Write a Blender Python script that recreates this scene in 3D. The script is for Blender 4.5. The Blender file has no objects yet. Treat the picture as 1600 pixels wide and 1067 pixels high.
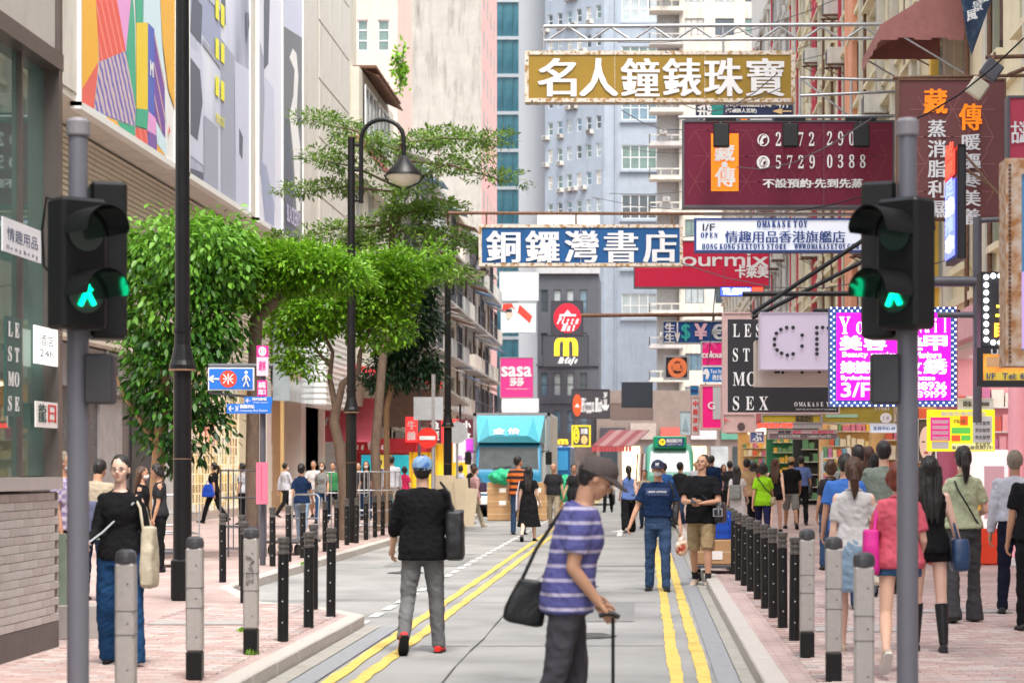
import bpy, bmesh, math, random
import numpy as np
from mathutils import Vector, Matrix, Euler, noise
R=math.radians
random.seed(7)
S=bpy.context.scene
COL=bpy.context.collection
# ---------------- camera
cd=bpy.data.cameras.new('camera'); cam=bpy.data.objects.new('camera',cd); COL.objects.link(cam)
cam.location=(0,0,1.6); cam.rotation_euler=(R(90),0,0)
cd.sensor_width=36; cd.lens=72; cd.shift_x=-205/1600; cd.shift_y=196.5/1600
cd.clip_start=.5; cd.clip_end=2000
cd.dof.use_dof=True; cd.dof.focus_distance=27; cd.dof.aperture_fstop=3.4
S.camera=cam
# ---------------- sky, sun, exposure
W=bpy.data.worlds.new('World'); S.world=W; W.use_nodes=True
nt=W.node_tree; bg=nt.nodes['Background']
sky=nt.nodes.new('ShaderNodeTexSky'); sky.sky_type='NISHITA'; sky.sun_disc=False
sky.sun_elevation=R(63); sky.sun_rotation=R(156); sky.dust_density=4; sky.air_density=1.2; sky.ozone_density=1
hs=nt.nodes.new('ShaderNodeHueSaturation'); hs.inputs['Saturation'].default_value=.38
nt.links.new(sky.outputs[0],hs.inputs['Color']); nt.links.new(hs.outputs[0],bg.inputs[0])
bg.inputs[1].default_value=.15
sd=bpy.data.lights.new('sun','SUN'); sun=bpy.data.objects.new('sun',sd); COL.objects.link(sun)
sd.energy=1.5; sd.angle=R(20); sd.color=(1,.95,.88)
sun.rotation_euler=(R(27),0,R(24))
sun.location=(0,0,60)
S.view_settings.view_transform='Standard'; S.view_settings.look='None'; S.view_settings.gamma=1
S.view_settings.exposure=1.52
try: S.cycles.use_denoising=True
except Exception: pass
S.cycles.max_bounces=7; S.cycles.diffuse_bounces=4; S.cycles.glossy_bounces=3; S.cycles.transmission_bounces=5
S.cycles.sample_clamp_indirect=6

# ---------------- helpers
F=3200.; CX=1005.; HY=730.
def P(px,py,Z): return Vector(((px-CX)/F*Z, Z, 1.6+(HY-py)/F*Z))
def gz(py,h=0.): return F*(1.6-h)/(py-HY)       # distance of a ground point seen at row py
_m={}
def mat(name,col,rough=.6,metal=0,var=.12,vs=6,bump=0,bs=40,emit=0,spec=.4,trans=0,coat=0,dirt=0,stretch=None):
    key=(name,tuple(col),rough,metal,var,vs,bump,bs,emit,spec,trans,dirt,stretch)
    if key in _m: return _m[key]
    m=bpy.data.materials.new(name); m.use_nodes=True; n=m.node_tree.nodes; L=m.node_tree.links
    b=n['Principled BSDF']; b.inputs['Roughness'].default_value=rough; b.inputs['Metallic'].default_value=metal
    b.inputs['Specular IOR Level'].default_value=spec
    b.inputs['Coat Weight'].default_value=coat
    c=(*col,1); m.diffuse_color=c
    b.inputs['Base Color'].default_value=c
    tc=n.new('ShaderNodeTexCoord')
    src=tc.outputs['Object']
    if stretch:
        mp=n.new('ShaderNodeMapping'); mp.inputs['Scale'].default_value=stretch; L.new(src,mp.inputs[0]); src=mp.outputs[0]
    if var>0:
        no=n.new('ShaderNodeTexNoise'); no.inputs['Scale'].default_value=vs; no.inputs['Detail'].default_value=6; no.inputs['Roughness'].default_value=.65
        L.new(src,no.inputs[0])
        mr=n.new('ShaderNodeMapRange'); mr.inputs[1].default_value=.25; mr.inputs[2].default_value=.75
        mr.inputs[3].default_value=1-var; mr.inputs[4].default_value=1+var; L.new(no.outputs[0],mr.inputs[0])
        mx=n.new('ShaderNodeVectorMath'); mx.operation='SCALE'; mx.inputs[0].default_value=col; L.new(mr.outputs[0],mx.inputs['Scale'])
        out=mx.outputs[0]
        if dirt>0:
            n2=n.new('ShaderNodeTexNoise'); n2.inputs['Scale'].default_value=1.1; n2.inputs['Detail'].default_value=8; n2.inputs['Roughness'].default_value=.7
            mp=n.new('ShaderNodeMapping'); mp.inputs['Scale'].default_value=(1.6,1.6,.22); L.new(tc.outputs['Object'],mp.inputs[0]); L.new(mp.outputs[0],n2.inputs[0])
            r2=n.new('ShaderNodeMapRange'); r2.inputs[1].default_value=.5; r2.inputs[2].default_value=.72; r2.inputs[3].default_value=0; r2.inputs[4].default_value=dirt
            L.new(n2.outputs[0],r2.inputs[0])
            mm=n.new('ShaderNodeMix'); mm.data_type='RGBA'; mm.inputs[7].default_value=(col[0]*.35,col[1]*.32,col[2]*.28,1)
            L.new(r2.outputs[0],mm.inputs[0]); L.new(out,mm.inputs[6]); out=mm.outputs[2]
        L.new(out,b.inputs['Base Color'])
        if emit: L.new(out,b.inputs['Emission Color'])
    elif emit: b.inputs['Emission Color'].default_value=c
    if emit: b.inputs['Emission Strength'].default_value=emit
    if bump>0:
        nb=n.new('ShaderNodeTexNoise'); nb.inputs['Scale'].default_value=bs; nb.inputs['Detail'].default_value=4; L.new(src,nb.inputs[0])
        bp=n.new('ShaderNodeBump'); bp.inputs['Strength'].default_value=bump; bp.inputs['Distance'].default_value=.02; L.new(nb.outputs[0],bp.inputs['Height']); L.new(bp.outputs[0],b.inputs['Normal'])
    if trans: b.inputs['Transmission Weight'].default_value=trans
    _m[key]=m; return m
def ramp_mat(name,tex,stops,scale,rough=.6,coord='Object',mscale=(1,1,1),detail=5,const=False,**kw):
    m=bpy.data.materials.new(name); m.use_nodes=True; n=m.node_tree.nodes; L=m.node_tree.links
    b=n['Principled BSDF']; b.inputs['Roughness'].default_value=rough; b.inputs['Specular IOR Level'].default_value=.3
    tc=n.new('ShaderNodeTexCoord'); mp=n.new('ShaderNodeMapping'); mp.inputs['Scale'].default_value=mscale
    L.new(tc.outputs[coord],mp.inputs[0])
    if tex=='noise':
        t=n.new('ShaderNodeTexNoise'); t.inputs['Scale'].default_value=scale; t.inputs['Detail'].default_value=detail; o=t.outputs[0]
    elif tex=='wave':
        t=n.new('ShaderNodeTexWave'); t.bands_direction=kw.get('dir','Z'); t.inputs['Scale'].default_value=scale; t.inputs['Distortion'].default_value=kw.get('dist',0); t.inputs['Detail Scale'].default_value=kw.get('ds',1); o=t.outputs['Fac']
    elif tex=='check':
        t=n.new('ShaderNodeTexChecker'); t.inputs['Scale'].default_value=scale; o=t.outputs['Fac']
    elif tex=='voronoi':
        t=n.new('ShaderNodeTexVoronoi'); t.inputs['Scale'].default_value=scale; t.feature=kw.get('feature','F1'); o=t.outputs['Distance']
    L.new(mp.outputs[0],t.inputs[0])
    r=n.new('ShaderNodeValToRGB'); e=r.color_ramp.elements
    while len(e)<len(stops): e.new(.5)
    for k,(p,c) in enumerate(stops): e[k].position=p; e[k].color=(*c,1)
    if const: r.color_ramp.interpolation='CONSTANT'
    L.new(o,r.inputs[0]); L.new(r.outputs[0],b.inputs['Base Color'])
    if kw.get('emit'): L.new(r.outputs[0],b.inputs['Emission Color']); b.inputs['Emission Strength'].default_value=kw['emit']
    if kw.get('bump'):
        bp=n.new('ShaderNodeBump'); bp.inputs['Strength'].default_value=kw['bump']; bp.inputs['Distance'].default_value=.02
        nb=n.new('ShaderNodeTexNoise'); nb.inputs['Scale'].default_value=kw.get('bs',30); L.new(tc.outputs['Object'],nb.inputs[0])
        L.new(nb.outputs[0],bp.inputs['Height']); L.new(bp.outputs[0],b.inputs['Normal'])
    return m

class MB:
    def __init__(s): s.v=[]; s.f=[]; s.mi=[]; s.m=0; s.sm=[]; s.smooth=False
    def mat(s,i): s.m=i; return s
    def add(s,vs,fs,smooth=None):
        o=len(s.v); s.v+= [tuple(v) for v in vs]
        for f in fs: s.f.append([i+o for i in f]); s.mi.append(s.m); s.sm.append(s.smooth if smooth is None else smooth)
        return s
    def box(s,c,d,rz=0,M=None):
        x,y,z=d[0]/2,d[1]/2,d[2]/2; c=Vector(c)
        vs=[Vector((a,b,e)) for a in(-x,x) for b in(-y,y) for e in(-z,z)]
        if M is not None: vs=[M@v for v in vs]
        if rz: q=Matrix.Rotation(rz,3,'Z'); vs=[q@v for v in vs]
        return s.add([v+c for v in vs],[(0,1,3,2),(4,6,7,5),(0,4,5,1),(2,3,7,6),(0,2,6,4),(1,5,7,3)],False)
    def bb(s,x0,x1,y0,y1,z0,z1): return s.box(((x0+x1)/2,(y0+y1)/2,(z0+z1)/2),(abs(x1-x0),abs(y1-y0),abs(z1-z0)))
    def quad(s,a,b,c,d): return s.add([a,b,c,d],[(0,1,2,3)],False)
    def poly(s,pts): return s.add(pts,[tuple(range(len(pts)))],False)
    def ring(s,c,u,w,n): return [c+u*math.cos(2*math.pi*k/n)+w*math.sin(2*math.pi*k/n) for k in range(n)]
    def tube(s,pts,r,n=8,smooth=True,caps=True):
        pts=[Vector(p) for p in pts]; rr=r if isinstance(r,(list,tuple)) else [r]*len(pts)
        vs=[]; fs=[]; prev=None
        for i,p in enumerate(pts):
            d=(pts[min(i+1,len(pts)-1)]-pts[max(i-1,0)]).normalized()
            if prev is None:
                u=d.orthogonal().normalized()
            else:
                u=(prev-d*prev.dot(d));
                u=u.normalized() if u.length>1e-6 else d.orthogonal().normalized()
            prev=u; w=d.cross(u)
            vs+=s.ring(p,u*rr[i],w*rr[i],n)
        for i in range(len(pts)-1):
            for k in range(n): a=i*n+k; b=i*n+(k+1)%n; fs.append((a,b,b+n,a+n))
        s.add(vs,fs,smooth)
        if caps: s.add(vs[:n],[tuple(reversed(range(n)))],False); s.add(vs[-n:],[tuple(range(n))],False)
        return s
    def lathe(s,prof,c=(0,0,0),n=16,smooth=False,caps=True):   # prof [(r,z)]
        c=Vector(c); vs=[]; fs=[]
        for r,z in prof:
            vs+=[c+Vector((r*math.cos(2*math.pi*k/n),r*math.sin(2*math.pi*k/n),z)) for k in range(n)]
        for i in range(len(prof)-1):
            for k in range(n): a=i*n+k; b=i*n+(k+1)%n; fs.append((a,b,b+n,a+n))
        s.add(vs,fs,smooth)
        if caps: s.add(vs[:n],[tuple(reversed(range(n)))],False); s.add(vs[-n:],[tuple(range(n))],False)
        return s
    def loft(s,rings,smooth=True,caps=True):
        n=len(rings[0]); vs=[v for r in rings for v in r]; fs=[]
        for i in range(len(rings)-1):
            for k in range(n): a=i*n+k; b=i*n+(k+1)%n; fs.append((a,b,b+n,a+n))
        s.add(vs,fs,smooth)
        if caps: s.add(rings[0],[tuple(reversed(range(n)))],False); s.add(rings[-1],[tuple(range(n))],False)
        return s
    def ell(s,c,r,M=None,nu=12,nv=8,smooth=True):
        c=Vector(c); vs=[]; fs=[]
        for j in range(1,nv):
            t=math.pi*j/nv
            for k in range(nu):
                a=2*math.pi*k/nu; v=Vector((r[0]*math.sin(t)*math.cos(a),r[1]*math.sin(t)*math.sin(a),r[2]*math.cos(t)))
                if M is not None: v=M@v
                vs.append(c+v)
        top=Vector((0,0,r[2])); 
        if M is not None: top=M@top
        vs+=[c+top,c-top]; T=len(vs)-2; B=T+1
        for j in range(nv-2):
            for k in range(nu): a=j*nu+k; b=j*nu+(k+1)%nu; fs.append((a,a+nu,b+nu,b))
        for k in range(nu):
            fs.append((T,k,(k+1)%nu)); q=(nv-2)*nu; fs.append((B,q+(k+1)%nu,q+k))
        return s.add(vs,fs,smooth)
    def mesh(s,name,mats,bevel=0):
        me=bpy.data.meshes.new(name); me.from_pydata(s.v,[],s.f)
        for m in (mats if isinstance(mats,(list,tuple)) else [mats]): me.materials.append(m)
        me.polygons.foreach_set('material_index',s.mi); me.polygons.foreach_set('use_smooth',s.sm)
        if bevel:
            b=bmesh.new(); b.from_mesh(me)
            es=[e for e in b.edges if len(e.link_faces)==2 and e.calc_face_angle(0)>.6]
            bmesh.ops.bevel(b,geom=es,offset=bevel,segments=1,affect='EDGES',profile=.5); b.to_mesh(me); b.free()
        me.update(); return me
    def build(s,name,mats,parent=None,loc=None,bevel=0,rz=0):
        return place(name,s.mesh(name,mats,bevel),parent,loc,rz)
def place(name,me,parent=None,loc=None,rz=0):
    o=bpy.data.objects.new(name,me); COL.objects.link(o)
    if parent is not None: o.parent=parent
    if loc is not None: o.location=loc
    if rz: o.rotation_euler=(0,0,rz)
    return o
def tag(o,label=None,cat=None,group=None,kind=None):
    if label: o['label']=label
    if cat: o['category']=cat
    if group: o['group']=group
    if kind: o['kind']=kind
    return o
def thing(name,label,cat,loc=(0,0,0),rz=0,group=None):
    o=bpy.data.objects.new(name,None); COL.objects.link(o); o.empty_display_size=.2
    o.location=loc; o.rotation_euler=(0,0,rz); return tag(o,label,cat,group)
def copy_tree(o,parent=None,loc=None,rz=None,label=None):
    c=o.copy(); COL.objects.link(c); c.parent=parent
    if loc is not None: c.location=loc
    if rz is not None: c.rotation_euler=(0,0,rz)
    if label: c['label']=label
    for ch in list(o.children): copy_tree(ch,c)
    return c
def struct(o): o['kind']='structure'; return o
# ---------------- lettering
_tx={}
TS=bpy.data.scenes.new('workbench')      # scratch scene for making meshes; removed at the end
def baked(o):
    vl=TS.view_layers[0]; vl.update(); dg=vl.depsgraph; dg.update()
    return bpy.data.meshes.new_from_object(o.evaluated_get(dg))
def serif(s):
    o=''
    for ch in s:
        if 'A'<=ch<='Z': o+=chr(0x1D400+ord(ch)-65)
        elif 'a'<=ch<='z': o+=chr(0x1D41A+ord(ch)-97)
        elif '0'<=ch<='9': o+=chr(0x1D7CE+ord(ch)-48)
        else: o+=ch
    return o
class Bold(str): pass
def bold(s): return Bold(s)
def script(s,base=0x1D4D0):
    o=''
    for ch in s:
        if 'A'<=ch<='Z': o+=chr(base+ord(ch)-65)
        elif 'a'<=ch<='z': o+=chr(base+26+ord(ch)-97)
        else: o+=ch
    return o
_gl={}
def glyph(ch):
    if ch in _gl: return _gl[ch]
    c=bpy.data.curves.new('t','FONT'); c.body=ch; c.resolution_u=3
    o=bpy.data.objects.new('t',c); TS.collection.objects.link(o); me=baked(o)
    vs=np.array([v.co[:2] for v in me.vertices]) if len(me.vertices) else np.zeros((0,2)); fs=[tuple(p.vertices) for p in me.polygons]
    bpy.data.objects.remove(o); bpy.data.curves.remove(c); bpy.data.meshes.remove(me)
    _gl[ch]=(vs,fs); return _gl[ch]
def raw_text(s):
    k=str(s)
    if k in _tx: return _tx[k]
    V=[];FS=[];x=0;n=0
    for ch in k:
        if ch==' ': x+=.3; continue
        vs,fs=glyph(ch)
        if not len(vs): x+=.3; continue
        if ord(ch)>0x2E80 and ord(ch)<0x1F000: V.append(vs+np.array([x,0])); x+=1.0
        else: V.append(vs+np.array([x-vs[:,0].min(),0])); x+=vs[:,0].max()-vs[:,0].min()+.075
        FS+=[tuple(i+n for i in f) for f in fs]; n+=len(vs)
    vs=np.vstack(V) if V else np.zeros((0,2))
    if len(vs): mn=vs.min(0); mx=vs.max(0); vs=(vs-mn)/np.maximum(mx-mn,1e-6)
    _tx[k]=(vs,FS); return _tx[k]
def text_into(mb,s,O,U,V,N,bx=0,by=0,slant=0):
    """fill the parallelogram O,U,V with the words; N is the outward normal; bx, by thicken strokes (metres)."""
    vs,fs=raw_text(s)
    if not len(vs): return
    Un=U.normalized(); Vn=V.normalized()
    if isinstance(s,Bold): bx=max(bx,.022*V.length); by=max(by,.018*V.length)
    sh=[(0,0)]
    if bx or by: sh=[(-bx,-by),(bx,by),(-bx,by),(bx,-by),(0,0)] if by else [(-bx,0),(0,0),(bx,0)]
    for k,(a,b) in enumerate(sh):
        off=O+Un*a+Vn*b+N*(.0007*k)
        mb.add([off+U*(p[0]+slant*p[1])+V*p[1] for p in vs],fs,False)
_VO={}
def remesh(mb,voxel,it=2,fac=.5):
    me=bpy.data.meshes.new('r'); me.from_pydata(mb.v,[],mb.f); me.update()
    o=bpy.data.objects.new('r',me); TS.collection.objects.link(o)
    m=o.modifiers.new('r','REMESH'); m.mode='VOXEL'; m.voxel_size=voxel
    if it: s=o.modifiers.new('s','SMOOTH'); s.factor=fac; s.iterations=it
    r=baked(o)
    bpy.data.objects.remove(o); bpy.data.meshes.remove(me)
    return r
for ch in 'ぷ不中五人代傳價優先克全八出利到剪卡口古名吹品商四地型場士套女嫁客家容寒寶專小工店廣張心怡情惠所承折拿按接推摩新旗日時景暖書染業樓正毛水法洗洛浴消港濕灣炸無燙營牛珠理琴甜生產用甲男百的目睫站糖約紋綉練美習脂艦莎萊蒸藏號蛋行表設診護趣足軀進遊道酒醫金銅鋼錶鏢鐘鑼門開雜雞零預風飛食養餐香駕駛髮魚龍': glyph(ch)
# ---------------- materials shared
ASPH=ramp_mat('road_concrete','noise',[(.2,(.11,.11,.108)),(.38,(.215,.215,.21)),(.5,(.265,.263,.255)),(.62,(.29,.287,.278)),(.8,(.34,.335,.32))],.75,rough=.85,detail=12,bump=.25,bs=120)
YEL=mat('yellow_paint',(.60,.43,.10),.7,var=.3,vs=14,bump=.2,bs=60,dirt=.7)
WPT=mat('white_paint',(.66,.66,.64),.7,var=.2,vs=9,dirt=.4)
GRAN=mat('granite',(.42,.39,.36),.75,var=.16,vs=30,bump=.12,bs=120)
BLACK=mat('black_paint',(.007,.007,.008),.42,var=.4,vs=7,spec=.3)
GUNM=mat('dark_grey_paint',(.075,.075,.09),.45,var=.15,vs=8,spec=.5)
STEEL=mat('galvanised_steel',(.42,.43,.45),.4,metal=.7,var=.15,vs=12)
RUST=mat('rusty_steel',(.16,.085,.055),.8,metal=.2,var=.4,vs=14)
SLABC=mat('bollard_grey',(.34,.315,.30),.5,var=.1,vs=20,dirt=.2)
DGLASS=mat('window_glass',(.06,.085,.10),.08,var=.3,vs=1.5,spec=.8)
WHITE=mat('white_enamel',(.75,.75,.73),.35,var=.05)
CREAM=mat('cream_render',(.60,.565,.48),.85,var=.07,vs=3,bump=.1,bs=20,dirt=.35)
CONC=mat('concrete',(.42,.40,.38),.85,var=.12,vs=4,bump=.15,dirt=.4)
# ---------------- ground
struct(MB().bb(-500,500,-60,1200,-.6,-.02).build('ground',ASPH))
g=MB(); g.add([(-5.2,-8,0),(.84,-8,0),(.84,420,0),(-5.2,420,0)],[(0,1,2,3)])
struct(g.build('road',ASPH))
# tar joints, repairs
TAR=mat('tar',(.05,.05,.05),.6,var=.3); TAR2=mat('old_patch',(.19,.19,.185),.85,var=.2,vs=5,bump=.2,bs=80)
m=MB(); pts=[]
for i in range(60):
    y=8+i*1.4; pts.append((-1.5+.007*math.sin(i*1.7)+.006*math.sin(i*4.1),y))
for i in range(59):
    (a,y0),(b,y1)=pts[i],pts[i+1]; w=.004+.012*random.random()
    m.add([(a-w,y0,.004),(a+w,y0,.004),(b+w,y1,.004),(b-w,y1,.004)],[(0,1,2,3)])
for y in (12.5,18.3,24.2,30.1,36,42,48,54,60):
    m.add([(-2.0,y,.005),(.2,y+.05,.005),(.2,y+.078,.005),(-2.0,y+.03,.005)],[(0,1,2,3)])
for y in (24.5,30.4,36.4,43): m.add([(-5,y,.005),(-2.45,y+.05,.005),(-2.45,y+.08,.005),(-5,y+.03,.005)],[(0,1,2,3)])
o=struct(m.build('road_joint',TAR))
m=MB()
for (x0,x1,y0,y1) in [(-1.2,-.1,21.2,24.15),(-4.6,-3.6,23.2,23.4),(-4.2,-3,33,36.3),(-.8,.1,33,33.4)]:
    m.add([(x0,y0,.006),(x1,y0+.02,.006),(x1,y1,.006),(x0,y1,.006)],[(0,1,2,3)])
struct(m.build('road_patch',TAR2))
# painted lines, slightly ragged
def line(x,y0,y1,w,matl,name,z=.009,step=.35,rag=.012):
    m=MB(); n=int((y1-y0)/step); L=[];Rr=[]
    for i in range(n+1):
        y=y0+i*step; L.append((x-w/2+random.uniform(-rag,rag),y,z)); Rr.append((x+w/2+random.uniform(-rag,rag),y,z))
    for i in range(n): m.add([L[i],Rr[i],Rr[i+1],L[i+1]],[(0,1,2,3)])
    return struct(m.build(name,matl))
for x in (-2.34,-2.12,.25,.46): line(x,6,120,.105,YEL,'yellow_line')
m=MB()
for i in range(60):
    y=19.5+i*1.15; m.add([(-2.93,y,.009),(-2.83,y,.009),(-2.83,y+.65,.009),(-2.93,y+.65,.009)],[(0,1,2,3)])
struct(m.build('white_dashed_line',WPT))
m=MB(); m.poly([(-.62,47.5,.009),(-.5,47.5,.009),(-.5,50.5,.009),(-.3,50.5,.009),(-.56,52.3,.009),(-.82,50.5,.009),(-.62,50.5,.009)])
struct(m.build('road_arrow',WPT))
GUT=mat('gutter_tile',(.235,.243,.255),.6,var=.15,vs=10,bump=.1)
CON2=mat('gutter_concrete',(.30,.285,.255),.85,var=.15,vs=6,bump=.2,dirt=.4)
for x0,x1,mt in ((-2.62,-2.43,GUT),(.55,.72,GUT)): struct(MB().add([(x0,6,.012),(x1,6,.012),(x1,20.5 if x0<0 else 120,.012),(x0,20.5 if x0<0 else 120,.012)],[(0,1,2,3)]).build('gutter',mt))
for x0,x1,mt in ((-2.78,-2.625,CON2),(.725,.85,CON2)): struct(MB().add([(x0,6,.016),(x1,6,.016),(x1,20.5 if x0<0 else 120,.016),(x0,20.5 if x0<0 else 120,.016)],[(0,1,2,3)]).build('gutter',mt))
for (x,y,r) in ((-.55,19.4,.30),(-3.6,31,.28),(-.9,27.5,.3)):
    o=struct(MB().lathe([(r,0),(r,.006),(0,.006)],n=28).build('manhole_rim',GUNM,None,(x,y,.004))); b=MB(); b.lathe([(r*.9,.0),(r*.9,.006),(0,.006)],n=28)
    for k in range(-4,5): b.bb(-r*.75*math.cos(k/5),r*.75*math.cos(k/5),k*r/5.2-.012,k*r/5.2+.012,.006,.010)
    b.build('manhole_plate',mat('cast_iron',(.13,.125,.12),.55,metal=.3,var=.3,vs=14),o,(0,0,.004))
# pavements
def pave_mat():
    m=bpy.data.materials.new('pink_pavers'); m.use_nodes=True; n=m.node_tree.nodes; L=m.node_tree.links; b=n['Principled BSDF']
    b.inputs['Roughness'].default_value=.8
    tc=n.new('ShaderNodeTexCoord'); br=n.new('ShaderNodeTexBrick'); br.inputs['Scale'].default_value=1; br.inputs['Brick Width'].default_value=.21; br.inputs['Row Height'].default_value=.105
    br.inputs['Mortar Size'].default_value=.005; br.inputs['Color1'].default_value=(.36,.255,.235,1); br.inputs['Color2'].default_value=(.43,.33,.31,1); br.inputs['Mortar'].default_value=(.24,.19,.17,1)
    L.new(tc.outputs['Object'],br.inputs[0])
    no=n.new('ShaderNodeTexNoise'); no.inputs['Scale'].default_value=.7; no.inputs['Detail'].default_value=8; L.new(tc.outputs['Object'],no.inputs[0])
    mr=n.new('ShaderNodeMapRange'); mr.inputs[1].default_value=.3; mr.inputs[2].default_value=.7; mr.inputs[3].default_value=.75; mr.inputs[4].default_value=1.2; L.new(no.outputs[0],mr.inputs[0])
    v=n.new('ShaderNodeVectorMath'); v.operation='SCALE'; L.new(br.outputs[0],v.inputs[0]); L.new(mr.outputs[0],v.inputs['Scale']); L.new(v.outputs[0],b.inputs['Base Color'])
    return m
PAVE=pave_mat()
BR=[mat('paver_%s'%k,c,.8,var=.14,vs=12,bump=.12,bs=60) for k,c in (('pink',(.41,.30,.275)),('rose',(.36,.25,.23)),('pale',(.45,.375,.35)),('grey',(.36,.32,.31)))]
def extr(poly,z0,z1,name,m):
    b=MB(); n=len(poly); b.poly([(x,y,z1) for x,y in poly])
    for i in range(n):
        a=poly[i]; c=poly[(i+1)%n]; b.quad((*a,z0),(*c,z0),(*c,z1),(*a,z1))
    return b.build(name,m)
KX=[(-2.8,-8),(-2.8,20.6),(-3.3,21.6),(-4.2,22.6),(-5.12,25.5),(-5.2,30),(-5.2,420)]
pl=struct(extr([(a-.16,b) for a,b in KX]+[(-60,420),(-60,-8)],-.01,.114,'left_pavement',PAVE))
pr=struct(extr([(1.0,-8),(60,-8),(60,420),(1.0,420)],-.01,.114,'right_pavement',PAVE))
def kerb(pts,parent,flip):
    acc=0
    for i in range(len(pts)-1):
        a=Vector((*pts[i],0)); b=Vector((*pts[i+1],0)); d=b-a
        if a.y>100: continue
        if b.y>100: b=a+d*((100-a.y)/d.y); d=b-a
        n=max(1,round(d.length/1.0)); ang=math.atan2(d.y,d.x)
        for k in range(n):
            if (a+d*((k+.5)/n)).y<10: continue
            c=a+d*((k+.5)/n)+Vector((-d.y,d.x,0)).normalized()*(.085*flip)
            key=('k',round(d.length/n,2))
            if key not in _m:
                _m[key]=MB().box((0,0,0),(d.length/n-.012,.17,.13)).mesh('kerb_stone',GRAN,.012)
            o=place('kerb_stone',_m[key],parent,(c.x,c.y,.0555+random.uniform(-.002,.002)),ang)
kerb(KX,pl,1); kerb([(.84,-8),(.84,420)],pr,-1)
def pavers(parent,x0f,x1f,y0,y1,count):
    rows=[]; y=y0; 
    _bm=[MB().box((0,0,0),(.197,.094,.03)).mesh('paver',b,.004) for b in BR]
    st=[MB() for b in BR]; done=0; r=0
    while y<y1:
        x=x0f(y)+(.1 if r%2 else 0); xe=x1f(y)
        while x+.2<xe:
            c=(x+.1,y+.05,.107+random.uniform(0,.0035)); k=random.choices(range(4),(5,4,3,2))[0]
            if done<count and y>=13.9:
                place('paver',_bm[k],parent,c,random.uniform(-.006,.006)); done+=1
            else: st[k].box(c,(.197,.094,.03))
            x+=.202
        y+=.099; r+=1
    for k in range(4): tag(st[k].build('paver_field',BR[k],parent),kind='stuff')
pavers(pl,lambda y:-4.78,lambda y:(-2.98 if y<20.6 else -3.5),13.4,22.2,290)
pavers(pr,lambda y:1.2,lambda y:(.18*y+.6),13.4,25,290)
# drain covers
for (x,y) in ((2.0,18.6),(3.3,21.0),(-4.2,19.4)):
    t=MB().box((0,0,0),(.9,.45,.01)); o=struct(t.build('drain_cover',mat('cover',(.33,.31,.30),.6,var=.2),None,(x,y,.131)))
# ---------------- facades
class Fr:   # frame of reference on a wall: O origin at the ground, U along, N outward
    def __init__(s,O,U,N): s.O=Vector(O); s.U=Vector(U); s.N=Vector(N)
    def p(s,u,z,d=0): return s.O+s.U*u+Vector((0,0,z))+s.N*d
def box_on(mb,fr,u0,u1,z0,z1,d0,d1):
    a=[fr.p(u,z,d) for u in(u0,u1) for d in(d0,d1) for z in(z0,z1)]
    fs=[(0,1,3,2),(4,6,7,5),(0,4,5,1),(2,3,7,6),(0,2,6,4),(1,5,7,3)]
    return mb.add(a,fs,False)
def wall_holes(fr,u0,u1,z0,z1,holes,m,parent,name='wall',depth=.18,back=None,body=.3):
    us=sorted({u0,u1}|{v for h in holes for v in(h[0],h[1]) if u0<v<u1}); zs=sorted({z0,z1}|{v for h in holes for v in(h[2],h[3]) if z0<v<z1})
    mb=MB(); hs=[h for h in holes]
    for i in range(len(us)-1):
        for j in range(len(zs)-1):
            cu=(us[i]+us[i+1])/2; cz=(zs[j]+zs[j+1])/2
            if any(h[0]<cu<h[1] and h[2]<cz<h[3] for h in hs): continue
            mb.quad(fr.p(us[i],zs[j]),fr.p(us[i+1],zs[j]),fr.p(us[i+1],zs[j+1]),fr.p(us[i],zs[j+1]))
    for a,b,c,d in hs:
        for q in (((a,c),(b,c)),((b,c),(b,d)),((b,d),(a,d)),((a,d),(a,c))):
            (p0,p1),(p2,p3)=q; mb.quad(fr.p(p0,p1),fr.p(p2,p3),fr.p(p2,p3,-depth),fr.p(p0,p1,-depth))
    if back:      # solid body behind
        box_on(mb,fr,u0+.004,u1-.004,z0,z1-.004,-depth-.06,-back)
    return mb.build(name,m,parent)
_wn={}
def window(fr,h,parent,fm,gm,nx=2,nz=1,depth=.18,t=.06,name='window'):
    a,b,c,d=h; w=b-a; hh=d-c; k=(round(w,2),round(hh,2),nx,nz,fm.name,gm.name,round(t,3))
    if k not in _wn:
        f=MB(); 
        f.bb(0,w,-.05,0,0,t).bb(0,w,-.05,0,hh-t,hh).bb(0,t,-.05,0,t,hh-t).bb(w-t,w,-.05,0,t,hh-t)
        for i in range(1,nx): f.bb(w*i/nx-t/2,w*i/nx+t/2,-.046,-.004,t,hh-t)
        for j in range(1,nz): f.bb(t,w-t,-.042,-.008,hh*j/nz-t/2,hh*j/nz+t/2)
        p=MB().bb(.01,w-.01,.0,.012,.01,hh-.01)
        p2=None
        _wn[k]=(f.mesh('window',fm),p.mesh('pane',gm))
    ang=math.atan2(fr.U.y,fr.U.x)
    o=place(name,_wn[k][0],parent,fr.p(a,c,-depth+.03),ang); place('pane',_wn[k][1],o)
    return o
GL=[mat('pane_%s'%n,c,.07,var=.35,vs=.8,spec=.9) for n,c in (('dark',(.035,.05,.06)),('blue',(.10,.17,.22)),('green',(.10,.16,.14)),('pale',(.32,.36,.37)),('curtain',(.45,.42,.37)))]
def grid_windows(u0,du,nu,z0,dz,nz,w,h): return [(u0+i*du,u0+i*du+w,z0+j*dz,z0+j*dz+h) for i in range(nu) for j in range(nz)]
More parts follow.
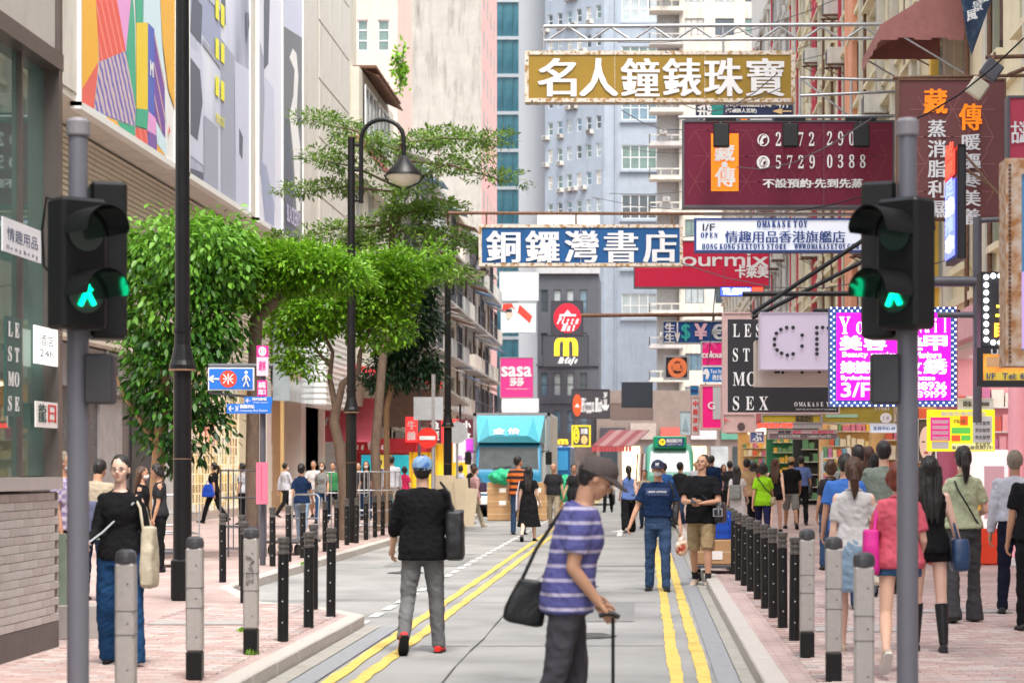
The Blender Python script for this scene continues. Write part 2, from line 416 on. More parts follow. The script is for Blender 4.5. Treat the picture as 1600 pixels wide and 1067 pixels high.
def facade(fr,u0,u1,z0,z1,holes,wm,fm,parent,nx=2,nz=1,back=3,depth=.18,gls=GL,t=.06,name='wall'):
    wall_holes(fr,u0,u1,z0,z1,holes,wm,parent,name,depth,back)
    for h in holes: window(fr,h,parent,fm,random.choice(gls),nx,nz,depth,t)
# air conditioner prototype
def ac_mesh():
    t=thing('air_conditioner','white window air conditioner bolted to an old facade','air conditioner')
    ACM=mat('ac_case',(.62,.60,.55),.5,var=.12,dirt=.4)
    MB().box((0,-.25,.2),(.62,.5,.42)).build('case',ACM,t,bevel=.015)
    g=MB()
    for i in range(7): g.box((0,-.506,.05+i*.05),(.5,.012,.02))
    g.build('grille',GUNM,t)
    b=MB(); 
    for s in(-.25,.25): b.box((s,-.27,-.03),(.04,.56,.035)); b.tube([(s,0,-.3),(s,-.5,-.04)],.014,5)
    b.build('bracket',RUST,t)
    return t
AC0=ac_mesh(); _acn=0
def ac(fr,u,z,label,group,sc=1):
    global _acn
    ang=math.atan2(fr.N.y,fr.N.x)+math.pi/2; l=fr.p(u,z,.0)
    if _acn==0: o=AC0; o.location=l; o.rotation_euler=(0,0,ang); o['label']=label
    else: o=copy_tree(AC0,None,l,ang,label)
    o['group']=group; o.scale=(sc,sc,sc); _acn+=1; return o
X0,Y0=Vector((1,0,0)),Vector((0,1,0))
# ======== L1 : glass corner shop, near left.  face X=-4.85, corner at Y=17
L1=thing('corner_shop','glass fronted corner shop with tiled base at the left edge','building',(-4.85,17,0))
def rel(t): return t.location
f1=Fr((0,-13,0),(0,1,0),(1,0,0)); f1.O=Vector((0,-13,0))      # local to L1: u=0..13
TILE=mat('glazed_wall_tile',(.46,.425,.41),.35,var=.10,vs=10,spec=.5,dirt=.2); TILD=mat('plinth_stone',(.10,.085,.08),.5,var=.2)
GROUT=mat('grout',(.22,.19,.18),.9); FASC=mat('fascia_panel',(.55,.53,.49),.5,var=.06,dirt=.2); BRNZ=mat('bronze_frame',(.18,.15,.14),.35,metal=.6,var=.1)
b=MB(); box_on(b,f1,0,12.98,.33,1.40,-.4,-.02); b.build('base_wall',GROUT,L1)
b=MB(); box_on(b,f1,0,13,.1,.33,-.4,.0); b.build('plinth',TILD,L1)
b=MB(); box_on(b,f1,0,13.02,1.42,1.52,-.45,.03); b.build('sill',mat('sill_stone',(.42,.38,.37),.5,var=.1),L1)
tm=[MB().box((0,0,0),(.02,.238,.062)).mesh('tile',TILE,.003),MB().box((0,0,0),(.02,.238,.062)).mesh('tile',mat('glazed_wall_tile_dark',(.41,.37,.355),.35,var=.12,vs=10,spec=.5,dirt=.2),.003)]
n=0
for j in range(16):
    for i in range(18):
        u=13-.12-.242*i-(.121 if j%2 else 0)
        place('tile',random.choice(tm),L1,f1.p(u,.365+j*.0665,-.01+random.uniform(0,.002)))
for j in range(16):   # return face round the corner
    for i in range(3):
        place('tile',tm[0],L1,(-.125-.242*i,0,.365+j*.0665),R(90))
# glazing
GREENG=mat('shop_glass',(.26,.40,.36),.03,var=.05,vs=1,spec=1,trans=.0); 
def glassmat(name,col,tr=.75,rough=.02):
    m=bpy.data.materials.new(name); m.use_nodes=True; n=m.node_tree.nodes; L=m.node_tree.links; b=n['Principled BSDF']
    b.inputs['Base Color'].default_value=(*col,1); b.inputs['Roughness'].default_value=rough; b.inputs['Specular IOR Level'].default_value=1.0; b.inputs['IOR'].default_value=2.1 if tr<.2 else 1.5
    t=n.new('ShaderNodeBsdfTransparent'); t.inputs[0].default_value=(min(1,col[0]*2),min(1,col[1]*2),min(1,col[2]*2),1)
    x=n.new('ShaderNodeMixShader'); x.inputs[0].default_value=tr; L.new(b.outputs[0],x.inputs[1]); L.new(t.outputs[0],x.inputs[2]); L.new(x.outputs[0],n['Material Output'].inputs[0]); return m
SHG=glassmat('green_shop_glass',(.10,.21,.18),.12)
b=MB(); box_on(b,f1,0,12.92,1.53,4.88,-.12,-.10); b.build('glass',SHG,L1)
b=MB(); 
for u in (1.5,4.3,7.1,9.9,11.4,12.2): box_on(b,f1,u-.018,u+.018,1.53,4.88,-.1,-.06)
box_on(b,f1,12.9,13.0,1.52,9.5,-.3,.03); box_on(b,f1,0,13,4.88,5.02,-.3,.04)
b.build('frame',BRNZ,L1)
b=MB(); 
for k in range(5): box_on(b,f1,13-2.6*(k+1)+.01,12.89-2.6*k,5.03,7.0,-.25,0)
for k in range(5): box_on(b,f1,13-2.6*(k+1)+.01,12.89-2.6*k,7.02,9.5,-.25,0)
b.build('fascia_panel',FASC,L1)
b=MB(); b.bb(-8,-.46,-12.9,-.02,.1,1.5); b.bb(-8,-.3,-13,-.02,5,9.5); b.bb(-8,-3.2,-12.9,-.3,1.5,5); b.build('wall',mat('shop_inner_wall',(.30,.30,.28),.8),L1)
b=MB(); b.bb(-6,-.46,-.1,-.0,1.5,9.5); b.build('side_wall',FASC,L1)
b=MB()
for k in range(14): b.bb(-.9,-.5,-8+k*.56,-7.94+k*.56,1.6,4.8) if k%3==0 else b.bb(-3.1,-.6,-8+k*.56,-7.75+k*.56,4.55,4.6)
b.build('louvre',mat('inner_wood',(.35,.25,.16),.6),L1)
b=MB(); b.mat(0)
for k in range(9): b.mat(k%4).bb(-1.5,-1.45,-6.3+k*.68,-5.8+k*.68,1.6+.35*(k%3),2.6+.4*(k%4))
b.build('window_display',[mat('disp_a',(.7,.1,.08),.6),mat('disp_b',(.6,.45,.25),.6),mat('disp_c',(.08,.3,.25),.6),mat('disp_d',(.75,.73,.68),.6)],L1)
for (u,z) in ((10.9,4.3),(7.6,4.3)):   # lit ceiling strips inside
    b=MB(); box_on(b,f1,u,u+1.3,4.62,4.66,-2.4,-1.4); b.build('ceiling_light',mat('tube_light',(1,.93,.8),.5,var=0,emit=3),L1)
# notices on the glass, and street sign reflections painted as sheets
def notice(px0,py0,px1,py1,fc,words,label,lit=0):
    X=-4.845; 
    def q(px,py): Z=X*F/(px-CX); return Vector((X+.004,Z,1.6+(HY-py)/F*Z))
    a=q(px0,py1); c=q(px1,py1); d=q(px1,py0); e=q(px0,py0)
    # square up: constant heights
    z0=(a.z+c.z)/2; z1=(d.z+e.z)/2; y0=a.y; y1=c.y
    t=thing('notice_or_reflection',label,'poster',(X,y0,z0))
    MB().bb(0,.012,0,y1-y0,0,z1-z0).build('sheet',fc,t)
    for (s,u0,v0,u1,v1,m,bx) in words:
        b=MB(); text_into(b,s,Vector((.014,(y1-y0)*u0,(z1-z0)*v0)),Vector((0,(y1-y0)*(u1-u0),0)),Vector((0,0,(z1-z0)*(v1-v0))),X0,bx); b.build('lettering',m,t)
INK=mat('navy_ink',(.03,.05,.14),.6,var=0); WTX=mat('white_letters',(.82,.82,.82),.6,var=0); DGR=mat('dark_green_board',(.03,.10,.09),.4,var=.1)
notice(2,350,62,402,mat('paper',(.75,.76,.8),.5,var=.03),[('情趣用品',.1,.35,.9,.75,INK,0),(serif('HongKong'),.08,.06,.9,.22,INK,0)],'white sign reflection with blue lettering painted high on the green glass')  # reflection of the white lightbox sign, painted as a sheet
notice(6,496,32,650,DGR,[(serif(s),.15,1-.25*k-.2,.8,1-.25*k-.05,WTX,.004) for k,s in enumerate(['LE','ST','MO','SE'])],'tall dark sign reflection with white serif capitals painted on the shop glass')  # reflection of the black word sign, painted as a sheet
notice(52,512,88,570,mat('lit_paper',(.95,.93,.85),.5,var=.05,emit=.35),[('酒店',.2,.5,.8,.8,INK,0),('24h',.2,.2,.8,.4,INK,0)],'cream lit notice on the shop glass near the corner')
notice(54,628,88,668,mat('red_white_paper',(.85,.82,.8),.5,var=.05),[('龍',.1,.2,.45,.9,DGR,.01),('日',.55,.2,.9,.9,mat('red_ink',(.7,.04,.03),.5,var=0),.01)],'white notice with a green and a red character on shop glass')
# ======== L2 : billboard mall. face X=-12, Y 30..77.6
L2=thing('shopping_mall','pale tiled mall block carrying the big billboards on the left','building',(-12,30,0))
f2=Fr((0,0,0),(0,1,0),(1,0,0)); SID=mat('ribbed_cladding',(.74,.68,.58),.6,var=.06,vs=5,dirt=.15); PALE=mat('pale_panel',(.62,.595,.54),.55,var=.07,vs=2,dirt=.35)
b=MB(); box_on(b,f2,0,47.6,4.3,8.7,-8,-.06); box_on(b,f2,46,47.6,0,4.3,-8,-.06); b.build('wall',SID,L2)
b=MB(); box_on(b,f2,0,47.6,8.75,30,-8,.9); b.build('upper_wall',PALE,L2)
sm=MB().bb(0,.03,0,6-.012,0,.085).mesh('slat',SID)
for k in range(6):
    for j in range(36): place('slat',sm,L2,f2.p(9.5+6*k,4.32+j*.122,-.05))
pm=MB().bb(0,.03,0,2.38,0,1.94).mesh('panel',PALE,.01)
for k in range(5):
    for j in range(6): place('panel',pm,L2,f2.p(10.2+2.4*(k-.6),8.9+j*2.0,.9))
for k in range(0,3):
    for j in range(9): place('panel',pm,L2,f2.p(40.0+2.4*k,8.9+j*2.0,.9))
# ground floor bays
INT=mat('shop_interior_glow',(.95,.72,.42),.6,var=.45,vs=1.2,emit=.55); DKI=mat('shop_dark',(.03,.03,.035),.4,var=.2)  # shop lighting put into the interior panels as a warm glow
STN=mat('column_stone',(.55,.52,.50),.3,var=.1,vs=3); ALU=mat('silver_letters',(.55,.57,.6),.25,metal=.8,var=.05)
b=MB(); box_on(b,f2,0,46,0.1,4.3,-3.2,-3.0); b.build('shop_interior',INT,L2)
b=MB(); box_on(b,f2,12.0,23.4,.1,4.3,-2.6,-.5); b.build('shop_front',mat('dark_granite',(.09,.085,.085),.25,var=.2,vs=2),L2)
b=MB(); box_on(b,f2,19.9,22.2,.1,3.6,-.5,-.46); b.build('doorway',DKI,L2)
b=MB(); box_on(b,f2,16.9,18.9,.1,3.2,-.5,-.44); b.build('poster_panel',mat('poster_grey',(.35,.33,.34),.4,var=.3,vs=2.5),L2)
for u in (23.4,35.2,41.8,46): 
    b=MB(); box_on(b,f2,u,u+.8,.1,4.3,-.6,.02); b.build('column',STN,L2)
b=MB(); box_on(b,f2,12,23.4,3.35,4.25,-.5,-.30); b.build('fascia',mat('grey_fascia',(.24,.24,.25),.35,var=.1),L2)
b=MB(); text_into(b,script('wnhywh'),f2.p(13.8,3.3,-.28),Vector((0,7.4,0)),Vector((0,0,.95)),X0,.05,.02); b.build('lettering',ALU,L2)
# mirrored strands window
b=MB(); box_on(b,f2,24.3,35.1,.1,4.2,-.45,-.43); b.build('glass',glassmat('clear_glass',(.45,.48,.5),.7),L2)
GLD=[mat('strand_%d'%k,c,.15,metal=.7,var=.1,emit=e) for k,(c,e) in enumerate([((.8,.8,.82),0),((.9,.55,.15),.2),((.6,.3,.12),0),((.95,.9,.8),.3)])]
for k in range(26):
    u=24.5+k*.41; b=MB(); b.mat(random.randrange(4))
    for j in range(14): b.mat(random.randrange(4)); box_on(b,f2,u,u+random.uniform(.06,.2),.3+j*.28,.55+j*.28,-.9,-.87)
    b.build('strand',GLD,L2)
b=MB(); box_on(b,f2,36,41.7,.1,4.25,-.8,-.7); b.build('shop_front',mat('tan_panel',(.62,.40,.22),.5,var=.1),L2)
b=MB(); box_on(b,f2,42.6,45.9,.1,3.9,-.6,-.5); b.build('shop_front',mat('pale_shop',(.72,.68,.62),.5,var=.1),L2)
for u,c in ((37.2,(.75,.12,.12)),(43.3,(.05,.5,.6)),(38.9,(.8,.78,.74))):
    b=MB(); box_on(b,f2,u,u+.8,.8,2.4,-.68,-.62); b.build('poster',mat('poster_%d'%int(u),c,.5,var=.3,vs=4),L2)
# white clad volume over far end
VC=thing('clad_volume','white ribbed box bay jutting over the pavement past the leafy trees','bay',(-12,66,0))
b=MB(); box_on(b,Fr((0,0,0),(0,1,0),(1,0,0)),5,11.5,3.75,8.6,.06,1.0); b.build('bay_wall',WHITE,VC)
for j in range(24): b=MB(); b.bb(.06,1.03,4.97,11.53,3.8+j*.2,3.86+j*.2); b.build('slat',WHITE,VC)
b=MB(); b.bb(.06,.6,0,4.96,3.75,8.5); b.build('glass',mat('bay_glass',(.35,.42,.46),.1,spec=.9,var=.3,vs=1),VC)
# billboards
def billboard(name,label,px0,px1,py0l,polys,basecol,words=(),X=-11.05,bot=8.75,top=22,extra=None):
    Y_0=X*F/(px0-CX); Y_1=X*F/(px1-CX)
    t=thing(name,label,'billboard',(X,Y_0,bot)); h=top-bot
    MB().bb(-.12,0,0,Y_1-Y_0,0,h).build('board',basecol,t)
    def q(px,py,d): Z=X*F/(px-CX); return Vector((d,Z-Y_0,1.6+(HY-py)/F*Z-bot))
    mats=[]; b=MB()
    for k,(c,pts) in enumerate(polys):
        if c not in mats: mats.append(c)
        pts=[q(x,y,.004+.0015*k) for x,y in pts]
        for p_ in pts: p_.z=min(max(p_.z,.02),h-.02); p_.y=min(max(p_.y,.01),Y_1-Y_0-.01)
        b.mat(mats.index(c)); b.poly(pts)
    b.build('print',mats,t)
    for (s,x0,y0,x1,y1,m,bx) in words:
        a=q(x0,y1,.03); c=q(x1,y1,.03); e=q(x0,y0,.03); z0=(a.z+c.z)/2
        b=MB(); text_into(b,s,a,Vector((0,c.y-a.y,0)),Vector((0,0,e.z-a.z)),X0,bx); b.build('lettering',m,t)
    fb=MB(); fb.bb(-.16,.05,-.08,0,-.08,h); fb.bb(-.16,.05,Y_1-Y_0,Y_1-Y_0+.08,-.08,h); fb.bb(-.16,.05,-.08,Y_1-Y_0+.08,-.14,-.0); fb.build('frame',WHITE,t)
    return t
pm_=lambda n,c,**k: mat(n,c,.45,var=.03,**k)
cY=pm_('print_amber',(.85,.45,.03)); cR=pm_('print_coral',(.78,.13,.10)); cP=pm_('print_pink',(.80,.35,.70)); cG=pm_('print_green',(.05,.42,.25)); cB=pm_('print_sky',(.62,.80,.88)); cY2=pm_('print_yellow',(.85,.62,.02)); cU=pm_('print_blue',(.08,.13,.55)); cV=pm_('print_purple',(.20,.10,.38)); cW=pm_('print_white',(.82,.82,.82)); cO=pm_('print_orange',(.88,.42,.04))
cPat=ramp_mat('print_weave','wave',[(.45,(.62,.50,.50)),(.55,(.20,.17,.50))],1.6,dir='DIAGONAL',const=True,dist=2,ds=2)
cPatR=ramp_mat('print_red_weave','wave',[(.3,(.78,.13,.10)),(.8,(.85,.25,.20))],1.2,dir='DIAGONAL',const=True)
cPatV=ramp_mat('print_purple_grid','wave',[(.88,(.20,.10,.38)),(.92,(.6,.4,.35))],.9,dir='DIAGONAL',const=True)
billboard('colour_billboard','bright multicoloured geometric billboard nearest the street corner',124,272,0,[
 (cY,[(124,-60),(148,-60),(154,96),(124,146)]),(cR,[(124,146),(154,96),(146,176),(124,170)]),(cPatR,[(146,-60),(172,-60),(196,80),(155,97)]),
 (cP,[(172,-60),(206,-60),(206,10),(196,82)]),(cPat,[(155,97),(196,80),(213,160),(209,198),(146,176)]),(cG,[(206,-20),(210,40),(212,172),(196,82)]),
 (cG,[(208,-60),(222,-60),(223,36),(212,36)]),(cB,[(224,-60),(246,-60),(252,60),(260,200),(240,60),(223,36)]),(cY2,[(212,36),(230,36),(230,172),(212,170)]),(cU,[(230,36),(240,46),(240,186),(230,172)]),(cPatV,[(240,50),(256,130),(257,216),(240,182)]),
 (cY,[(246,-60),(272,-60),(272,170),(262,140),(252,60)]),(cB,[(124,170),(167,184),(163,209),(124,188)]),(cO,[(167,184),(181,190),(186,226),(163,209)]),(cG,[(181,190),(209,198),(209,241),(186,226)]),
 (cG,[(212,170),(230,172),(228,202),(210,196)]),(cPatR,[(210,200),(228,204),(229,256),(210,241)]),(cP,[(230,174),(242,186),(242,212),(228,204)]),(cV,[(228,205),(243,213),(243,266),(229,256)]),(cB,[(242,190),(258,222),(258,246),(243,224)]),(cO,[(243,226),(258,246),(259,272),(243,262)]),(cR,[(262,194),(264,206),(261,212)])],cW,
 words=[('M',232.6,94,237.4,118,cW,.03)])
gA=ramp_mat('print_fashion','noise',[(.3,(.18,.19,.26)),(.45,(.45,.48,.62)),(.6,(.66,.70,.84)),(.75,(.80,.82,.88))],.35,rough=.4,mscale=(1,1,.35),detail=3)
gB=pm_('print_slate',(.34,.38,.55)); gC=pm_('print_lilac',(.58,.61,.76)); gD=pm_('print_dark',(.10,.11,.16)); gE=pm_('print_steel',(.35,.38,.48)); cyl=pm_('print_bright_yellow',(.9,.85,.03))
billboard('fashion_billboard','grey blue fashion billboard with stacked yellow panels',294,389,0,[
 (gB,[(294,-60),(345,-60),(345,100),(294,20)]),(gD,[(300,-10),(316,10),(314,70),(297,50)]),(gC,[(294,70),(316,90),(318,260),(294,240)]),(gE,[(345,60),(366,90),(366,345),(345,325)]),(gC,[(366,95),(389,110),(389,352),(368,340)]),
 (gD,[(297,90),(312,110),(316,160),(308,220),(297,210)]),(gD,[(373,200),(379,215),(378,250),(373,240)]),(gE,[(318,180),(340,200),(340,320),(318,300)]),(gC,[(322,-60),(345,-60),(345,20),(325,0)]),(gD,[(344,-60),(350,-60),(352,40),(345,40)]),(gD,[(388,20),(389,40),(384,70),(383,20)]),(gD,[(294,262),(316,270),(316,300),(294,292)]),(gE,[(316,60),(344,100),(344,108),(316,70)])],gA,
 words=[('■',x,y,x+5.5,y+h,cyl,0) for x,y,h in ((335,-8,36),(343.5,5,33),(335,58,32),(343.5,66,30),(335,118,30),(343.5,125,30))]+[(bold('MOOCOLE'),336,176,349,190,cyl,0)])
billboard('portrait_billboard','tall white and grey portrait billboard with one hand figure',403,440,0,[
 (gE,[(405,60),(412,90),(414,240),(405,280)]),(gD,[(412,-40),(422,-30),(419,100),(412,110)]),(gC,[(414,120),(428,140),(430,330),(408,300)]),(gB,[(405,250),(416,260),(428,320),(428,372),(414,366)])],pm_('print_pale_lilac',(.72,.73,.85)),bot=8.75)
billboard('jewellery_billboard','narrow dark billboard with a white looping shape beside it',441,472,0,[
 (gC,[(441,-60),(472,-60),(472,60),(441,40)]),(cW,[(452,90),(457,76),(463,84),(466,120),(463,180),(469,230),(469,330),(463,330),(458,240),(452,180),(458,150),(460,110),(456,100)]),(gD,[(441,180),(452,190),(458,300),(456,380),(441,370)])],pm_('print_grey_dark',(.16,.17,.19)),
 words=[(bold('BLACKERRY'),447,318,468,345,cC2,0) for cC2 in [pm_('print_lav',(.62,.6,.8))]],bot=8.75)
# ======== L3 : tenements X=-11.2, Y 78..150
L3=thing('tenement_house','cream old tenement with stained side wall and red band bay','building',(-11.2,78,0))
f3=Fr((0,0,0),(0,1,0),(1,0,0)); s3=Fr((-6,0,0),(1,0,0),(0,-1,0))
REDB=mat('red_band',(.50,.14,.15),.7,var=.15); PINKC=mat('pink_column',(.58,.36,.34),.8,var=.12,dirt=.3); MOSS=mat('mould_stained_render',(.50,.46,.38),.9,var=.35,vs=3,dirt=.8)
facade(s3,0,6,4,26,[(4.5,5.75,11.2,13.6) ],CREAM,WHITE,L3,2,2,back=2,name='side_wall')
b=MB(); b.bb(-.95,-.55,-.1,0,8,26); b.build('stained_pier',MOSS,L3); b=MB(); b.bb(-.50,-.32,-.16,0,8,26); b.build('pipe',PINKC,L3)
hol=[(2,3.8,z,z+1.6) for z in (8.2,11.3,14.3,17.4)]+[(5.5,7.3,z,z+1.6) for z in (8.2,11.3,14.3,17.4)]+[(9,11.2,z,z+1.7) for z in (8.2,11.3,14.3)]
hol=[h for h in hol if h[3]<16.9]
facade(f3,0,13,4,17.2,hol,CREAM,WHITE,L3,3,1,back=6)
# projecting bay above
b=MB(); b.bb(0.002,.35,.2,11,12.8,16.9); b.build('bay',CREAM,L3)
b=MB(); b.bb(0,.39,.16,11.04,14.0,14.25); b.build('band',REDB,L3)
for (y0,y1) in ((1.2,4.6),(5.2,8.8)):
    w=window(Fr((.35,0,0),(0,1,0),(1,0,0)),(y0,y1,14.5,16.4),L3,WHITE,GL[1],3,1,-.05)
w=window(Fr((-1.1,-.0,0),(1,0,0),(0,-1,0)),(0,.85,9.6,11.6),L3,WHITE,GL[0],2,2,-.04)
b=MB(); b.bb(-.1,.9,1,9,17.0,17.1); 
for k in range(14): b.box((.6,1.5+k*.55,16.9),(.9,.4,.05),M=Matrix.Rotation(R(25),3,'Y'))
b.build('tin_canopy',RUST,L3)
# far lower tenements in a row, each its own
TM=[mat('tenement_render_%d'%k,c,.88,var=.14,vs=2,bump=.15,dirt=.55) for k,c in enumerate([(.60,.58,.54),(.50,.49,.47),(.66,.62,.52),(.45,.46,.46),(.62,.56,.50)])]
names=['grey washed tenement with caged balconies beside the second street lamp','weathered tenement with tin awnings behind the tall lamp','ochre tenement with laundry balconies halfway down the left side','grey tenement with blue shutters above the truck','last tenement of the left row beside the pink hanging sign']
y=91.2
for k in range(5):
    wd=[12,11,12,12,12.5][k]; t=thing('tenement_house',names[k],'building',(-11.2,y,0)); fr=Fr((0,0,0),(0,1,0),(1,0,0))
    top=16.2 if k<4 else 15.4; hl=[]
    for fl in range(4):
        for c in range(3): hl.append((.8+c*wd/3,.8+c*wd/3+wd/3-1.5,5.2+fl*2.9,6.9+fl*2.9))
    hl=[h for h in hl if h[3]<top-.4]
    facade(fr,0,wd-.02,.1,top,hl,TM[k],random.choice([WHITE,GUNM,STEEL]),t,3,1,back=6)
    for fl in range(4):
        z=4.7+fl*2.9
        if z+1>top: break
        b=MB(); b.bb(.004,.85,.3,wd-.4,z,z+.12); b.build('balcony_slab',CONC,t)
        for c in range(3):
            u0=.5+c*wd/3; r=random.random()
            if r<.45:
                b=MB(); b.bb(.78,.84,u0,u0+wd/3-.6,z+.12,z+1.0); b.bb(.1,.8,u0,u0+.05,z+.12,z+1.0); b.build('parapet',random.choice(TM),t)
            elif r<.8:
                b=MB(); n_=10
                for q in range(n_): b.tube([(.8,u0+q*(wd/3-.6)/n_,z+.12),(.8,u0+q*(wd/3-.6)/n_,z+2.0)],.02,4)
                b.bb(.78,.82,u0,u0+wd/3-.7,z+1,z+1.05); b.bb(.78,.82,u0,u0+wd/3-.7,z+1.95,z+2.0); b.build('cage',GUNM,t)
            if random.random()<.6:
                b=MB(); b.box((.9,u0+1.4,z+2.25),(1.2,2.6,.04),M=Matrix.Rotation(R(18),3,'Y')); b.build('awning',random.choice([RUST,STEEL,CONC,mat('blue_tin',(.15,.25,.4),.6)]),t)
    b=MB(); b.bb(-.3,.5,0,wd-.02,top,top+.25); b.build('cornice',TM[k],t)
    b=MB(); b.bb(-.02,.1,.5,wd-.6,.1,3.2); b.build('shop_front',[DKI,mat('yel_shop',(.75,.52,.05),.5,var=.2,vs=1),mat('red_shop',(.6,.06,.05),.5,var=.2),mat('wht_shop',(.75,.72,.7),.5,var=.2),DKI][k],t)
    for q in range(4):
        z=5.3+2.9*random.randrange(4)
        if z<top-1.5: ac(fr,1.2+q*wd/4.2,z,'small air conditioner box on the weathered left tenement row','air conditioners of the left tenement row',.95)
    for q in range(2): 
        b=MB(); b.tube([(.08,wd*(.2+.5*q),3.4),(.08,wd*(.2+.5*q),top)],.06,6); b.build('pipe',random.choice([RUST,CONC]),t)
    y+=wd
# market canopy with red fascia, pink awning, lanterns under it (between mall and tenements)
t=thing('market_canopy','sloping metal canopy with red edge above the shops','canopy',(-11.1,78.5,0))
b=MB()
b.add([(-.8,0,5.0),(2.6,0,5.3),(2.6,22,4.6),(-.8,22,4.6),(-.8,0,5.12),(2.6,0,5.42),(2.6,22,4.72),(-.8,22,4.72)],[(0,1,2,3),(7,6,5,4),(0,4,5,1),(1,5,6,2),(2,6,7,3),(3,7,4,0)]); b.build('roof',mat('canopy_grey',(.34,.31,.28),.7,var=.2),t)
b=MB(); b.add([(-.9,-.05,5.5),(3.4,-.05,4.62),(3.4,-.05,4.86),(-.9,-.05,5.74),(-.9,-.0,5.5),(3.4,0,4.62),(3.4,0,4.86),(-.9,0,5.74)],[(0,1,2,3),(7,6,5,4),(3,2,6,7),(1,0,4,5)]); b.build('red_edge',mat('red_trim',(.60,.05,.06),.5),t)
b=MB(); b.bb(-.8,2.5,8,8.2,3.3,4.9); b.build('back_panel',mat('brown_board',(.24,.19,.16),.7,var=.2),t)
for k in range(4): b=MB(); b.tube([(2.3,2+k*6,.1),(2.3,2+k*6,4.8)],.06,6); b.build('post',GUNM,t)
# drinks kiosk with the pink awning
t=thing('drinks_kiosk','drinks kiosk under a big pink awning with white script','kiosk',(-11.7,80,0))
PKA=mat('pink_canvas',(.80,.16,.22),.6,var=.08,vs=2); RDK=mat('kiosk_red',(.45,.02,.03),.5)
pa=P(488,690,80);pb=P(578,690,80);pc=P(590,622,82.2);pd=P(488,622,82.2)
L_=Vector(t.location); b=MB(); vs=[pa,pb,pc,pd]; vs=[v-L_ for v in vs]
b.add(vs+[v+Vector((0,.25,.0)) for v in vs],[(0,1,2,3),(7,6,5,4),(0,4,5,1),(1,5,6,2),(2,6,7,3),(3,7,4,0)]); b.build('awning',PKA,t)
N_=(vs[1]-vs[0]).cross(vs[3]-vs[0]).normalized()
b=MB(); text_into(b,script('Coca'),vs[0]+Vector((.02,0,0))+(vs[3]-vs[0])*.34+N_*.03,(vs[1]-vs[0])*.36,(vs[3]-vs[0])*.4,N_,.03,0,.2); b.build('lettering',WTX,t)
b=MB(); b.bb(-.1,3.3,1.2,1.3,2.2,2.75); b.build('fascia',RDK,t)
b=MB(); text_into(b,script('Coca')+' '+script('Cola'),Vector((0,1.18,2.3)),Vector((1.4,0,0)),Vector((0,0,.38)),-Y0,.01); b.build('lettering',WTX,t)
b=MB(); b.mat(0).bb(.05,3.1,2.2,2.3,.1,2.2).mat(1).bb(.4,2.3,2.1,2.19,.2,2.1); b.mat(2).bb(.9,1.6,2.04,2.09,1.5,2.1).mat(3).bb(1,1.7,2.04,2.09,.6,1.3); b.build('stock_wall',[RDK,mat('cyan',(.03,.55,.70),.5,emit=.15,var=.1),mat('lemon',(.9,.75,.1),.5,emit=.15,var=.1),WHITE],t)
# lantern stalls to its right
t=thing('lantern_stall','red and dark lantern sign stall beneath the canopy','stall',(-8.6,81,0))
b=MB(); b.mat(0).bb(-.8,-.35,0,.3,2.6,3.6).mat(1).bb(.1,.6,0,.3,2.55,3.5).mat(0).bb(.62,1.3,0,.25,2.55,3.5).mat(1).bb(1.3,1.9,0,.3,2.55,3.5); b.build('sign_box',[mat('lantern_red',(.75,.03,.03),.5,emit=.5,var=.1),mat('maroon',(.09,.02,.03),.5)],t)
for (x,s) in ((-.72,'牛雜'),(.2,'魚蛋'),(1.45,'小食')):
    for j,ch in enumerate(s): b=MB(); text_into(b,ch,Vector((x,-.02,3.1-.42*j)),Vector((.32,0,0)),Vector((0,0,.34)),-Y0,.02); b.build('lettering',WTX,t)
b=MB(); b.mat(0).bb(-.7,1.6,.4,.5,.1,2.5); b.mat(1)
for k in range(7): b.bb(-.6+.33*k,-.56+.33*k,.33,.39,.1,2.5)
b.build('yellow_curtain',[mat('yellow_sheet',(.80,.50,.02),.5,var=.1,emit=.12),mat('yellow_fold',(.65,.38,.02),.5)],t)
# ======== tall white blank wall block
t=thing('tall_white_block','tall block with a blank white side wall rising behind the trees','building',(-12,152,0))
WW=mat('white_render',(.36,.342,.31),.85,var=.14,vs=.9,dirt=.8)
facade(Fr((-8.2,0,0),(1,0,0),(0,-1,0)),0,8.2,0,45,[],WW,WHITE,t,back=14,name='side_wall')
fr=Fr((0,0,0),(0,1,0),(1,0,0)); hl=grid_windows(1.5,3.5,4,12,3,9,1.8,1.5)
facade(fr,0,16,0,42,hl,mat('rose_render',(.62,.35,.33),.85,var=.15,dirt=.4),WHITE,t,2,1,back=2,depth=.15)
for k in range(10): ac(fr,.6+1.2*(k%3),13+3*k,'air conditioner on the rose coloured side of the tall white block','air conditioners on the rose wall')
t=thing('brick_house','salmon brick house with green windows above the rusty canopy','building',(-15.2,125,0))
facade(Fr((-2.6,0,0),(1,0,0),(0,-1,0)),0,2.8,15,40,[(.35,1.0,z,z+1.9) for z in (19.5,23.2,27,31)]+[(1.6,2.3,z,z+1.9) for z in (19.5,23.2,27,31)],mat('salmon_wall',(.60,.44,.38),.85,var=.1,dirt=.2),WHITE,t,1,3,back=8,gls=[GL[2]])
# rooftop plants and antenna on the tenement row
t=thing('roof_antenna','thin television antenna standing on the tenement roof','antenna',P(685,340,112))
b=MB(); b.tube([(0,0,-.6),(0,0,4.2)],.035,5); b.tube([(-1.2,0,1.2),(1.2,0,3.2)],.02,4)
for k in range(8): x=-1+.28*k; b.tube([(x-.2,0,1.4+.83*(x+1)+.15),(x+.2,0,1.4+.83*(x+1)-.15)],.015,4)
b.build('mast',RUST,t)
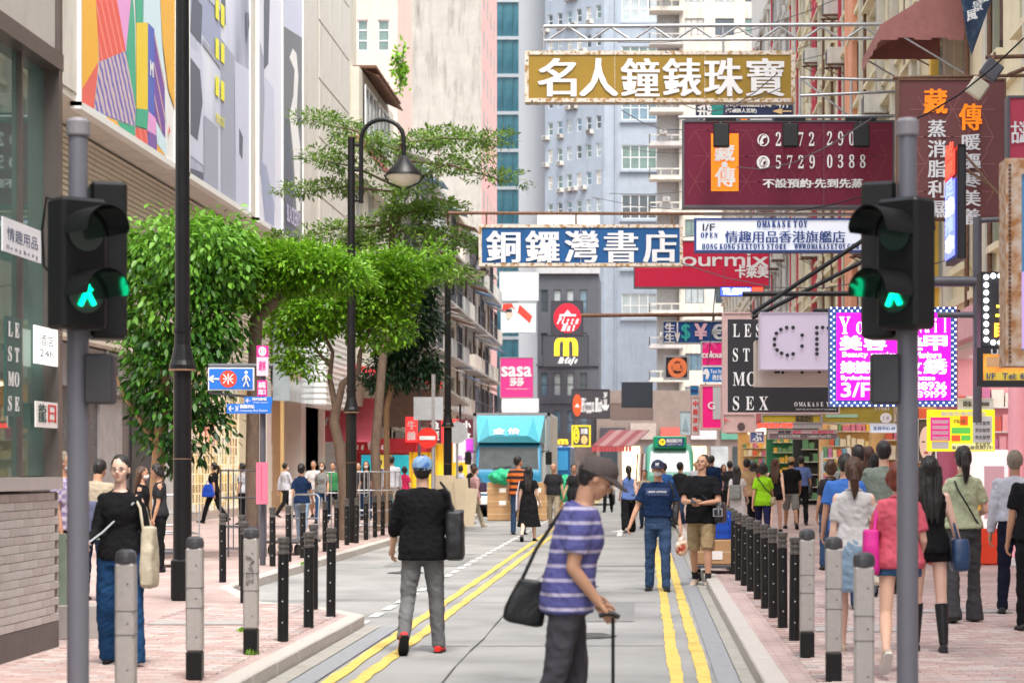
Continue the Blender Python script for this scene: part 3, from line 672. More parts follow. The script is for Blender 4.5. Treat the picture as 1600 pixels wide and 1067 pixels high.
# ======== glass tower
t=thing('glass_tower','blue green curtain wall tower behind the white block','building',(-20.5,260,0))
GT=ramp_mat('tower_glass','noise',[(.3,(.008,.05,.075)),(.45,(.025,.11,.15)),(.58,(.07,.20,.24)),(.72,(.25,.36,.40))],.28,rough=.25,mscale=(1,1,.5),detail=4)
b=MB(); b.bb(0,7.8,.3,14,0,80); b.build('core',CONC,t)
pmn=MB().bb(0,1.22,0,.1,0,4.3).mesh('pane',GT)
for i in range(6):
    for j in range(16): place('pane',pmn,t,(.2+i*1.26,0,4+4.75*j))
sp=MB().bb(-.05,7.9,-.25,.2,0,.42).mesh('floor_band',mat('pale_metal',(.40,.44,.46),.4,var=.05))
for j in range(17): place('floor_band',sp,t,(0,0,3.55+4.75*j))
t=thing('background_block','white slab block filling the gap beside the glass tower','building',(-14.6,240,0))
b=MB(); b.bb(0,3.2,0,9,0,80); b.build('wall',mat('white_slab',(.34,.36,.38),.8,var=.04),t)
# ======== blue tower
BLU=mat('pale_blue_render',(.30,.345,.40),.85,var=.09,vs=.8,bump=.05,dirt=.28)
t=thing('pale_blue_tower','tall pale blue apartment tower closing the street','building',(-4.6,230,0))
frs=Fr((-7,-0+6,0),(6.6/8.9,-6/8.9,0),(-6/8.9,-6.6/8.9,0)); 
# oblique left face
U_=Vector((6.9,-6,0)).normalized(); N2=Vector((-6,-6.9,0)).normalized()*1
fo=Fr((-6.7,6,0),U_,Vector((U_.y,-U_.x,0)))
LN=Vector((6.9,6,0)).length
hl=[h for h in grid_windows(.45,1.5,6,18,3.1,19,.75,1.5)]
facade(fo,0,LN,0,78,hl,BLU,WHITE,t,1,2,back=3,depth=.2,t=.07,name='oblique_wall')
ff=Fr((.2,0,0),(1,0,0),(0,-1,0)); hl=grid_windows(2.0,9,1,18.4,5.55,11,3.9,2.7)+grid_windows(7.1,9,1,19,5.55,11,.85,2.2)
facade(ff,0,8.6,0,78,hl,BLU,WHITE,t,4,2,back=9,depth=.2,t=.08)
b=MB()
for u in (1.3,6.5): b.tube([ff.p(u,0,.12),ff.p(u,78,.12)],.1,6)
b.build('drain_pipe',BLU,t)
for j in range(11):
    b=MB(); box_on(b,ff,1.8,6.1,18.05+5.55*j,18.25+5.55*j,0,.3); b.build('window_ledge',BLU,t)
for k in range(60):
    u=random.choice((.35,1.65,2.6,3.9,4.8,6.2,7.2)); z=17.2+3.1*random.randrange(17)
    ac(Fr(fo.O+t.location,fo.U,fo.N),u,z+.3,'air conditioner on the oblique face of the pale blue tower','air conditioners on the blue tower',1.15)
for k in range(9): ac(Fr(ff.O+t.location,ff.U,ff.N),7.5,17.7+5.55*k,'air conditioner beside the narrow windows of the blue tower front','air conditioners on the blue tower front',1.1)
# ======== charcoal restaurant building
CH=mat('charcoal_render',(.075,.08,.095),.7,var=.15,vs=1.5); 
t=thing('charcoal_restaurant_building','charcoal painted corner building carrying restaurant signs','building',(-9.3,180,0))
U3=Vector((.8,.6,0)); fl_=Fr((0,0,0),(1,0,0),(0,-1,0))
hl=[(.3+1.15*c,.3+1.15*c+.62,z,z+2) for c in range(4) for z in (4.6,7.9,15.2)]+[(.3+1.15*c,.3+1.15*c+.62,11.4,13.4) for c in range(4)]
facade(fl_,0,5.4,.1,18.6,hl,CH,GUNM,t,1,2,back=10,t=.05,gls=[GL[0],GL[1],GL[3]])
for z0_,z1_,d_ in ((18.6,19.4,.3),(10.5,10.7,.16),(7.2,7.35,.16)): MB().bb(-.1,5.5,-d_,0,z0_,z1_).build('cornice',mat('pale_cornice',(.40,.41,.42),.8,dirt=.4) if z0_>18 else CH,t)
b=MB(); b.bb(0,5.4,-.02,4,19.4,24); b.build('upper_storey',mat('pale_upper',(.60,.61,.62),.8,var=.1,dirt=.4),t)
for c in range(4): window(Fr((0,-.02,0),(1,0,0),(0,-1,0)),(.4+1.2*c,1.2+1.2*c,20.4,22.2),t,WHITE,GL[0],1,2,-.06)
# dark shop base
b=MB(); b.bb(.2,5.2,-.3,0,.1,3.6); b.build('shop_front',mat('cafe_front',(.16,.13,.12),.4,var=.4,vs=1.2),t)
# narrow blue infill facade
# ======== stepped concrete balcony block
t=thing('balcony_block','stained concrete block with stepped boxy balconies at the street end','building',(1.0,205,0))
BC=mat('stained_concrete',(.50,.47,.41),.88,var=.14,vs=1.2,dirt=.55)
ff=Fr((0,0,0),(1,0,0),(0,-1,0)); hl=grid_windows(3.2,3.0,3,4.6,3.35,14,1.9,1.7)
facade(ff,2.6,13,0,54,hl,BC,GUNM,t,3,1,back=8)
b=MB(); b.bb(0.4,2.6,.6,8,0,54); b.build('recess_wall',mat('recess',(.32,.31,.30),.9,var=.2),t)
for j in range(15):
    z=3.4+3.35*j
    b=MB(); b.bb(-.4,3.0,-1.6,.6,z,z+.18); b.bb(-.4,3.0,-1.6,-1.48,z+.18,z+.42); b.bb(-.4,3.0,-1.6,-1.48,z+.98,z+1.1)
    for q in range(4): b.bb(-.4+1.1*q,-.32+1.1*q,-1.6,-1.48,z+.4,z+1.0)
    b.bb(-.4,-.3,-1.6,.6,z+.18,z+1.1); b.build('balcony',BC if j%3 else CONC,t)
    if j%2: 
        ac(Fr((t.location.x+.2,t.location.y-1.6,0),(1,0,0),(0,-1,0)),.8+.3*(j%3),z+1.1,'air conditioner resting on a stepped concrete balcony','air conditioners on the concrete balconies')
# green-glass office and yellowish block behind (upper right of centre)
t=thing('office_block','beige office block with tall green glass strips behind the truss','building',(10.2,240,0))
b=MB(); b.bb(-3.2,9,0,9,0,75); b.build('wall',mat('beige_office',(.45,.40,.29),.8,var=.08,dirt=.25),t)
pq=MB().bb(0,1.1,-.1,0,0,3.2).mesh('window_strip',GT)
for i in range(6):
    for j in range(9): place('window_strip',pq,t,(1.6+1.3*i,0,42+3.6*j))
for j in range(4): 
    for i in range(2): place('window_strip',pq,t,(-2.7+1.7*i,0,44+7*j))
# ======== right row  X=6
YC=mat('yellow_cream_render',(.74,.67,.48),.85,var=.07,vs=2,dirt=.4); OR=mat('salmon_pilaster',(.78,.36,.22),.8,var=.1); RD=mat('crimson_pilaster',(.52,.06,.09),.7,var=.1)
def right_house(name,label,y0,wd,wm,top,floors,z0=5.4,dz=3.2,cols=4,fm=WHITE,pil=(),X=6.0):
    t=thing(name,label,'building',(X,y0,0)); fr=Fr((0,0,0),(0,1,0),(-1,0,0))
    hl=[]
    cw=wd/cols
    for f in range(floors):
        for c in range(cols): hl.append((cw*c+cw*.22,cw*c+cw*.78,z0+f*dz,z0+f*dz+1.7))
    facade(fr,.01,wd-.01,4.1,top,hl,wm,fm,t,3,2,back=8)
    for f in range(floors):
        for c in range(cols):
            b=MB(); box_on(b,fr,cw*c+cw*.17,cw*c+cw*.83,z0+f*dz-.16,z0+f*dz-.04,0,.14); b.build('sill',wm,t)
            b=MB(); box_on(b,fr,cw*c+cw*.12,cw*c+cw*.88,z0+f*dz+1.85,z0+f*dz+1.93,0,.2); b.build('window_hood',wm,t)
    for (u,w,m) in pil: b=MB(); box_on(b,fr,u,u+w,4.2,top,0,.16); b.build('pilaster',m,t)
    for f in range(floors+1): b=MB(); box_on(b,fr,.02,wd-.02,z0+f*dz-.75,z0+f*dz-.6,0,.1); b.build('string_course',wm,t)
    return t,fr
H1,fr1=right_house('cream_house','cream house with mouldings above the maroon vertical sign','y' and 30,17,YC,26,6,cols=5,pil=((.3,.3,CREAM),(5,.3,CREAM),(9.6,.3,CREAM),(11.6,.25,mat('yellow_pipe_paint',(.8,.5,.08),.6)),(14.6,.5,CREAM)))
H2,fr2=right_house('yellow_house','pale yellow house with salmon and crimson pilasters behind the burgundy sign',47.2,36,YC,30,7,cols=9,pil=((1,.35,CREAM),(3.6,.35,CREAM),(8,.35,CREAM),(10.2,1.2,OR),(11.7,.5,OR),(14.0,.35,RD),(21,.35,CREAM),(23.5,.5,RD),(33,.6,CREAM)))
H3,fr3=right_house('grey_house','grey rendered house further down the right row',83.5,30,TM[0],28,6,cols=7)
H4,fr4=right_house('far_right_house','weathered house at the far end of the right row',114,40,TM[2],24,5,cols=8)
H0,fr0=right_house('near_right_house','grey rendered house at the right edge with rusty sign arms',14,15.8,TM[3],26,6,cols=4)
lab=[('window air conditioner on the cream house above the maroon sign','air conditioners on the cream house'),('window air conditioner on the yellow house with pilasters','air conditioners on the yellow house'),('air conditioner on the grey house down the right row','air conditioners on the grey house')]
for (hh,fr,wd,fl,k,n) in ((H1,fr1,17,6,0,10),(H2,fr2,36,7,1,26),(H3,fr3,30,6,2,12)):
    for i in range(n):
        ac(Fr(Vector(hh.location)+fr.O,fr.U,fr.N),random.uniform(1,wd-1),5.6+3.2*random.randrange(fl)+random.choice((0,1.5)),lab[k][0],lab[k][1],1.15)
# pipes
for (hh,fr,wd) in ((H1,fr1,17),(H2,fr2,36),(H3,fr3,30)):
    for i in range(int(wd/3)):
        u=1+i*3+random.uniform(0,1); b=MB(); b.tube([fr.p(u,4.5,.1),fr.p(u,24,.1)],.045,6); b.build('pipe',random.choice([CREAM,RUST,RD,CONC]),hh)
# ======== right-hand shops on the ground floor
WL=mat('shop_light_warm',(1,.80,.48),.5,var=0,emit=2.6); WLW=mat('shop_light_white',(1,.97,.9),.5,var=0,emit=3)
def shop(name,label,y0,y1,wallm,lightm,goods,header,X=6.0,h=3.9,counter=None,depth=3.5):
    t=thing(name,label,'shop',(X,y0,0)); L=y1-y0
    b=MB(); b.bb(depth,depth+.1,0,L,.12,h); b.bb(0,depth,L-.12,L-.02,.12,h); b.bb(0,depth,.02,.12,.12,h); b.build('wall',wallm,t)
    b=MB(); b.bb(0,depth,.13,L-.13,h-.1,h); b.build('ceiling',WHITE,t)
    n=max(1,int(L/2.2))
    for k in range(n): b=MB(); b.bb(.6,depth-.5,(k+.4)*L/n,(k+.4)*L/n+.22,h-.2,h-.12); b.build('ceiling_light',lightm,t)
    b=MB(); b.bb(-.25,0,0,L,h,h+.55); b.build('header',header,t)
    # shelves with goods against far and back walls
    for side in range(2):
        sh=MB(); gd=MB(); rnd=random.Random(int(y0*7)+side)
        for j in range(6):
            z=.3+j*.5
            if side==0:
                sh.bb(.3,depth-.1,L-.5,L-.14,z,z+.03); x=.35
                while x<depth-.4:
                    w=rnd.uniform(.08,.28); hh=rnd.uniform(.15,.4); gd.mat(rnd.randrange(len(goods))).bb(x,x+w,L-.46,L-.2,z+.03,z+.03+hh); x+=w+.03
            else:
                sh.bb(depth-.4,depth-.02,.3,L-.6,z,z+.03); x=.35
                while x<L-.8:
                    w=rnd.uniform(.1,.35); hh=rnd.uniform(.15,.4); gd.mat(rnd.randrange(len(goods))).bb(depth-.36,depth-.1,x,x+w,z+.03,z+.03+hh); x+=w+.04
        sh.build('shelf',WHITE,t); tag(gd.build('goods',goods,t),kind='stuff')
    return t
GOODS=[mat('goods_%d'%i,c,.5,var=.1) for i,c in enumerate([(.8,.7,.4),(.75,.15,.1),(.2,.45,.6),(.85,.82,.75),(.8,.5,.08),(.15,.35,.2),(.6,.2,.4)])]
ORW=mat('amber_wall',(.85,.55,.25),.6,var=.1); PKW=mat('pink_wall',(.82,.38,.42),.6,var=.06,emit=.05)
shop('cosmetics_shop','pink walled cosmetics shop behind the old man in white',30.5,42,PKW,WLW,[GOODS[3],GOODS[6],GOODS[1],PKW],mat('header_pink',(.75,.4,.45),.5))
shop('snack_shop','amber lit snack shop behind the women in short sleeves',42.2,54,ORW,WL,GOODS,mat('header_grey',(.55,.52,.5),.5))
shop('book_shop','amber lit shop with bookshelves beyond the man in blue shirt',54.2,70,ORW,WL,GOODS,mat('header_cream',(.6,.55,.5),.5))
shop('dark_shop','dark doorway shop under the pale two line header',70.2,82,DKI,WL,[DKI,GOODS[5]],mat('header_cream',(.6,.55,.5),.5))
shop('green_shop','green curtained shop far down the right pavement',82.2,100,mat('green_wall',(.03,.22,.10),.6,var=.2),WL,[GOODS[5],GOODS[4]],mat('header_green',(.05,.25,.12),.5))
shop('far_shop','colourful shop furthest along the right pavement',100.2,130,ORW,WL,GOODS,mat('header_red',(.6,.08,.08),.5))
shop('edge_shop','brightly lit shop at the right edge of the picture',16,30.3,PKW,WLW,GOODS,mat('header_pink',(.75,.4,.45),.5))
# far street-end buildings closing the view low down
t=thing('street_end_shops','row of dark shop fronts closing the street behind the minibus','building',(-4.0,176,0))
b=MB(); b.bb(0,14,0,6,0,8.2); b.build('wall',mat('end_brown',(.20,.16,.14),.7,var=.2,vs=1),t)
for k in range(7):
    b=MB(); b.bb(.3+1.9*k,1.8+1.9*k,-.12,0,.4,3.4); b.build('shop_window',[GL[0],INT,GL[1],DKI,INT,GL[3],GL[0]][k],t)
for k in range(5): b=MB(); b.bb(.3+2.6*k,2.5+2.6*k,-.3,0,4.0,5.0+.4*(k%2)); b.build('fascia',[mat('f%d'%q,c,.5,var=.2) for q,c in enumerate([(.05,.05,.06),(.35,.30,.27),(.6,.1,.08),(.45,.45,.47),(.08,.25,.18)])][k],t)
# opposite side behind the camera so that glass has something to mirror and the canyon is closed
t=thing('street_wall','house row behind the viewpoint on the right','building',(6.0,-30,0))
facade(Fr((0,0,0),(0,1,0),(-1,0,0)),0,43.8,0,26,grid_windows(1.5,3.6,12,5.5,3.2,6,1.8,1.7),TM[1],WHITE,t,2,2,back=6)
# ---------------- signs.  rectangles are real boards at distance Z facing the street
NEG=Vector((0,-1,0))
def colr(name,c,e=0): return mat(name,c,.5,var=.05 if e==0 else 0,vs=2,emit=e)
TW=colr('sign_white',(.70,.70,.70)); TB=colr('sign_navy',(.02,.05,.2)); TO=colr('sign_orange',(.80,.20,.005),.2); TK=colr('sign_black',(.02,.02,.025))
def board(name,label,cat,px0,py0,px1,py1,Z,fm,frm,texts=(),depth=.22,fw=.07,rects=(),group=None,back=True,dy=0,notag=False,parent=None):
    a=P(px0,py1,Z); c=P(px1,py0,Z)
    t=thing(name,label,cat,(a.x,Z,a.z),0,group); w=c.x-a.x; h=c.z-a.z
    MB().bb(fw,w-fw,0,depth,fw,h-fw).build('face',fm,t)
    if fw:
        f=MB(); f.bb(0,w,-.02,depth+.02,0,fw).bb(0,w,-.02,depth+.02,h-fw,h).bb(0,fw,-.02,depth+.02,fw,h-fw).bb(w-fw,w,-.02,depth+.02,fw,h-fw); f.build('frame',frm,t)
    if w>2.4 and fw:
        for j in range(1,int(w/1.05)): MB().bb(w*j/int(w/1.05)-.005,w*j/int(w/1.05)+.005,-.003,.004,fw,h-fw).build('seam',fm if j%2 else frm,t)
    k=0
    for (x0,y0,x1,y1,m) in rects:
        q0=P(x0,y1,Z)-t.location; q1=P(x1,y0,Z)-t.location; k+=1
        MB().bb(q0.x,q1.x,-.008-.002*k,0.001,q0.z,q1.z).build('panel',m,t)
    grp={}
    for tx in texts:
        s,x0,y0,x1,y1,m=tx[:6]; bx=tx[6] if len(tx)>6 else 0; by=tx[7] if len(tx)>7 else 0; sl=tx[8] if len(tx)>8 else 0
        b=MB(); q0=P(x0,y1,Z)-t.location; q1=P(x1,y0,Z)-t.location
        text_into(b,s,Vector((q0.x,-.024-.001*k,q0.z)),Vector((q1.x-q0.x,0,0)),Vector((0,0,q1.z-q0.z)),NEG,bx,by,sl); b.build('lettering',m,t); k+=1
    return t
def spread(s,x0,y0,x1,y1,m,gap=.18,bx=0,by=0):
    n=len(s); st=(x1-x0)/n; return [(ch,x0+st*i+st*gap/2,y0,x0+st*(i+1)-st*gap/2,y1,m,bx,by) for i,ch in enumerate(s) if ch!=' ']
def column(s,x0,y0,x1,y1,m,gap=.15,bx=0,by=0):
    n=len(s); st=(y1-y0)/n; return [(ch,x0,y0+st*i+st*gap/2,x1,y0+st*(i+1)-st*gap/2,m,bx,by) for i,ch in enumerate(s) if ch!=' ']
GOLD=mat('gold_board',(.27,.165,.013),.5,var=.1,vs=1.2,dirt=.3); RAGG=ramp_mat('rusted_edge','noise',[(.38,(.30,.17,.06)),(.48,(.55,.48,.40)),(.6,(.62,.57,.52)),(.7,(.10,.08,.06))],9,rough=.8)
NAVY=mat('blue_board',(.004,.075,.23),.5,var=.12,vs=1.5,dirt=.3); SILV=colr('silver_white',(.66,.66,.68))
board('gold_hanging_sign','long golden hanging sign with six white characters, highest over the street','sign',820,80,1242,160,48,GOLD,RAGG,
  spread('名人鐘錶珠寶',838,92,1228,151,SILV,.12,.028,.006),depth=.35,fw=.09)
board('blue_hanging_sign','blue hanging sign with five silver characters spanning the road','sign',748,351,1067,416,45,NAVY,RAGG,
  spread('銅鑼灣書店',756,361,1062,410,SILV,.18,.024,.005),depth=.3,fw=.07)
MARO=ramp_mat('burgundy_board','noise',[(.3,(.11,.004,.025)),(.7,(.15,.008,.03))],.4,rough=.45,detail=2)
def lattice(t,w,h,m,step=.5):
    b=MB(); n=0; cx=0
    for i in range(int(w/step)+1):
        for j in range(int(h/step)+1):
            c=Vector((i*step+(step/2 if j%2 else 0),-.006,j*step))
            for k in range(6):
                a=k*math.pi/3; d=Vector((math.cos(a),0,math.sin(a))); e=c+d*step*.55; p=Vector((-d.z,0,d.x))*.006
                if 0.1<e.x<w-.1 and .1<e.z<h-.1 and .1<c.x<w-.1 and .1<c.z<h-.1: b.quad(c-p,e-p,e+p,c+p)
    b.build('star_lattice',m,t)
LATM=colr('lattice_red',(.20,.035,.05))
t=board('burgundy_hanging_sign','wide burgundy sign with two phone numbers and an orange badge under three lamps','sign',1066,188,1398,324,40,MARO,GUNM,
  [('藏',1117,226,1147,252,TW,.012,.006),('·',1128,254,1136,262,TW,.01,.01),('傳',1118,262,1148,292,TW,.012,.006),(serif('2572'),1212,207,1272,229,TW),(serif('2900'),1292,206,1352,228,TW),(serif('5729'),1212,243,1273,264,TW),(serif('0388'),1292,242,1352,263,TW),
   ('不設預約·先到先蒸',1192,280,1348,294,TW,.008,.003),('✆',1184,210,1201,229,TW,.01),('○',1183,244,1202,265,TW,.008),('✆',1187,248,1198,261,TW,.01)],depth=.4,fw=.04,
  rects=[(1111,209,1154,299,TO)])
lattice(t,4.15,1.7,LATM)
for x in (1127,1235,1346):
    l=thing('sign_floodlight','',"floodlight",P(x,196,39.3)); i=(1127,1235,1346).index(x)
    l['label']=['black floodlight above the orange badge of the burgundy sign','black floodlight at the middle of the burgundy sign','black floodlight near the right end of the burgundy sign'][i]
    MB().box((0,0,-.2),(.31,.12,.46),M=Matrix.Rotation(R(-8),3,'X')).build('housing',BLACK,l,bevel=.02)
    b=MB(); b.tube([(0,.05,.02),(0,.35,.14),(0,.8,.14)],.025,6); b.bb(-.3,.3,.1,.16,.1,.16); b.build('bracket',BLACK,l)
MAR2=mat('maroon_board',(.15,.048,.048),.5,var=.12,vs=1); 
t=board('maroon_vertical_sign','dusty maroon vertical sign with orange heads over white character columns','sign',1403,123,1572,342,30,MAR2,RUST,
  [('藏',1444,140,1479,178,TO,.012,.004),('傳',1499,163,1533,204,TO,.012,.004)]+column('蒸消脂利濕',1450,186,1477,343,TW,.15,.008,.002)+column('暖軀寒美養',1503,208,1531,354,TW,.15,.008,.002),depth=.3,fw=.03)
lattice(t,1.55,2.0,colr('lattice_red2',(.30,.12,.11)),.4)
b=MB()
t2=board('red_edge_sign','narrow red sign cut off by the right edge, above the copper frame','sign',1574,150,1640,280,26,colr('red_board',(.42,.04,.08)),GUNM,[('古法按摩',1580,190,1630,225,TW,.01)],depth=.2,fw=.03)
board('practice_room_sign','dark blue sign about practice rooms tucked under the gold sign','sign',1087,155,1240,190,51,colr('dark_blue_board',(.02,.03,.09)),GUNM,
  [('飛',1090,162,1112,188,TW,.012,.004),('24小時飛鏢練習場',1134,159,1205,168,TW,.005),('(琴鋼無人駕駛)',1134,170,1182,178,TW,.004),(bold('4/F'),1212,158,1236,169,TW),('←',1208,171,1236,178,colr('sand',(.7,.5,.25)),.01,.01)],depth=.15,fw=.03,
  rects=[(1112,163,1130,188,colr('teal_mark',(.02,.22,.2))),(1134,181,1152,189,TW),(1157,181,1168,189,TO),(1172,181,1206,189,TW)])
LITW=mat('lit_white',(.62,.66,.74),.5,var=0,emit=.12)
board('white_lightbox_sign','white lightbox sign with navy lettering and a thin swag, in front of the crimson sign','sign',1085,341,1352,394,37,LITW,TB,
  [(bold('1/F'),1098,350,1117,361,TK),(serif('OPEN'),1095,364,1121,372,TB,.005),(serif('OMAKASE TOY'),1183,345,1261,356,TB,.006),('情趣用品香港旗艦店',1133,361,1320,380,TB,.006),(serif('HONG KONG SEXTOYS STORE'),1097,381,1228,390,TB,.005),(serif('WWW.OMAKASETOY.COM'),1241,381,1342,390,TB,.005)],depth=.25,fw=.035)
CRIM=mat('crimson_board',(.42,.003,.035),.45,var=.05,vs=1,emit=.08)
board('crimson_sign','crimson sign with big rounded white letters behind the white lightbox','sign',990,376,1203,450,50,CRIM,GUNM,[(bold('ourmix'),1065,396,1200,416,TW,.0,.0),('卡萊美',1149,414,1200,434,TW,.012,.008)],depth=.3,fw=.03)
LEDR=mat('led_red',(1,.04,.02),.5,var=0,emit=1.2); LEDB=mat('led_blue',(.05,.1,.9),.5,var=0,emit=.8); LEDW=mat('led_white',(1,1,1),.5,var=0,emit=1.6)
board('led_phone_sign','small red and blue LED strip sign with a phone number','sign',1125,448,1193,463,49,TK,TK,[(bold('TEL:51090114'),1129,451,1172,460,LEDW)],depth=.1,fw=.01,rects=[(1126,449,1174,462,LEDB),(1175,449,1192,462,LEDR)])
# exchange and small central signs
XB=mat('exchange_blue',(.005,.06,.24),.5,var=.15,vs=2)
board('money_exchange_sign','blue money exchange sign with currency symbols','sign',1035,501,1132,537,52,XB,STEEL,[('生',1039,505,1054,519,TW,.012,.004),('生',1039,521,1054,535,TW,.012,.004),('↓',1055,504,1062,535,TW,.01),(serif('$'),1065,506,1078,533,colr('teal_sym',(.03,.4,.38)),.01),('¥',1086,506,1104,530,colr('pink_sym',(.7,.45,.55)),.02,.01),('€',1112,507,1130,530,colr('grey_sym',(.55,.62,.66)),.02,.01)],depth=.2,fw=.03)
board('burger_sign','square black sign with a round orange emblem in a grey frame','sign',1037,555,1077,593,55,TK,STEEL,[('○',1045,560,1072,589,colr('copper',(.62,.16,.06),.1),.02,.02),(bold('COWBOYS'),1044,567,1072,580,colr('copper',(.62,.16,.06),.1),.01),('Tavern',1047,581,1070,586,colr('copper',(.62,.16,.06),.1))],depth=.25,fw=.06)
MG=mat('magenta_board',(.72,.005,.18),.5,var=.04,emit=.03)
board('magenta_word_sign','small magenta sign with white word above the taxi sign','sign',1095,533,1132,573,50,MG,STEEL,[(bold('colour'),1097,549,1131,559,TW,.01),('◠',1100,535,1118,545,colr('hot_pink',(.8,.1,.35)),.03)],depth=.2,fw=.04)
board('magenta_letter_sign','tall magenta sign with a grey patch beside the portrait panel','sign',1094,600,1130,672,49,MG,mat('old_pink_frame',(.5,.3,.28),.7,dirt=.4),[(bold('G'),1106,628,1117,639,TW)],depth=.2,fw=.06,rects=[(1114,602,1129,655,colr('grey_patch',(.42,.43,.45)))])
b_=colr('traffic_blue',(.01,.16,.50))
board('taxi_stand_sign','blue traffic sign pointing up to the taxi stand','traffic sign',1097,572,1130,598,46,b_,TW,[('↑',1099,576,1108,594,TW,.02,.01),(bold('Taxi Sta'),1110,577,1129,583,TW),('的士站',1114,585,1129,594,TW,.01)],depth=.05,fw=.02)
board('small_blue_sign','small bright blue sign left of the magenta signs','sign',1078,602,1092,618,52,colr('sky_sign',(.02,.3,.65)),STEEL,[('地產',1079,607,1091,614,TB,.01)],depth=.08,fw=.02)
board('thin_white_red_sign','thin white vertical sign with red marks by the minibus','sign',1079,620,1093,680,51,TW,mat('old_pink_frame',(.5,.3,.28),.7,dirt=.4),column('中醫診所',1083,624,1090,676,colr('red_ink2',(.75,.05,.05)),.3,.01),depth=.15,fw=.03)
board('pale_tower_sign','pale blue grey vertical sign above the minibus roof','sign',1062,642,1080,680,60,colr('pale_blue_print',(.45,.58,.64)),STEEL,[('▲',1066,650,1076,672,colr('grey_print',(.3,.4,.46)))],depth=.15,fw=.02)
# lifestyle sign in old pinkish frame with portrait panel
FRP=mat('pinkish_frame',(.52,.36,.34),.7,var=.15,dirt=.4)
BLKB=mat('black_board',(.022,.022,.026),.45,var=.1)
board('black_word_sign','big black sign with stacked white serif words in a pinkish frame','sign',1129,488,1312,646,34,FRP,FRP,
  [(serif('LESS'),1145,506,1207,527,TW),(serif('STYLE'),1145,544,1222,565,TW),(serif('MORE'),1145,581,1222,603,TW),(serif('SEX'),1145,619,1200,641,TW),(serif('OMAKASE TOY'),1241,628,1309,635,TW),('Exploring and innovation of the pleasure',1244,638,1306,641,TW)],depth=.35,fw=.02,rects=[(1137,499,1311,645,BLKB)])
SKP=mat('portrait_skin',(.50,.33,.30),.5,var=.06)
board('portrait_sign','close-up portrait panel showing pink lips beneath the black word sign','sign',1129,646,1181,675,34,SKP,FRP,[('●',1152,660,1164,673,colr('mole',(.08,.05,.05))),('◣',1131,652,1141,658,colr('lip',(.5,.1,.12)))],depth=.3,fw=.02)
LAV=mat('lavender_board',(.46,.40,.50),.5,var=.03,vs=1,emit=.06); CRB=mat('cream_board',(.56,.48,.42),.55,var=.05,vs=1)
dots=[]
for (x,y) in [(1220,515),(1229,512),(1239,512),(1213,521),(1210,530),(1210,539),(1214,547),(1221,552),(1230,555),(1239,553),(1253,524),(1253,541),(1276,512),(1285,512),(1276,521),(1276,530),(1276,538),(1276,546),(1276,553),(1294,513)]: dots.append(('●',x-3,y-3,x+3,y+3,TK))
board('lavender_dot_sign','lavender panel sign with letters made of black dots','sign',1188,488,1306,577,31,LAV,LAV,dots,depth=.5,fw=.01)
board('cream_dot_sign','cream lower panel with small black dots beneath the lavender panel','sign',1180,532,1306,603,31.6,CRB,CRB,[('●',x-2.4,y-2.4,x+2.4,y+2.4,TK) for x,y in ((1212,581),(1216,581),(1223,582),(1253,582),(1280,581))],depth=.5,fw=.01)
# magenta beauty sign with blinking bulb border
MAG=mat('lit_magenta',(.60,.003,.46),.5,var=0,emit=.55); TWL=mat('lit_letters',(1,.9,1),.5,var=0,emit=1.0); PKL=mat('lit_pink_letters',(1,.6,.8),.5,var=0,emit=.8)
BLB=mat('bulb_border',(.04,.09,.30),.4,var=.1); BUL=mat('bulb',(.75,.85,1),.3,var=0,emit=1.3)
t=board('magenta_beauty_sign','glowing magenta beauty salon sign ringed with tiny white bulbs','sign',1297,480,1494,635,25,BLB,BLB,
  [(serif('YoYo'),1311,495,1400,522,TWL),(serif('Nail'),1430,497,1478,520,TWL),('美',1313,525,1345,547,TWL,.012,.004),('容',1350,525,1384,547,TWL,.012,.004),('美',1408,525,1440,547,TWL,.012,.004),('甲',1444,525,1478,547,TWL,.012,.004),(bold('Beauty service'),1316,550,1400,560,TWL),(bold('Manicure'),1430,550,1470,559,TWL),('嫁接睫毛',1314,565,1400,583,TWL,.01,.003),('紋',1410,563,1438,584,TWL,.012,.003),('綉',1444,561,1478,584,TWL,.012,.003),(bold('Eyelashes'),1314,587,1360,595,TWL),(bold('Tattoo'),1428,587,1460,594,TWL),
   (bold('3/F'),1314,598,1360,620,PKL,.004),(bold('TEL:'),1368,602,1394,618,PKL),(bold('60388936'),1398,597,1478,609,TWL),(bold('60289199'),1398,611,1478,621,PKL)],depth=.25,fw=.01,rects=[(1307,489,1485,625,MAG)])
bm=MB(); a=P(1297,635,25); c=P(1494,480,25); w=c.x-a.x; h=c.z-a.z
nx=int(w/.036); nz=int(h/.036)
for i in range(nx+1):
    for j in range(nz+1):
        if 2<=i<=nx-2 and 2<=j<=nz-2: continue
        if (i+j)%2: bm.box((.01+i*(w-.02)/nx,-.024,.01+j*(h-.02)/nz),(.019,.012,.019))
tag(bm.build('bulb_ring',BUL,t),kind='stuff')
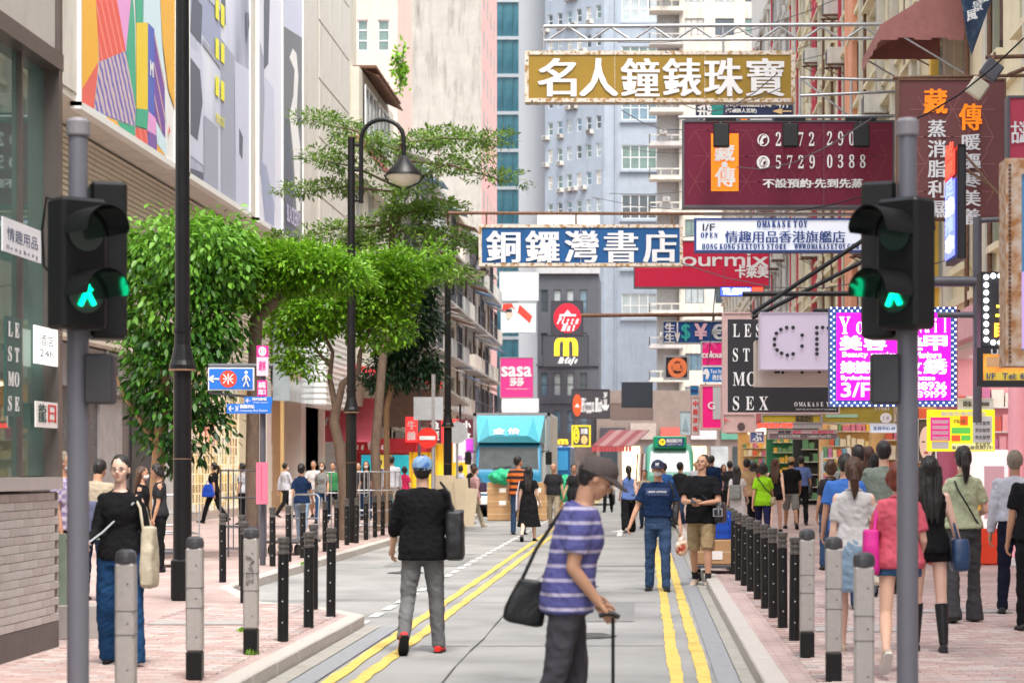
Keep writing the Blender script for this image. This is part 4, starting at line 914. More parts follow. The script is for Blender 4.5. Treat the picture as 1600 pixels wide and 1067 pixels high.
# LED signs at right
NK=mat('neon_blue',(.12,.15,1),.5,var=0,emit=1.6)
t=board('vertical_neon_sign','black vertical LED sign seen edge on, lit red at the top and blue below','sign',1496,226,1509,404,24,TK,BLACK,(),depth=.9,fw=.01)
fr=Fr(t.location,(0,1,0),(-1,0,0)); b=MB(); 
for j in range(6): b.mat(0 if j<2 else (1 if j%2 else 2)); z=1.28-.22*j; text_into(b,'按摩足浴推拿'[j],Vector((-.03,.75,z-.05)),Vector((0,-.6,0)),Vector((0,0,.18)),Vector((-1,0,0)),.02,.01)
b.build('lettering',[LEDR,LEDW,NK],t)
b=MB(); b.mat(0).quad((-.02,.85,1.0),(-.02,.05,1.0),(-.02,.05,1.3),(-.02,.85,1.3)).mat(1).quad((-.02,.85,.05),(-.02,.05,.05),(-.02,.05,.95),(-.02,.85,.95)); b.build('glow_panel',[mat('glow_red',(.7,.05,.03),.5,var=0,emit=.5),mat('glow_blue',(.12,.15,.8),.5,var=0,emit=.8)],t)
t=board('bulb_ring_sign','black sign ringed with large round white bulbs at the right edge','sign',1532,425,1582,543,20,TK,BLACK,[('工',1556,478,1575,494,mat('led_yellow',(1,.8,.05),.5,var=0,emit=1.2),.006,.006),('目',1554,506,1576,526,mat('led_orange',(1,.35,.03),.5,var=0,emit=1.2),.006,.006)],depth=.2,fw=.01)
L0=t.location; b=MB()
for k in range(9): b.ell(P(1541,433+12.2*k,19.97)-L0,(.026,.02,.026),nu=8,nv=6)
for k in range(1,4): b.ell(P(1541+11*k,431,19.97)-L0,(.026,.02,.026),nu=8,nv=6); b.ell(P(1541+11*k,535,19.97)-L0,(.026,.02,.026),nu=8,nv=6)
b.build('bulb_ring',mat('big_bulb',(.95,.98,1),.3,var=0,emit=1.8),t)
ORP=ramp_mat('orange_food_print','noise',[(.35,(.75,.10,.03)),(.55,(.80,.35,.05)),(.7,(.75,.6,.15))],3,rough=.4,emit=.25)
board('food_sign','orange food print sign in a dark dotted frame, low at the right edge','sign',1526,543,1625,604,20,ORP,TK,[(bold('U G'),1548,546,1578,554,TW),(bold('1/F  Tel: 6'),1541,583,1600,592,TB)],depth=.15,fw=.06,rects=[(1541,558,1572,573,colr('food_photo',(.65,.4,.2))),(1538,582,1615,594,colr('yel_strip',(.80,.62,.08)))])
CPF=ramp_mat('corroded_copper','noise',[(.35,(.32,.14,.05)),(.5,(.45,.30,.20)),(.65,(.50,.42,.36))],14,rough=.7,bump=.3)
t=board('copper_framed_sign','corroded copper framed sign with a blue panel cut off by the right edge','sign',1571,248,1650,572,15,colr('sky_panel',(.08,.25,.48)),CPF,(),depth=.25,fw=.115,rects=[(1594,425,1645,545,colr('violet_panel',(.45,.30,.6),.2))])
b=MB()
for k in range(46): b.ell(P(1578,258+6.8*k,14.97)-t.location,(.011,.011,.011),nu=6,nv=4)
tag(b.build('bulb_socket',RUST,t),kind='stuff')
# banner and poster board
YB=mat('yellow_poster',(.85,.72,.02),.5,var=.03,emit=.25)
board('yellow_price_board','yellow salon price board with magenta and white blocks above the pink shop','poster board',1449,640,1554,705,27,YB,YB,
  [('優惠套餐價目表',1470,643,1540,650,TW,.005)]+[('洗剪吹染燙護理',1456,656+8.5*k,1481,662+8.5*k,TW,.003) for k in range(4)]+[('全場八折',1489,655,1508,661,colr('brownink',(.3,.15,.05)),.003)]+[('男女髮型',1523,658+11*k,1546,664+11*k,TK,.002) for k in range(4)]+[('新店開張優惠進行中',1487,696,1550,702,TK,.002)],depth=.05,fw=.02,
  rects=[(1454,652,1484,688,colr('mag_block',(.75,.02,.25),.2)),(1487,668,1516,677,colr('green_block',(.1,.5,.08),.2)),(1520,650,1550,692,TW),(1456,690,1482,701,TW),(1500,650,1512,664,colr('red_round',(.75,.1,.03),.2)),(1487,680,1500,689,colr('red_round',(.75,.1,.03),.2)),(1502,680,1516,688,colr('green_block',(.1,.5,.08),.2)),(1487,693,1551,703,colr('pale_y',(.9,.85,.4),.2))])
board('white_notice_board','small white notice above the yellow price board','poster board',1497,622,1552,640,27.2,TW,TW,[('開張 51238888',1505,627,1545,635,TK,.003)],depth=.04,fw=.01)
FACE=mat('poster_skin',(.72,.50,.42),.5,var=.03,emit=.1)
t=board('face_poster','beauty poster with a calm woman face beside the grey pole','poster',1434,654,1462,722,28,mat('poster_hair',(.12,.08,.07),.5,var=.2),TW,[('●',1436,666,1458,718,FACE),('▬',1440,689,1445,691,TK),('▬',1450,689,1455,691,TK),('●',1443,705,1450,709,colr('lip2',(.6,.1,.12)))],depth=.05,fw=.01)
board('white_lamp_sign','white lit strip sign under the magenta sign','sign',1360,662,1402,676,30,LITW,TW,[('美容中心 1/F',1364,666,1399,672,TB,.003)],depth=.1,fw=.01)
board('olive_store_sign','olive sign with an oval floor badge under the magenta sign','sign',1284,634,1398,662,36,mat('olive_board',(.30,.24,.03),.5,var=.2),STEEL,[('●',1375,645,1393,661,TW),(serif('1/F'),1379,650,1389,656,TK),(serif('STORE'),1367,636,1390,641,TW)],depth=.15,fw=.02,rects=[(1290,647,1340,652,colr('soft_green',(.3,.5,.35)))])
board('olive_sign_panel','dark mustard panel beneath the black word sign','sign',1190,647,1283,661,37,mat('mustard_board',(.40,.29,.02),.5,var=.1),STEEL,[('珠寶金行',1243,649,1270,659,TK,.01)],depth=.15,fw=.02)
PKH=mat('pink_grey_header',(.50,.38,.40),.5,var=.08)
board('two_line_header','pinkish grey shop header with red and dark characters over the dark doorway','sign',1200,671,1308,686,48,PKH,PKH,[('營業',1216,673,1236,681,TK,.01),('承正',1238,673,1252,681,colr('red_char',(.7,.02,.1)),.012),('五金家品',1268,673,1302,681,colr('red_char',(.7,.02,.1)),.012)],depth=.3,fw=.01)
board('grey_address_header','narrow dark header strip with pale address lettering','sign',1202,677,1308,686,47.4,mat('dark_mauve',(.16,.12,.13),.5),PKH,[('Lockhart Road 504',1262,679,1298,684,TW),('洛克道五百零四號',1216,679,1250,684,TW)],depth=.2,fw=.005)
board('navy_character_sign','small navy square sign with one white brush character','sign',1171,673,1195,692,46,colr('slate_navy',(.08,.12,.28)),FRP,[('ぷ',1176,675,1190,689,TW,.01)],depth=.15,fw=.03)
board('red_letter_strip','row of red lettering on a strip under the black word sign','sign',1180,661,1285,669,39,mat('strip_grey',(.35,.33,.32),.5),STEEL,spread('甜品糖水專門',1183,661,1238,668,LEDR,.3,.01),depth=.1,fw=.005)
# restaurant signs
PRED=mat('pizza_red',(.55,.01,.03),.45,var=.05,emit=.05); MYEL=mat('arch_yellow',(.95,.62,.02),.4,var=0,emit=.35)
board('round_red_restaurant_sign','charcoal board with a round red restaurant emblem and white hat','sign',861,470,911,524,176,mat('charcoal_board',(.035,.035,.045),.5),TK,[('●',865,474,908,520,PRED),('▲',880,484,894,493,TW,.0,.0),('▬',874,491,900,494,TW),(script('Pizza',0x1D468),870,495,902,507,TW,.02,.02,.1),(script('Hut',0x1D468),877,506,897,517,TW,.02,.02,.1)],depth=1.2,fw=.05)
board('golden_arches_sign','charcoal board with yellow arches over a white script word','sign',848,524,920,573,176,mat('charcoal_board2',(.045,.05,.06),.5),TK,[('∩',869,528,886,556,MYEL,.16),('∩',883,528,900,556,MYEL,.16),(script('McCafe',0x1D468),871,558,899,570,TW,.04,.03,.15)],depth=1.0,fw=.05)
t=board('leaning_restaurant_sign','dark restaurant sign with white script, a red oval and a floor arrow','sign',893,608,953,654,150,mat('charcoal_board3',(.05,.045,.055),.5),TK,[('●',895,616,909,650,mat('oval_red',(.8,.08,.02),.5,var=0,emit=.1)),('▲',898,630,906,636,TW),(script('Pizza Hut',0x1D468),909,622,940,645,TW,.05,.04),(bold('3F'),943,613,949,621,TW),('↓',942,624,950,641,TW,.08,.05)],depth=.6,fw=.05)
board('blank_black_panel','blank black panel hanging beside the restaurant sign','sign',971,597,1020,637,150,mat('blank_panel',(.02,.026,.035),.4),TK,(),depth=.5,fw=.05)
board('brown_fascia_panel','plain brown panel under the blank black panel','sign',954,630,1020,656,160,mat('brown_fascia',(.15,.11,.095),.6,var=.1),TK,(),depth=.4,fw=.02)
board('yellow_framed_menu_sign','yellow framed menu sign next to the striped awning','sign',893,664,923,698,140,mat('menu_dark',(.06,.06,.06),.5),colr('frame_yellow',(.80,.62,.03)),[('●',896,667,905,692,MYEL),('8',898,670,903,690,TK),('●',908,680,918,694,mat('chick',(.8,.4,.15),.5,emit=.1)),('炸雞',908,669,918,678,TW,.03)],depth=.4,fw=.12)
board('small_arches_sign','small white burger restaurant lettering low over the white car','sign',866,684,898,704,170,mat('under_dark',(.06,.06,.06),.6),TK,[(bold("McDonald's"),867,696,896,703,TW,.05),('∩',873,686,880,694,MYEL,.08),('∩',879,686,886,694,MYEL,.08)],depth=.5,fw=.02)
PKS=mat('pink_shop_sign',(.60,.035,.22),.5,var=.05)
board('pink_hanging_sign','pink hanging cosmetics sign at the end of the left tenements','sign',781,558,834,622,130,PKS,STEEL,[(bold('sasa'),784,573,830,588,TW,.03,.02),('莎莎',797,590,818,603,TW,.04),('· making beauty ·',788,606,828,609,TW)],depth=.4,fw=.05)
t=board('umbrella_billboard','billboard print of a young man under a red and white umbrella','billboard',782,473,838,520,175,mat('bill_sky',(.55,.70,.68),.5,var=.1),STEEL,(),depth=.4,fw=.05)
L0=t.location; b=MB(); RU=colr('umb_red',(.75,.05,.03))
def pp(x,y,d=-.03): v=P(x,y,175)-L0; v.y=d; return v
b.mat(0).poly([pp(784,488),pp(786,475),pp(810,474),pp(832,494),pp(828,505),pp(800,480)]).mat(1).poly([pp(800,474,-.04),pp(812,474,-.04),pp(808,490,-.04)]).mat(2).poly([pp(792,519,-.05),pp(796,496,-.05),pp(812,492,-.05),pp(824,505,-.05),pp(826,519,-.05)]).mat(3).poly([pp(792,488,-.06),pp(798,484,-.06),pp(802,490,-.06),pp(798,500,-.06),pp(792,497,-.06)]).mat(4).poly([pp(790,488,-.065),pp(791,483,-.065),pp(800,483,-.065),pp(800,488,-.065)])
b.build('print',[RU,TW,colr('shirt_pale',(.55,.70,.78)),colr('print_skin',(.65,.42,.32)),TK],t)
board('white_shop_billboard','white washed panel above the umbrella billboard','billboard',780,424,842,470,178,colr('pale_green_print',(.62,.70,.66)),STEEL,(),depth=.3,fw=.05)
board('glass_roof_panel','pale tent panels above the truck roof','canopy',780,622,842,644,172,colr('pale_canvas',(.70,.70,.70)),STEEL,(),depth=.3,fw=.02)
# awning by charcoal building
t=thing('striped_awning','maroon striped awning folded open beside the menu sign','awning',P(955,688,138))
b=MB(); 
for k in range(6): u=-1.3+k*.45; b.mat(k%2).add([(u,0,-.35),(u+.45,0,-.35),(u+.45+1.2,2.0,.75),(u+1.2,2.0,.75),(u,0,-.42),(u+.45,0,-.42),(u+1.65,2.0,.68),(u+1.2,2.0,.68)],[(0,1,2,3),(7,6,5,4),(0,4,5,1),(1,5,6,2),(2,6,7,3),(3,7,4,0)])
b.build('canvas',[mat('awn_maroon',(.16,.04,.045),.7),mat('awn_pale',(.22,.12,.12),.7)],t)
b=MB()
for k in range(12): b.bb(-1.3+k*.225,-1.12+k*.225,-.03,.0,-.75,-.4)
b.build('valance',mat('awn_red',(.40,.05,.06),.7),t)
# left distant signs: caution pole signs, grey backs
def pole(x,y,h,r,m,t,z0=.12): b=MB(); b.tube([(x,y,z0),(x,y,h)],r,10); b.build('pole',m,t)
t=thing('no_entry_sign','round red no entry sign on a grey post below a blank grey plate','traffic sign',(P(668,0,44).x,44,0))
x0=0; pole(.12,.05,3.6,.045,STEEL,t)
b=MB(); pz=1.6+(730-684)/F*44; b.mat(0)
b.add([(.22*math.cos(k*math.pi/16),-.02,pz+.22*math.sin(k*math.pi/16)) for k in range(32)]+[(.22*math.cos(k*math.pi/16),0.0,pz+.22*math.sin(k*math.pi/16)) for k in range(32)],[tuple(range(32)),tuple(reversed(range(32,64)))]+[(k,(k+1)%32,32+(k+1)%32,32+k) for k in range(32)])
b.build('red_disc',mat('no_entry_red',(.75,.03,.02),.4,var=.03),t); MB().bb(-.17,.17,-.03,-.021,pz-.04,pz+.04).build('white_bar',TW,t)
MB().bb(-.3,.33,.02,.05,1.6+(730-656)/F*44,1.6+(730-620)/F*44).build('blank_plate',mat('plate_grey',(.45,.47,.49),.4,metal=.3),t)
t=thing('round_sign_back','grey back of a round sign beside the third lamp post','traffic sign',(P(714,0,56).x,56,0)); pole(0,.05,2.9,.035,STEEL,t)
b=MB(); b.add([(.3*math.cos(k*math.pi/12),-.02,2.55+.3*math.sin(k*math.pi/12)) for k in range(24)],[tuple(range(24))]); b.build('disc',mat('plate_grey',(.45,.47,.49),.4,metal=.3),t)
board('purple_white_banner','white and purple banner behind the third lamp post','banner',708,684,757,722,70,TW,TW,[(bold('SALE'),716,712,750,718,colr('prp',(.4,.1,.5)))],depth=.04,fw=.01,rects=[(728,686,756,708,colr('violet_print',(.55,.06,.6),.1))])
# MTR sign post
t=thing('station_direction_sign','big blue station sign with red roundel, arrow and walking figure','traffic sign',(P(361,0,31.4).x,31.4,0))
L0=t.location; q=lambda x,y,d=0: Vector(((x-361)/F*31.4,d,1.6+(HY-y)/F*31.4))
BL=colr('station_blue',(.015,.14,.52)); a=q(325,610);c=q(397,574)
MB().bb(a.x,c.x,0,.04,a.z,c.z).build('frame',TW,t); MB().bb(a.x+.02,c.x-.02,-.012,0,a.z+.02,c.z-.02).build('face',BL,t)
def disc(cx,cz,r,d,n=28): return [(cx+r*math.cos(2*math.pi*k/n),d,cz+r*math.sin(2*math.pi*k/n)) for k in range(n)]
ce=q(357,592); b=MB(); b.poly(disc(ce.x,ce.z,.13,-.016)); b.build('roundel',colr('roundel_red',(.75,.06,.03)),t)
b=MB()
for k in (-1,1):
    pts=[(ce.x+k*.075,-.02,ce.z+.07),(ce.x+k*.03,-.02,ce.z+.018),(ce.x+k*.03,-.02,ce.z-.018),(ce.x+k*.075,-.02,ce.z-.07)]; b.tube(pts,.011,4)
b.bb(ce.x-.075,ce.x+.075,-.024,-.016,ce.z-.009,ce.z+.009); b.bb(ce.x-.009,ce.x+.009,-.024,-.016,ce.z-.08,ce.z+.08)
b.build('roundel_mark',TW,t)
ce=q(385,592); b=MB(); b.poly(disc(ce.x,ce.z+.1,.026,-.018,12)); b.tube([(ce.x,-.018,ce.z+.06),(ce.x,-.018,ce.z-.02)],.024,4); 
for k in(-1,1): b.tube([(ce.x,-.018,ce.z-.02),(ce.x+k*.04,-.018,ce.z-.12)],.012,4); b.tube([(ce.x,-.018,ce.z+.06),(ce.x+k*.045,-.018,ce.z+.01),(ce.x+k*.055,-.018,ce.z-.03)],.009,4)
b.build('walking_figure',TW,t)
b=MB(); e=q(331,592); text_into(b,'←',Vector((e.x-.05,-.016,e.z-.05)),Vector((.16,0,0)),Vector((0,0,.1)),NEG,.006,.006); b.build('arrow',TW,t)
b=MB(); b.tube([q(325,613,.06),q(410,622,.1)],.02,6); b.tube([q(325,571,.06),q(425,571,.1)],.035,6); b.build('arm',GUNM,t)
t=thing('signpost','slim dark signpost carrying blue fingers, pink plates and a pink banner','signpost',(P(409,0,31).x,31,0)); q=lambda x,y,d=0: Vector(((x-409)/F*31,d,1.6+(HY-y)/F*31))
pole(0,.08,3.45,.045,GUNM,t)
def plate(nm,x0,y0,x1,y1,m,txt=(),d=0,rot=0):
    a=q(x0,y1);c=q(x1,y0); o=MB().bb(a.x,c.x,d,d+.03,a.z,c.z).build(nm,m,t)
    for (s,u0,v0,u1,v1,mm,bx) in txt:
        b=MB(); w=c.x-a.x;h=c.z-a.z; text_into(b,s,Vector((a.x+w*u0,d-.006,a.z+h*v0)),Vector((w*(u1-u0),0,0)),Vector((0,0,h*(v1-v0))),NEG,bx); b.build('lettering',mm,o)
PKB=mat('pink_banner',(.70,.14,.22),.6,var=.08)
plate('upper_finger',383,620,426,632,BL,[('←',.05,.2,.22,.8,TW,.004),('時代廣場',.3,.5,.8,.9,TW,.003),('Times Square',.3,.12,.85,.4,TW,0)],-.05)
plate('lower_finger',356,631,425,646,BL,[('←',.04,.2,.16,.8,TW,.004),('銅鑼灣站',.3,.52,.62,.92,TW,.003),('Causeway Bay Station',.3,.14,.92,.42,TW,0),('ж',.19,.2,.27,.8,TW,0)],-.08)
plate('round_mark_plate',401,540,419,558,colr('pink_i',(.70,.03,.25)),[('○',.2,.1,.8,.9,TW,.006),('I',.42,.25,.58,.75,TW,.006)])
plate('white_pink_plate',401,558,419,587,colr('pale_pink',(.72,.5,.58)),[('遊客',.2,.3,.8,.8,colr('pink_i',(.70,.03,.25)),.003)])
plate('pink_plate',402,594,417,619,colr('pink_i',(.70,.03,.25)),[('商場',.15,.5,.85,.9,TW,.004),('出口',.15,.1,.85,.45,TW,.004)])
plate('pink_banner',402,722,420,787,PKB,[('I',.45,.08,.5,.92,colr('band_r',(.45,.05,.1)),0)],-.1)
# ---------------- sign arms, trusses, cables over the road
def rig(name,label,segs,m=STEEL,cat='sign arm'):
    t=thing(name,label,cat,segs[0][0]); L0=Vector(segs[0][0])
    for k,sg in enumerate(segs):
        b=MB(); b.tube([Vector(sg[0])-L0,Vector(sg[1])-L0],sg[2],6); b.build('strut',m,t)
    return t
s=[(P(850,42,48),P(1425,38,48),.045),(P(850,64,48),P(1425,60,48),.04)]
n=17
for k in range(n): x=855+k*33; s.append((P(x,42 if k%2 else 64,48),P(x+33,64 if k%2 else 42,48),.03))
for x in (850,1130,1242): s.append((P(x,40,48),P(x,84,48),.03))
rig('lattice_truss','grey zigzag lattice truss above the gold sign',s)
rig('blue_sign_arm','thin rusty arm holding up the blue sign',[(P(700,333,45.2),P(1400,335,45.2),.035),(P(760,333,45.2),P(760,352,45.2),.02),(P(900,334,45.2),P(900,352,45.2),.02),(P(1050,334,45.2),P(1050,352,45.2),.02)],RUST)
rig('burgundy_sign_arm','rusty pipe arms above the burgundy sign',[(P(1060,184,40.3),P(1470,181,40.3),.035),(P(1250,150,41),P(1480,140,41),.03),(P(1250,122,41),P(1480,128,41),.03),(P(1250,122,41),P(1250,184,41),.025),(P(1330,125,41),P(1330,184,41),.025),(P(1400,125,41),P(1400,184,41),.025),(P(1250,122,41),P(1330,184,41),.02),(P(1068,326,40.4),P(1420,328,40.4),.03),(P(1100,335,40.4),P(1420,336,40.4),.03)],STEEL)
rig('black_sign_arm','black tube arms bracing the word signs on the right',[(P(1175,490,31),P(1395,345,31),.035),(P(1175,497,33),P(1405,380,33),.035),(P(1160,459,32),P(1405,459,32),.04),(P(1270,485,31.3),P(1500,487,31.3),.03)],BLACK)
rig('gantry_frame','dark square frame behind the right traffic light',[(P(1400,440,23),P(1540,440,23),.06),(P(1465,492,23),P(1540,492,23),.035),(P(1527,340,23),P(1527,660,23),.05),(P(1527,345,23),P(1620,340,23),.03)],GUNM,'frame')
rig('maroon_sign_arm','rusty struts running to the maroon vertical sign',[(P(1395,122,30.2),P(1620,118,30.2),.025),(P(1575,118,29),P(1720,60,29),.03),(P(1540,90,29),P(1720,85,29),.03),(P(1500,232,30),P(1590,340,29),.02),(P(1510,265,30),P(1600,325,29),.02)],RUST)
rig('exchange_sign_arm','rusty horizontal pole crossing above the exchange sign',[(P(908,493,52.5),P(1200,491,52.5),.05),(P(1060,491,52.5),P(1060,502,52.5),.03),(P(1115,491,52.5),P(1115,502,52.5),.03)],RUST)
for (nm,x0,y0,x1,y1,Z,lb) in (('a',1118,447,1102,600,49,'thin black cable slanting past the exchange sign'),('b',1242,330,1480,250,36,'thin cable rising across the burgundy sign'),('c',1400,200,1600,60,28,'pale cable crossing the maroon vertical sign')):
    a=P(x0,y0,Z); c=P(x1,y1,Z-1); t=thing('cable',lb,'cable',a); b=MB(); b.tube([(0,0,0)]+[(c-a)*f-Vector((0,0,.15*math.sin(f*math.pi))) for f in (.25,.5,.75)]+[c-a],.012,5); b.build('wire',BLACK,t)
random.seed(12)
for k in range(16):
    Z=random.uniform(40,110); x0=random.uniform(840,1150); x1=x0+random.uniform(150,420); y0=random.uniform(60,420); y1=y0+random.uniform(-90,40)
    a=P(x0,y0,Z); c=P(x1,y1,Z-8); t=thing('cable','sagging thin wire strung high over the street','cable',a,0,'thin wires strung over the street'); b=MB(); b.tube([Vector((0,0,0))]+[(c-a)*f-Vector((0,0,.5*math.sin(f*math.pi))) for f in (.2,.4,.6,.8)]+[c-a],.012,4); b.build('wire',GUNM,t)
# floodlights on arms at upper right
for (x,y,Z,m,lb) in ((1549,110,28.5,GUNM,'dark square floodlight on a rusty arm above the maroon sign'),(1527,138,29,mat('beige_lamp',(.55,.50,.38),.5),'beige square floodlight hanging over the maroon sign')):
    t=thing('sign_floodlight',lb,'floodlight',P(x,y,Z)); MB().box((0,0,0),(.26,.12,.26),M=Matrix.Rotation(R(35),3,'Y')).build('housing',m,t,bevel=.02); b=MB(); b.tube([(0,.05,.05),(.1,.3,.3)],.02,6); b.build('bracket',RUST,t)
# window awning on the cream house and blue banner
t=thing('window_awning','faded maroon fabric awning over a window of the cream house','awning',(5.9,37.5,9.7))
b=MB(); MA=mat('faded_maroon',(.33,.14,.13),.8,var=.15); 
b.add([(-1.55,0,0),(0,0,.95),(0,3.2,.95),(-1.55,3.2,0)],[(0,1,2,3)]); b.add([(-1.55,0,0),(0,0,.95),(0,0,0)],[(0,1,2)]); b.add([(-1.55,3.2,0),(0,3.2,.95),(0,3.2,0)],[(0,2,1)])
for k in range(10): b.quad((-1.55,k*.32,-.28+(.04 if k%2 else 0)),(-1.55,k*.32+.32,-.28+(.04 if k%2 else 0)),(-1.55,k*.32+.32,0),(-1.55,k*.32,0))
for k in range(5): b.quad((-1.55+k*.31,0,-.28+(.04 if k%2 else 0)),(-1.24+k*.31,0,-.28+(.04 if k%2 else 0)),(-1.24+k*.31,0,0),(-1.55+k*.31,0,0))
b.build('canvas',MA,t); b=MB(); b.tube([(-1.5,.02,0),(0,.02,-.9)],.018,5); b.tube([(-1.5,3.15,0),(0,3.15,-.9)],.018,5); b.build('awning_frame',STEEL,t)
t=thing('blue_cloth_banner','blue printed cloth banner stretched near the top right','banner',P(1560,60,31)); b=MB()
b.add([P(1497,-30,30)-P(1560,60,31),P(1560,-30,31)-P(1560,60,31),P(1518,88,31)-P(1560,60,31),P(1511,60,30.6)-P(1560,60,31)],[(0,1,2,3)]); b.build('cloth',ramp_mat('blue_cloth','noise',[(.4,(.03,.07,.18)),(.6,(.06,.14,.3)),(.7,(.35,.42,.5))],5),t)
b=MB(); 
for k,ch in enumerate('風景樓'): text_into(b,ch,P(1512+9*k,34-14*k,30.0)-P(1560,60,31),Vector((.14,0,.04)),Vector((-.02,0,.15)),NEG,.008)
b.build('lettering',TW,t)
# ---------------- bollards
def mk_bollard(dark):
    t=thing('bollard','','bollard')
    if dark:
        b=MB(); b.lathe([(.047,0),(.047,.74)],n=14,smooth=True); b.build('post',BLACK,t)
        b=MB(); b.lathe([(.050,.745),(.050,.76),(.043,.765),(.043,.79),(.050,.795),(.050,.81),(.043,.815),(.043,.835),(.051,.84),(.051,.865),(.05,.88),(.0,.89)],n=14); b.build('cap',mat('cap_worn',(.09,.085,.08),.35,metal=.3,var=.3),t)
        b=MB()
        for z in (.16,.34,.53,.66): b.ell((0,-.048,z),(.008,.006,.008),nu=6,nv=4)
        b.build('stud',STEEL,t)
    else:
        MB().box((0,0,.1),(.11,.11,.2)).build('foot',BLACK,t,bevel=.008)
        MB().box((0,0,.56),(.112,.112,.72)).build('post',SLABC,t,bevel=.012)
        b=MB(); b.lathe([(.060,.92),(.064,.925),(.064,.96),(.057,.985),(.03,1.0),(0,1.0)],n=16); b.build('cap',mat('cap_dark',(.05,.05,.055),.35,var=.2),t)
        b=MB(); b.bb(-.0575,.0575,-.0575,.0575,.50,.505); b.bb(-.0575,.0575,-.0575,.0575,.64,.645); b.build('seam',GUNM,t)
        b=MB(); 
        for z in (.3,.57,.8): b.ell((.02,-.057,z),(.006,.004,.006),nu=6,nv=4)
        b.build('stud',GUNM,t)
    return t
DB=mk_bollard(True); GB=mk_bollard(False); fst={'d':1,'g':1}
def bol(kind,x,y,label,group):
    src=DB if kind=='d' else GB
    if fst[kind]: o=src; fst[kind]=0; o.location=(x,y,.12)
    else: o=copy_tree(src,None,(x,y,.12))
    o['label']=label; o['group']=group; o.rotation_euler=(R(random.uniform(-.6,.6)),R(random.uniform(-.6,.6)),R(random.uniform(-4,4))); return o
def fx(px,base): s=(base-730)/1.48; return (px-CX)/s, F/s
ordn=['nearest','second','third','fourth','fifth','sixth','seventh','eighth','ninth','tenth','eleventh','twelfth','thirteenth','fourteenth','fifteenth']
GR='black bollards along the right kerb'
for k,(x,bs) in enumerate([(1241,1001),(1223,981),(1208,965),(1196,950),(1184,936),(1173,924),(1163,914),(1154,906),(1147,896),(1140,889)]):
    p=fx(x,bs); bol('d',p[0],p[1],'black bollard on the right kerb, %s from the camera'%ordn[k],GR)
for k in range(12): bol('d',1.28,28.9+1.15*(k+1),'black bollard further along the right kerb past the crates','far black bollards of the right kerb')
for k,(x,bs) in enumerate([(442,1001),(482,980),(517,963),(490,951)]):
    p=fx(x,bs); bol('d',p[0],p[1],['black bollard nearest the camera on the left kerb','black bollard between two others at the left kerb nose','black bollard closest to the road on the left kerb nose','black bollard half hidden behind the left kerb nose pair'][k],'black bollards at the left kerb nose')
for k,(x,bs) in enumerate([(382,941),(379,915),(348,909)]):
    p=fx(x,bs); bol('d',p[0],p[1],['black bollard just behind the scribbled grey bollard','black bollard behind another near the scribbled grey bollard','black bollard standing alone right of the lamp post'][k],'black bollards where the left kerb steps back')
for k,(x,bs) in enumerate([(426,884),(451,877),(473,871),(508,861),(526,856),(542,851),(557,848),(572,843),(586,839),(598,836),(610,832),(622,829)]):
    p=fx(x,bs); bol('d',p[0],p[1],'black bollard of the far left row, %s counted from the signpost'%(ordn[k] if k else 'first'),'black bollards of the far left row')
for k in range(8): bol('d',-5.5,47.5+1.3*k,'black bollard at the distant end of the far left row','distant bollards of the left row')
for k,(x,y,l) in enumerate([(-3.03,12.0,'grey square bollard nearest the camera on the left'),(-3.13,14.3,'grey square bollard in front of the black lamp post'),(-3.12,16.3,'grey square bollard with black scribble on its face'),(1.28,16.0,'grey square bollard next to the first black one on the right'),(1.32,14.2,'middle one of the three grey bollards on the right'),(1.25,11.6,'grey square bollard nearest the camera on the right')]):
    o=bol('g',x,y,l,'grey square bollards'); o.rotation_euler=(0,0,R(random.uniform(-3,3)))
    if k==2:
        b=MB(); r=random.Random(4)
        for q in range(5): b.tube([(r.uniform(-.04,.04),-.064,.55+.05*q+r.uniform(0,.05)) for _ in range(5)],.0025,4)
        b.build('scribble',TK,o)
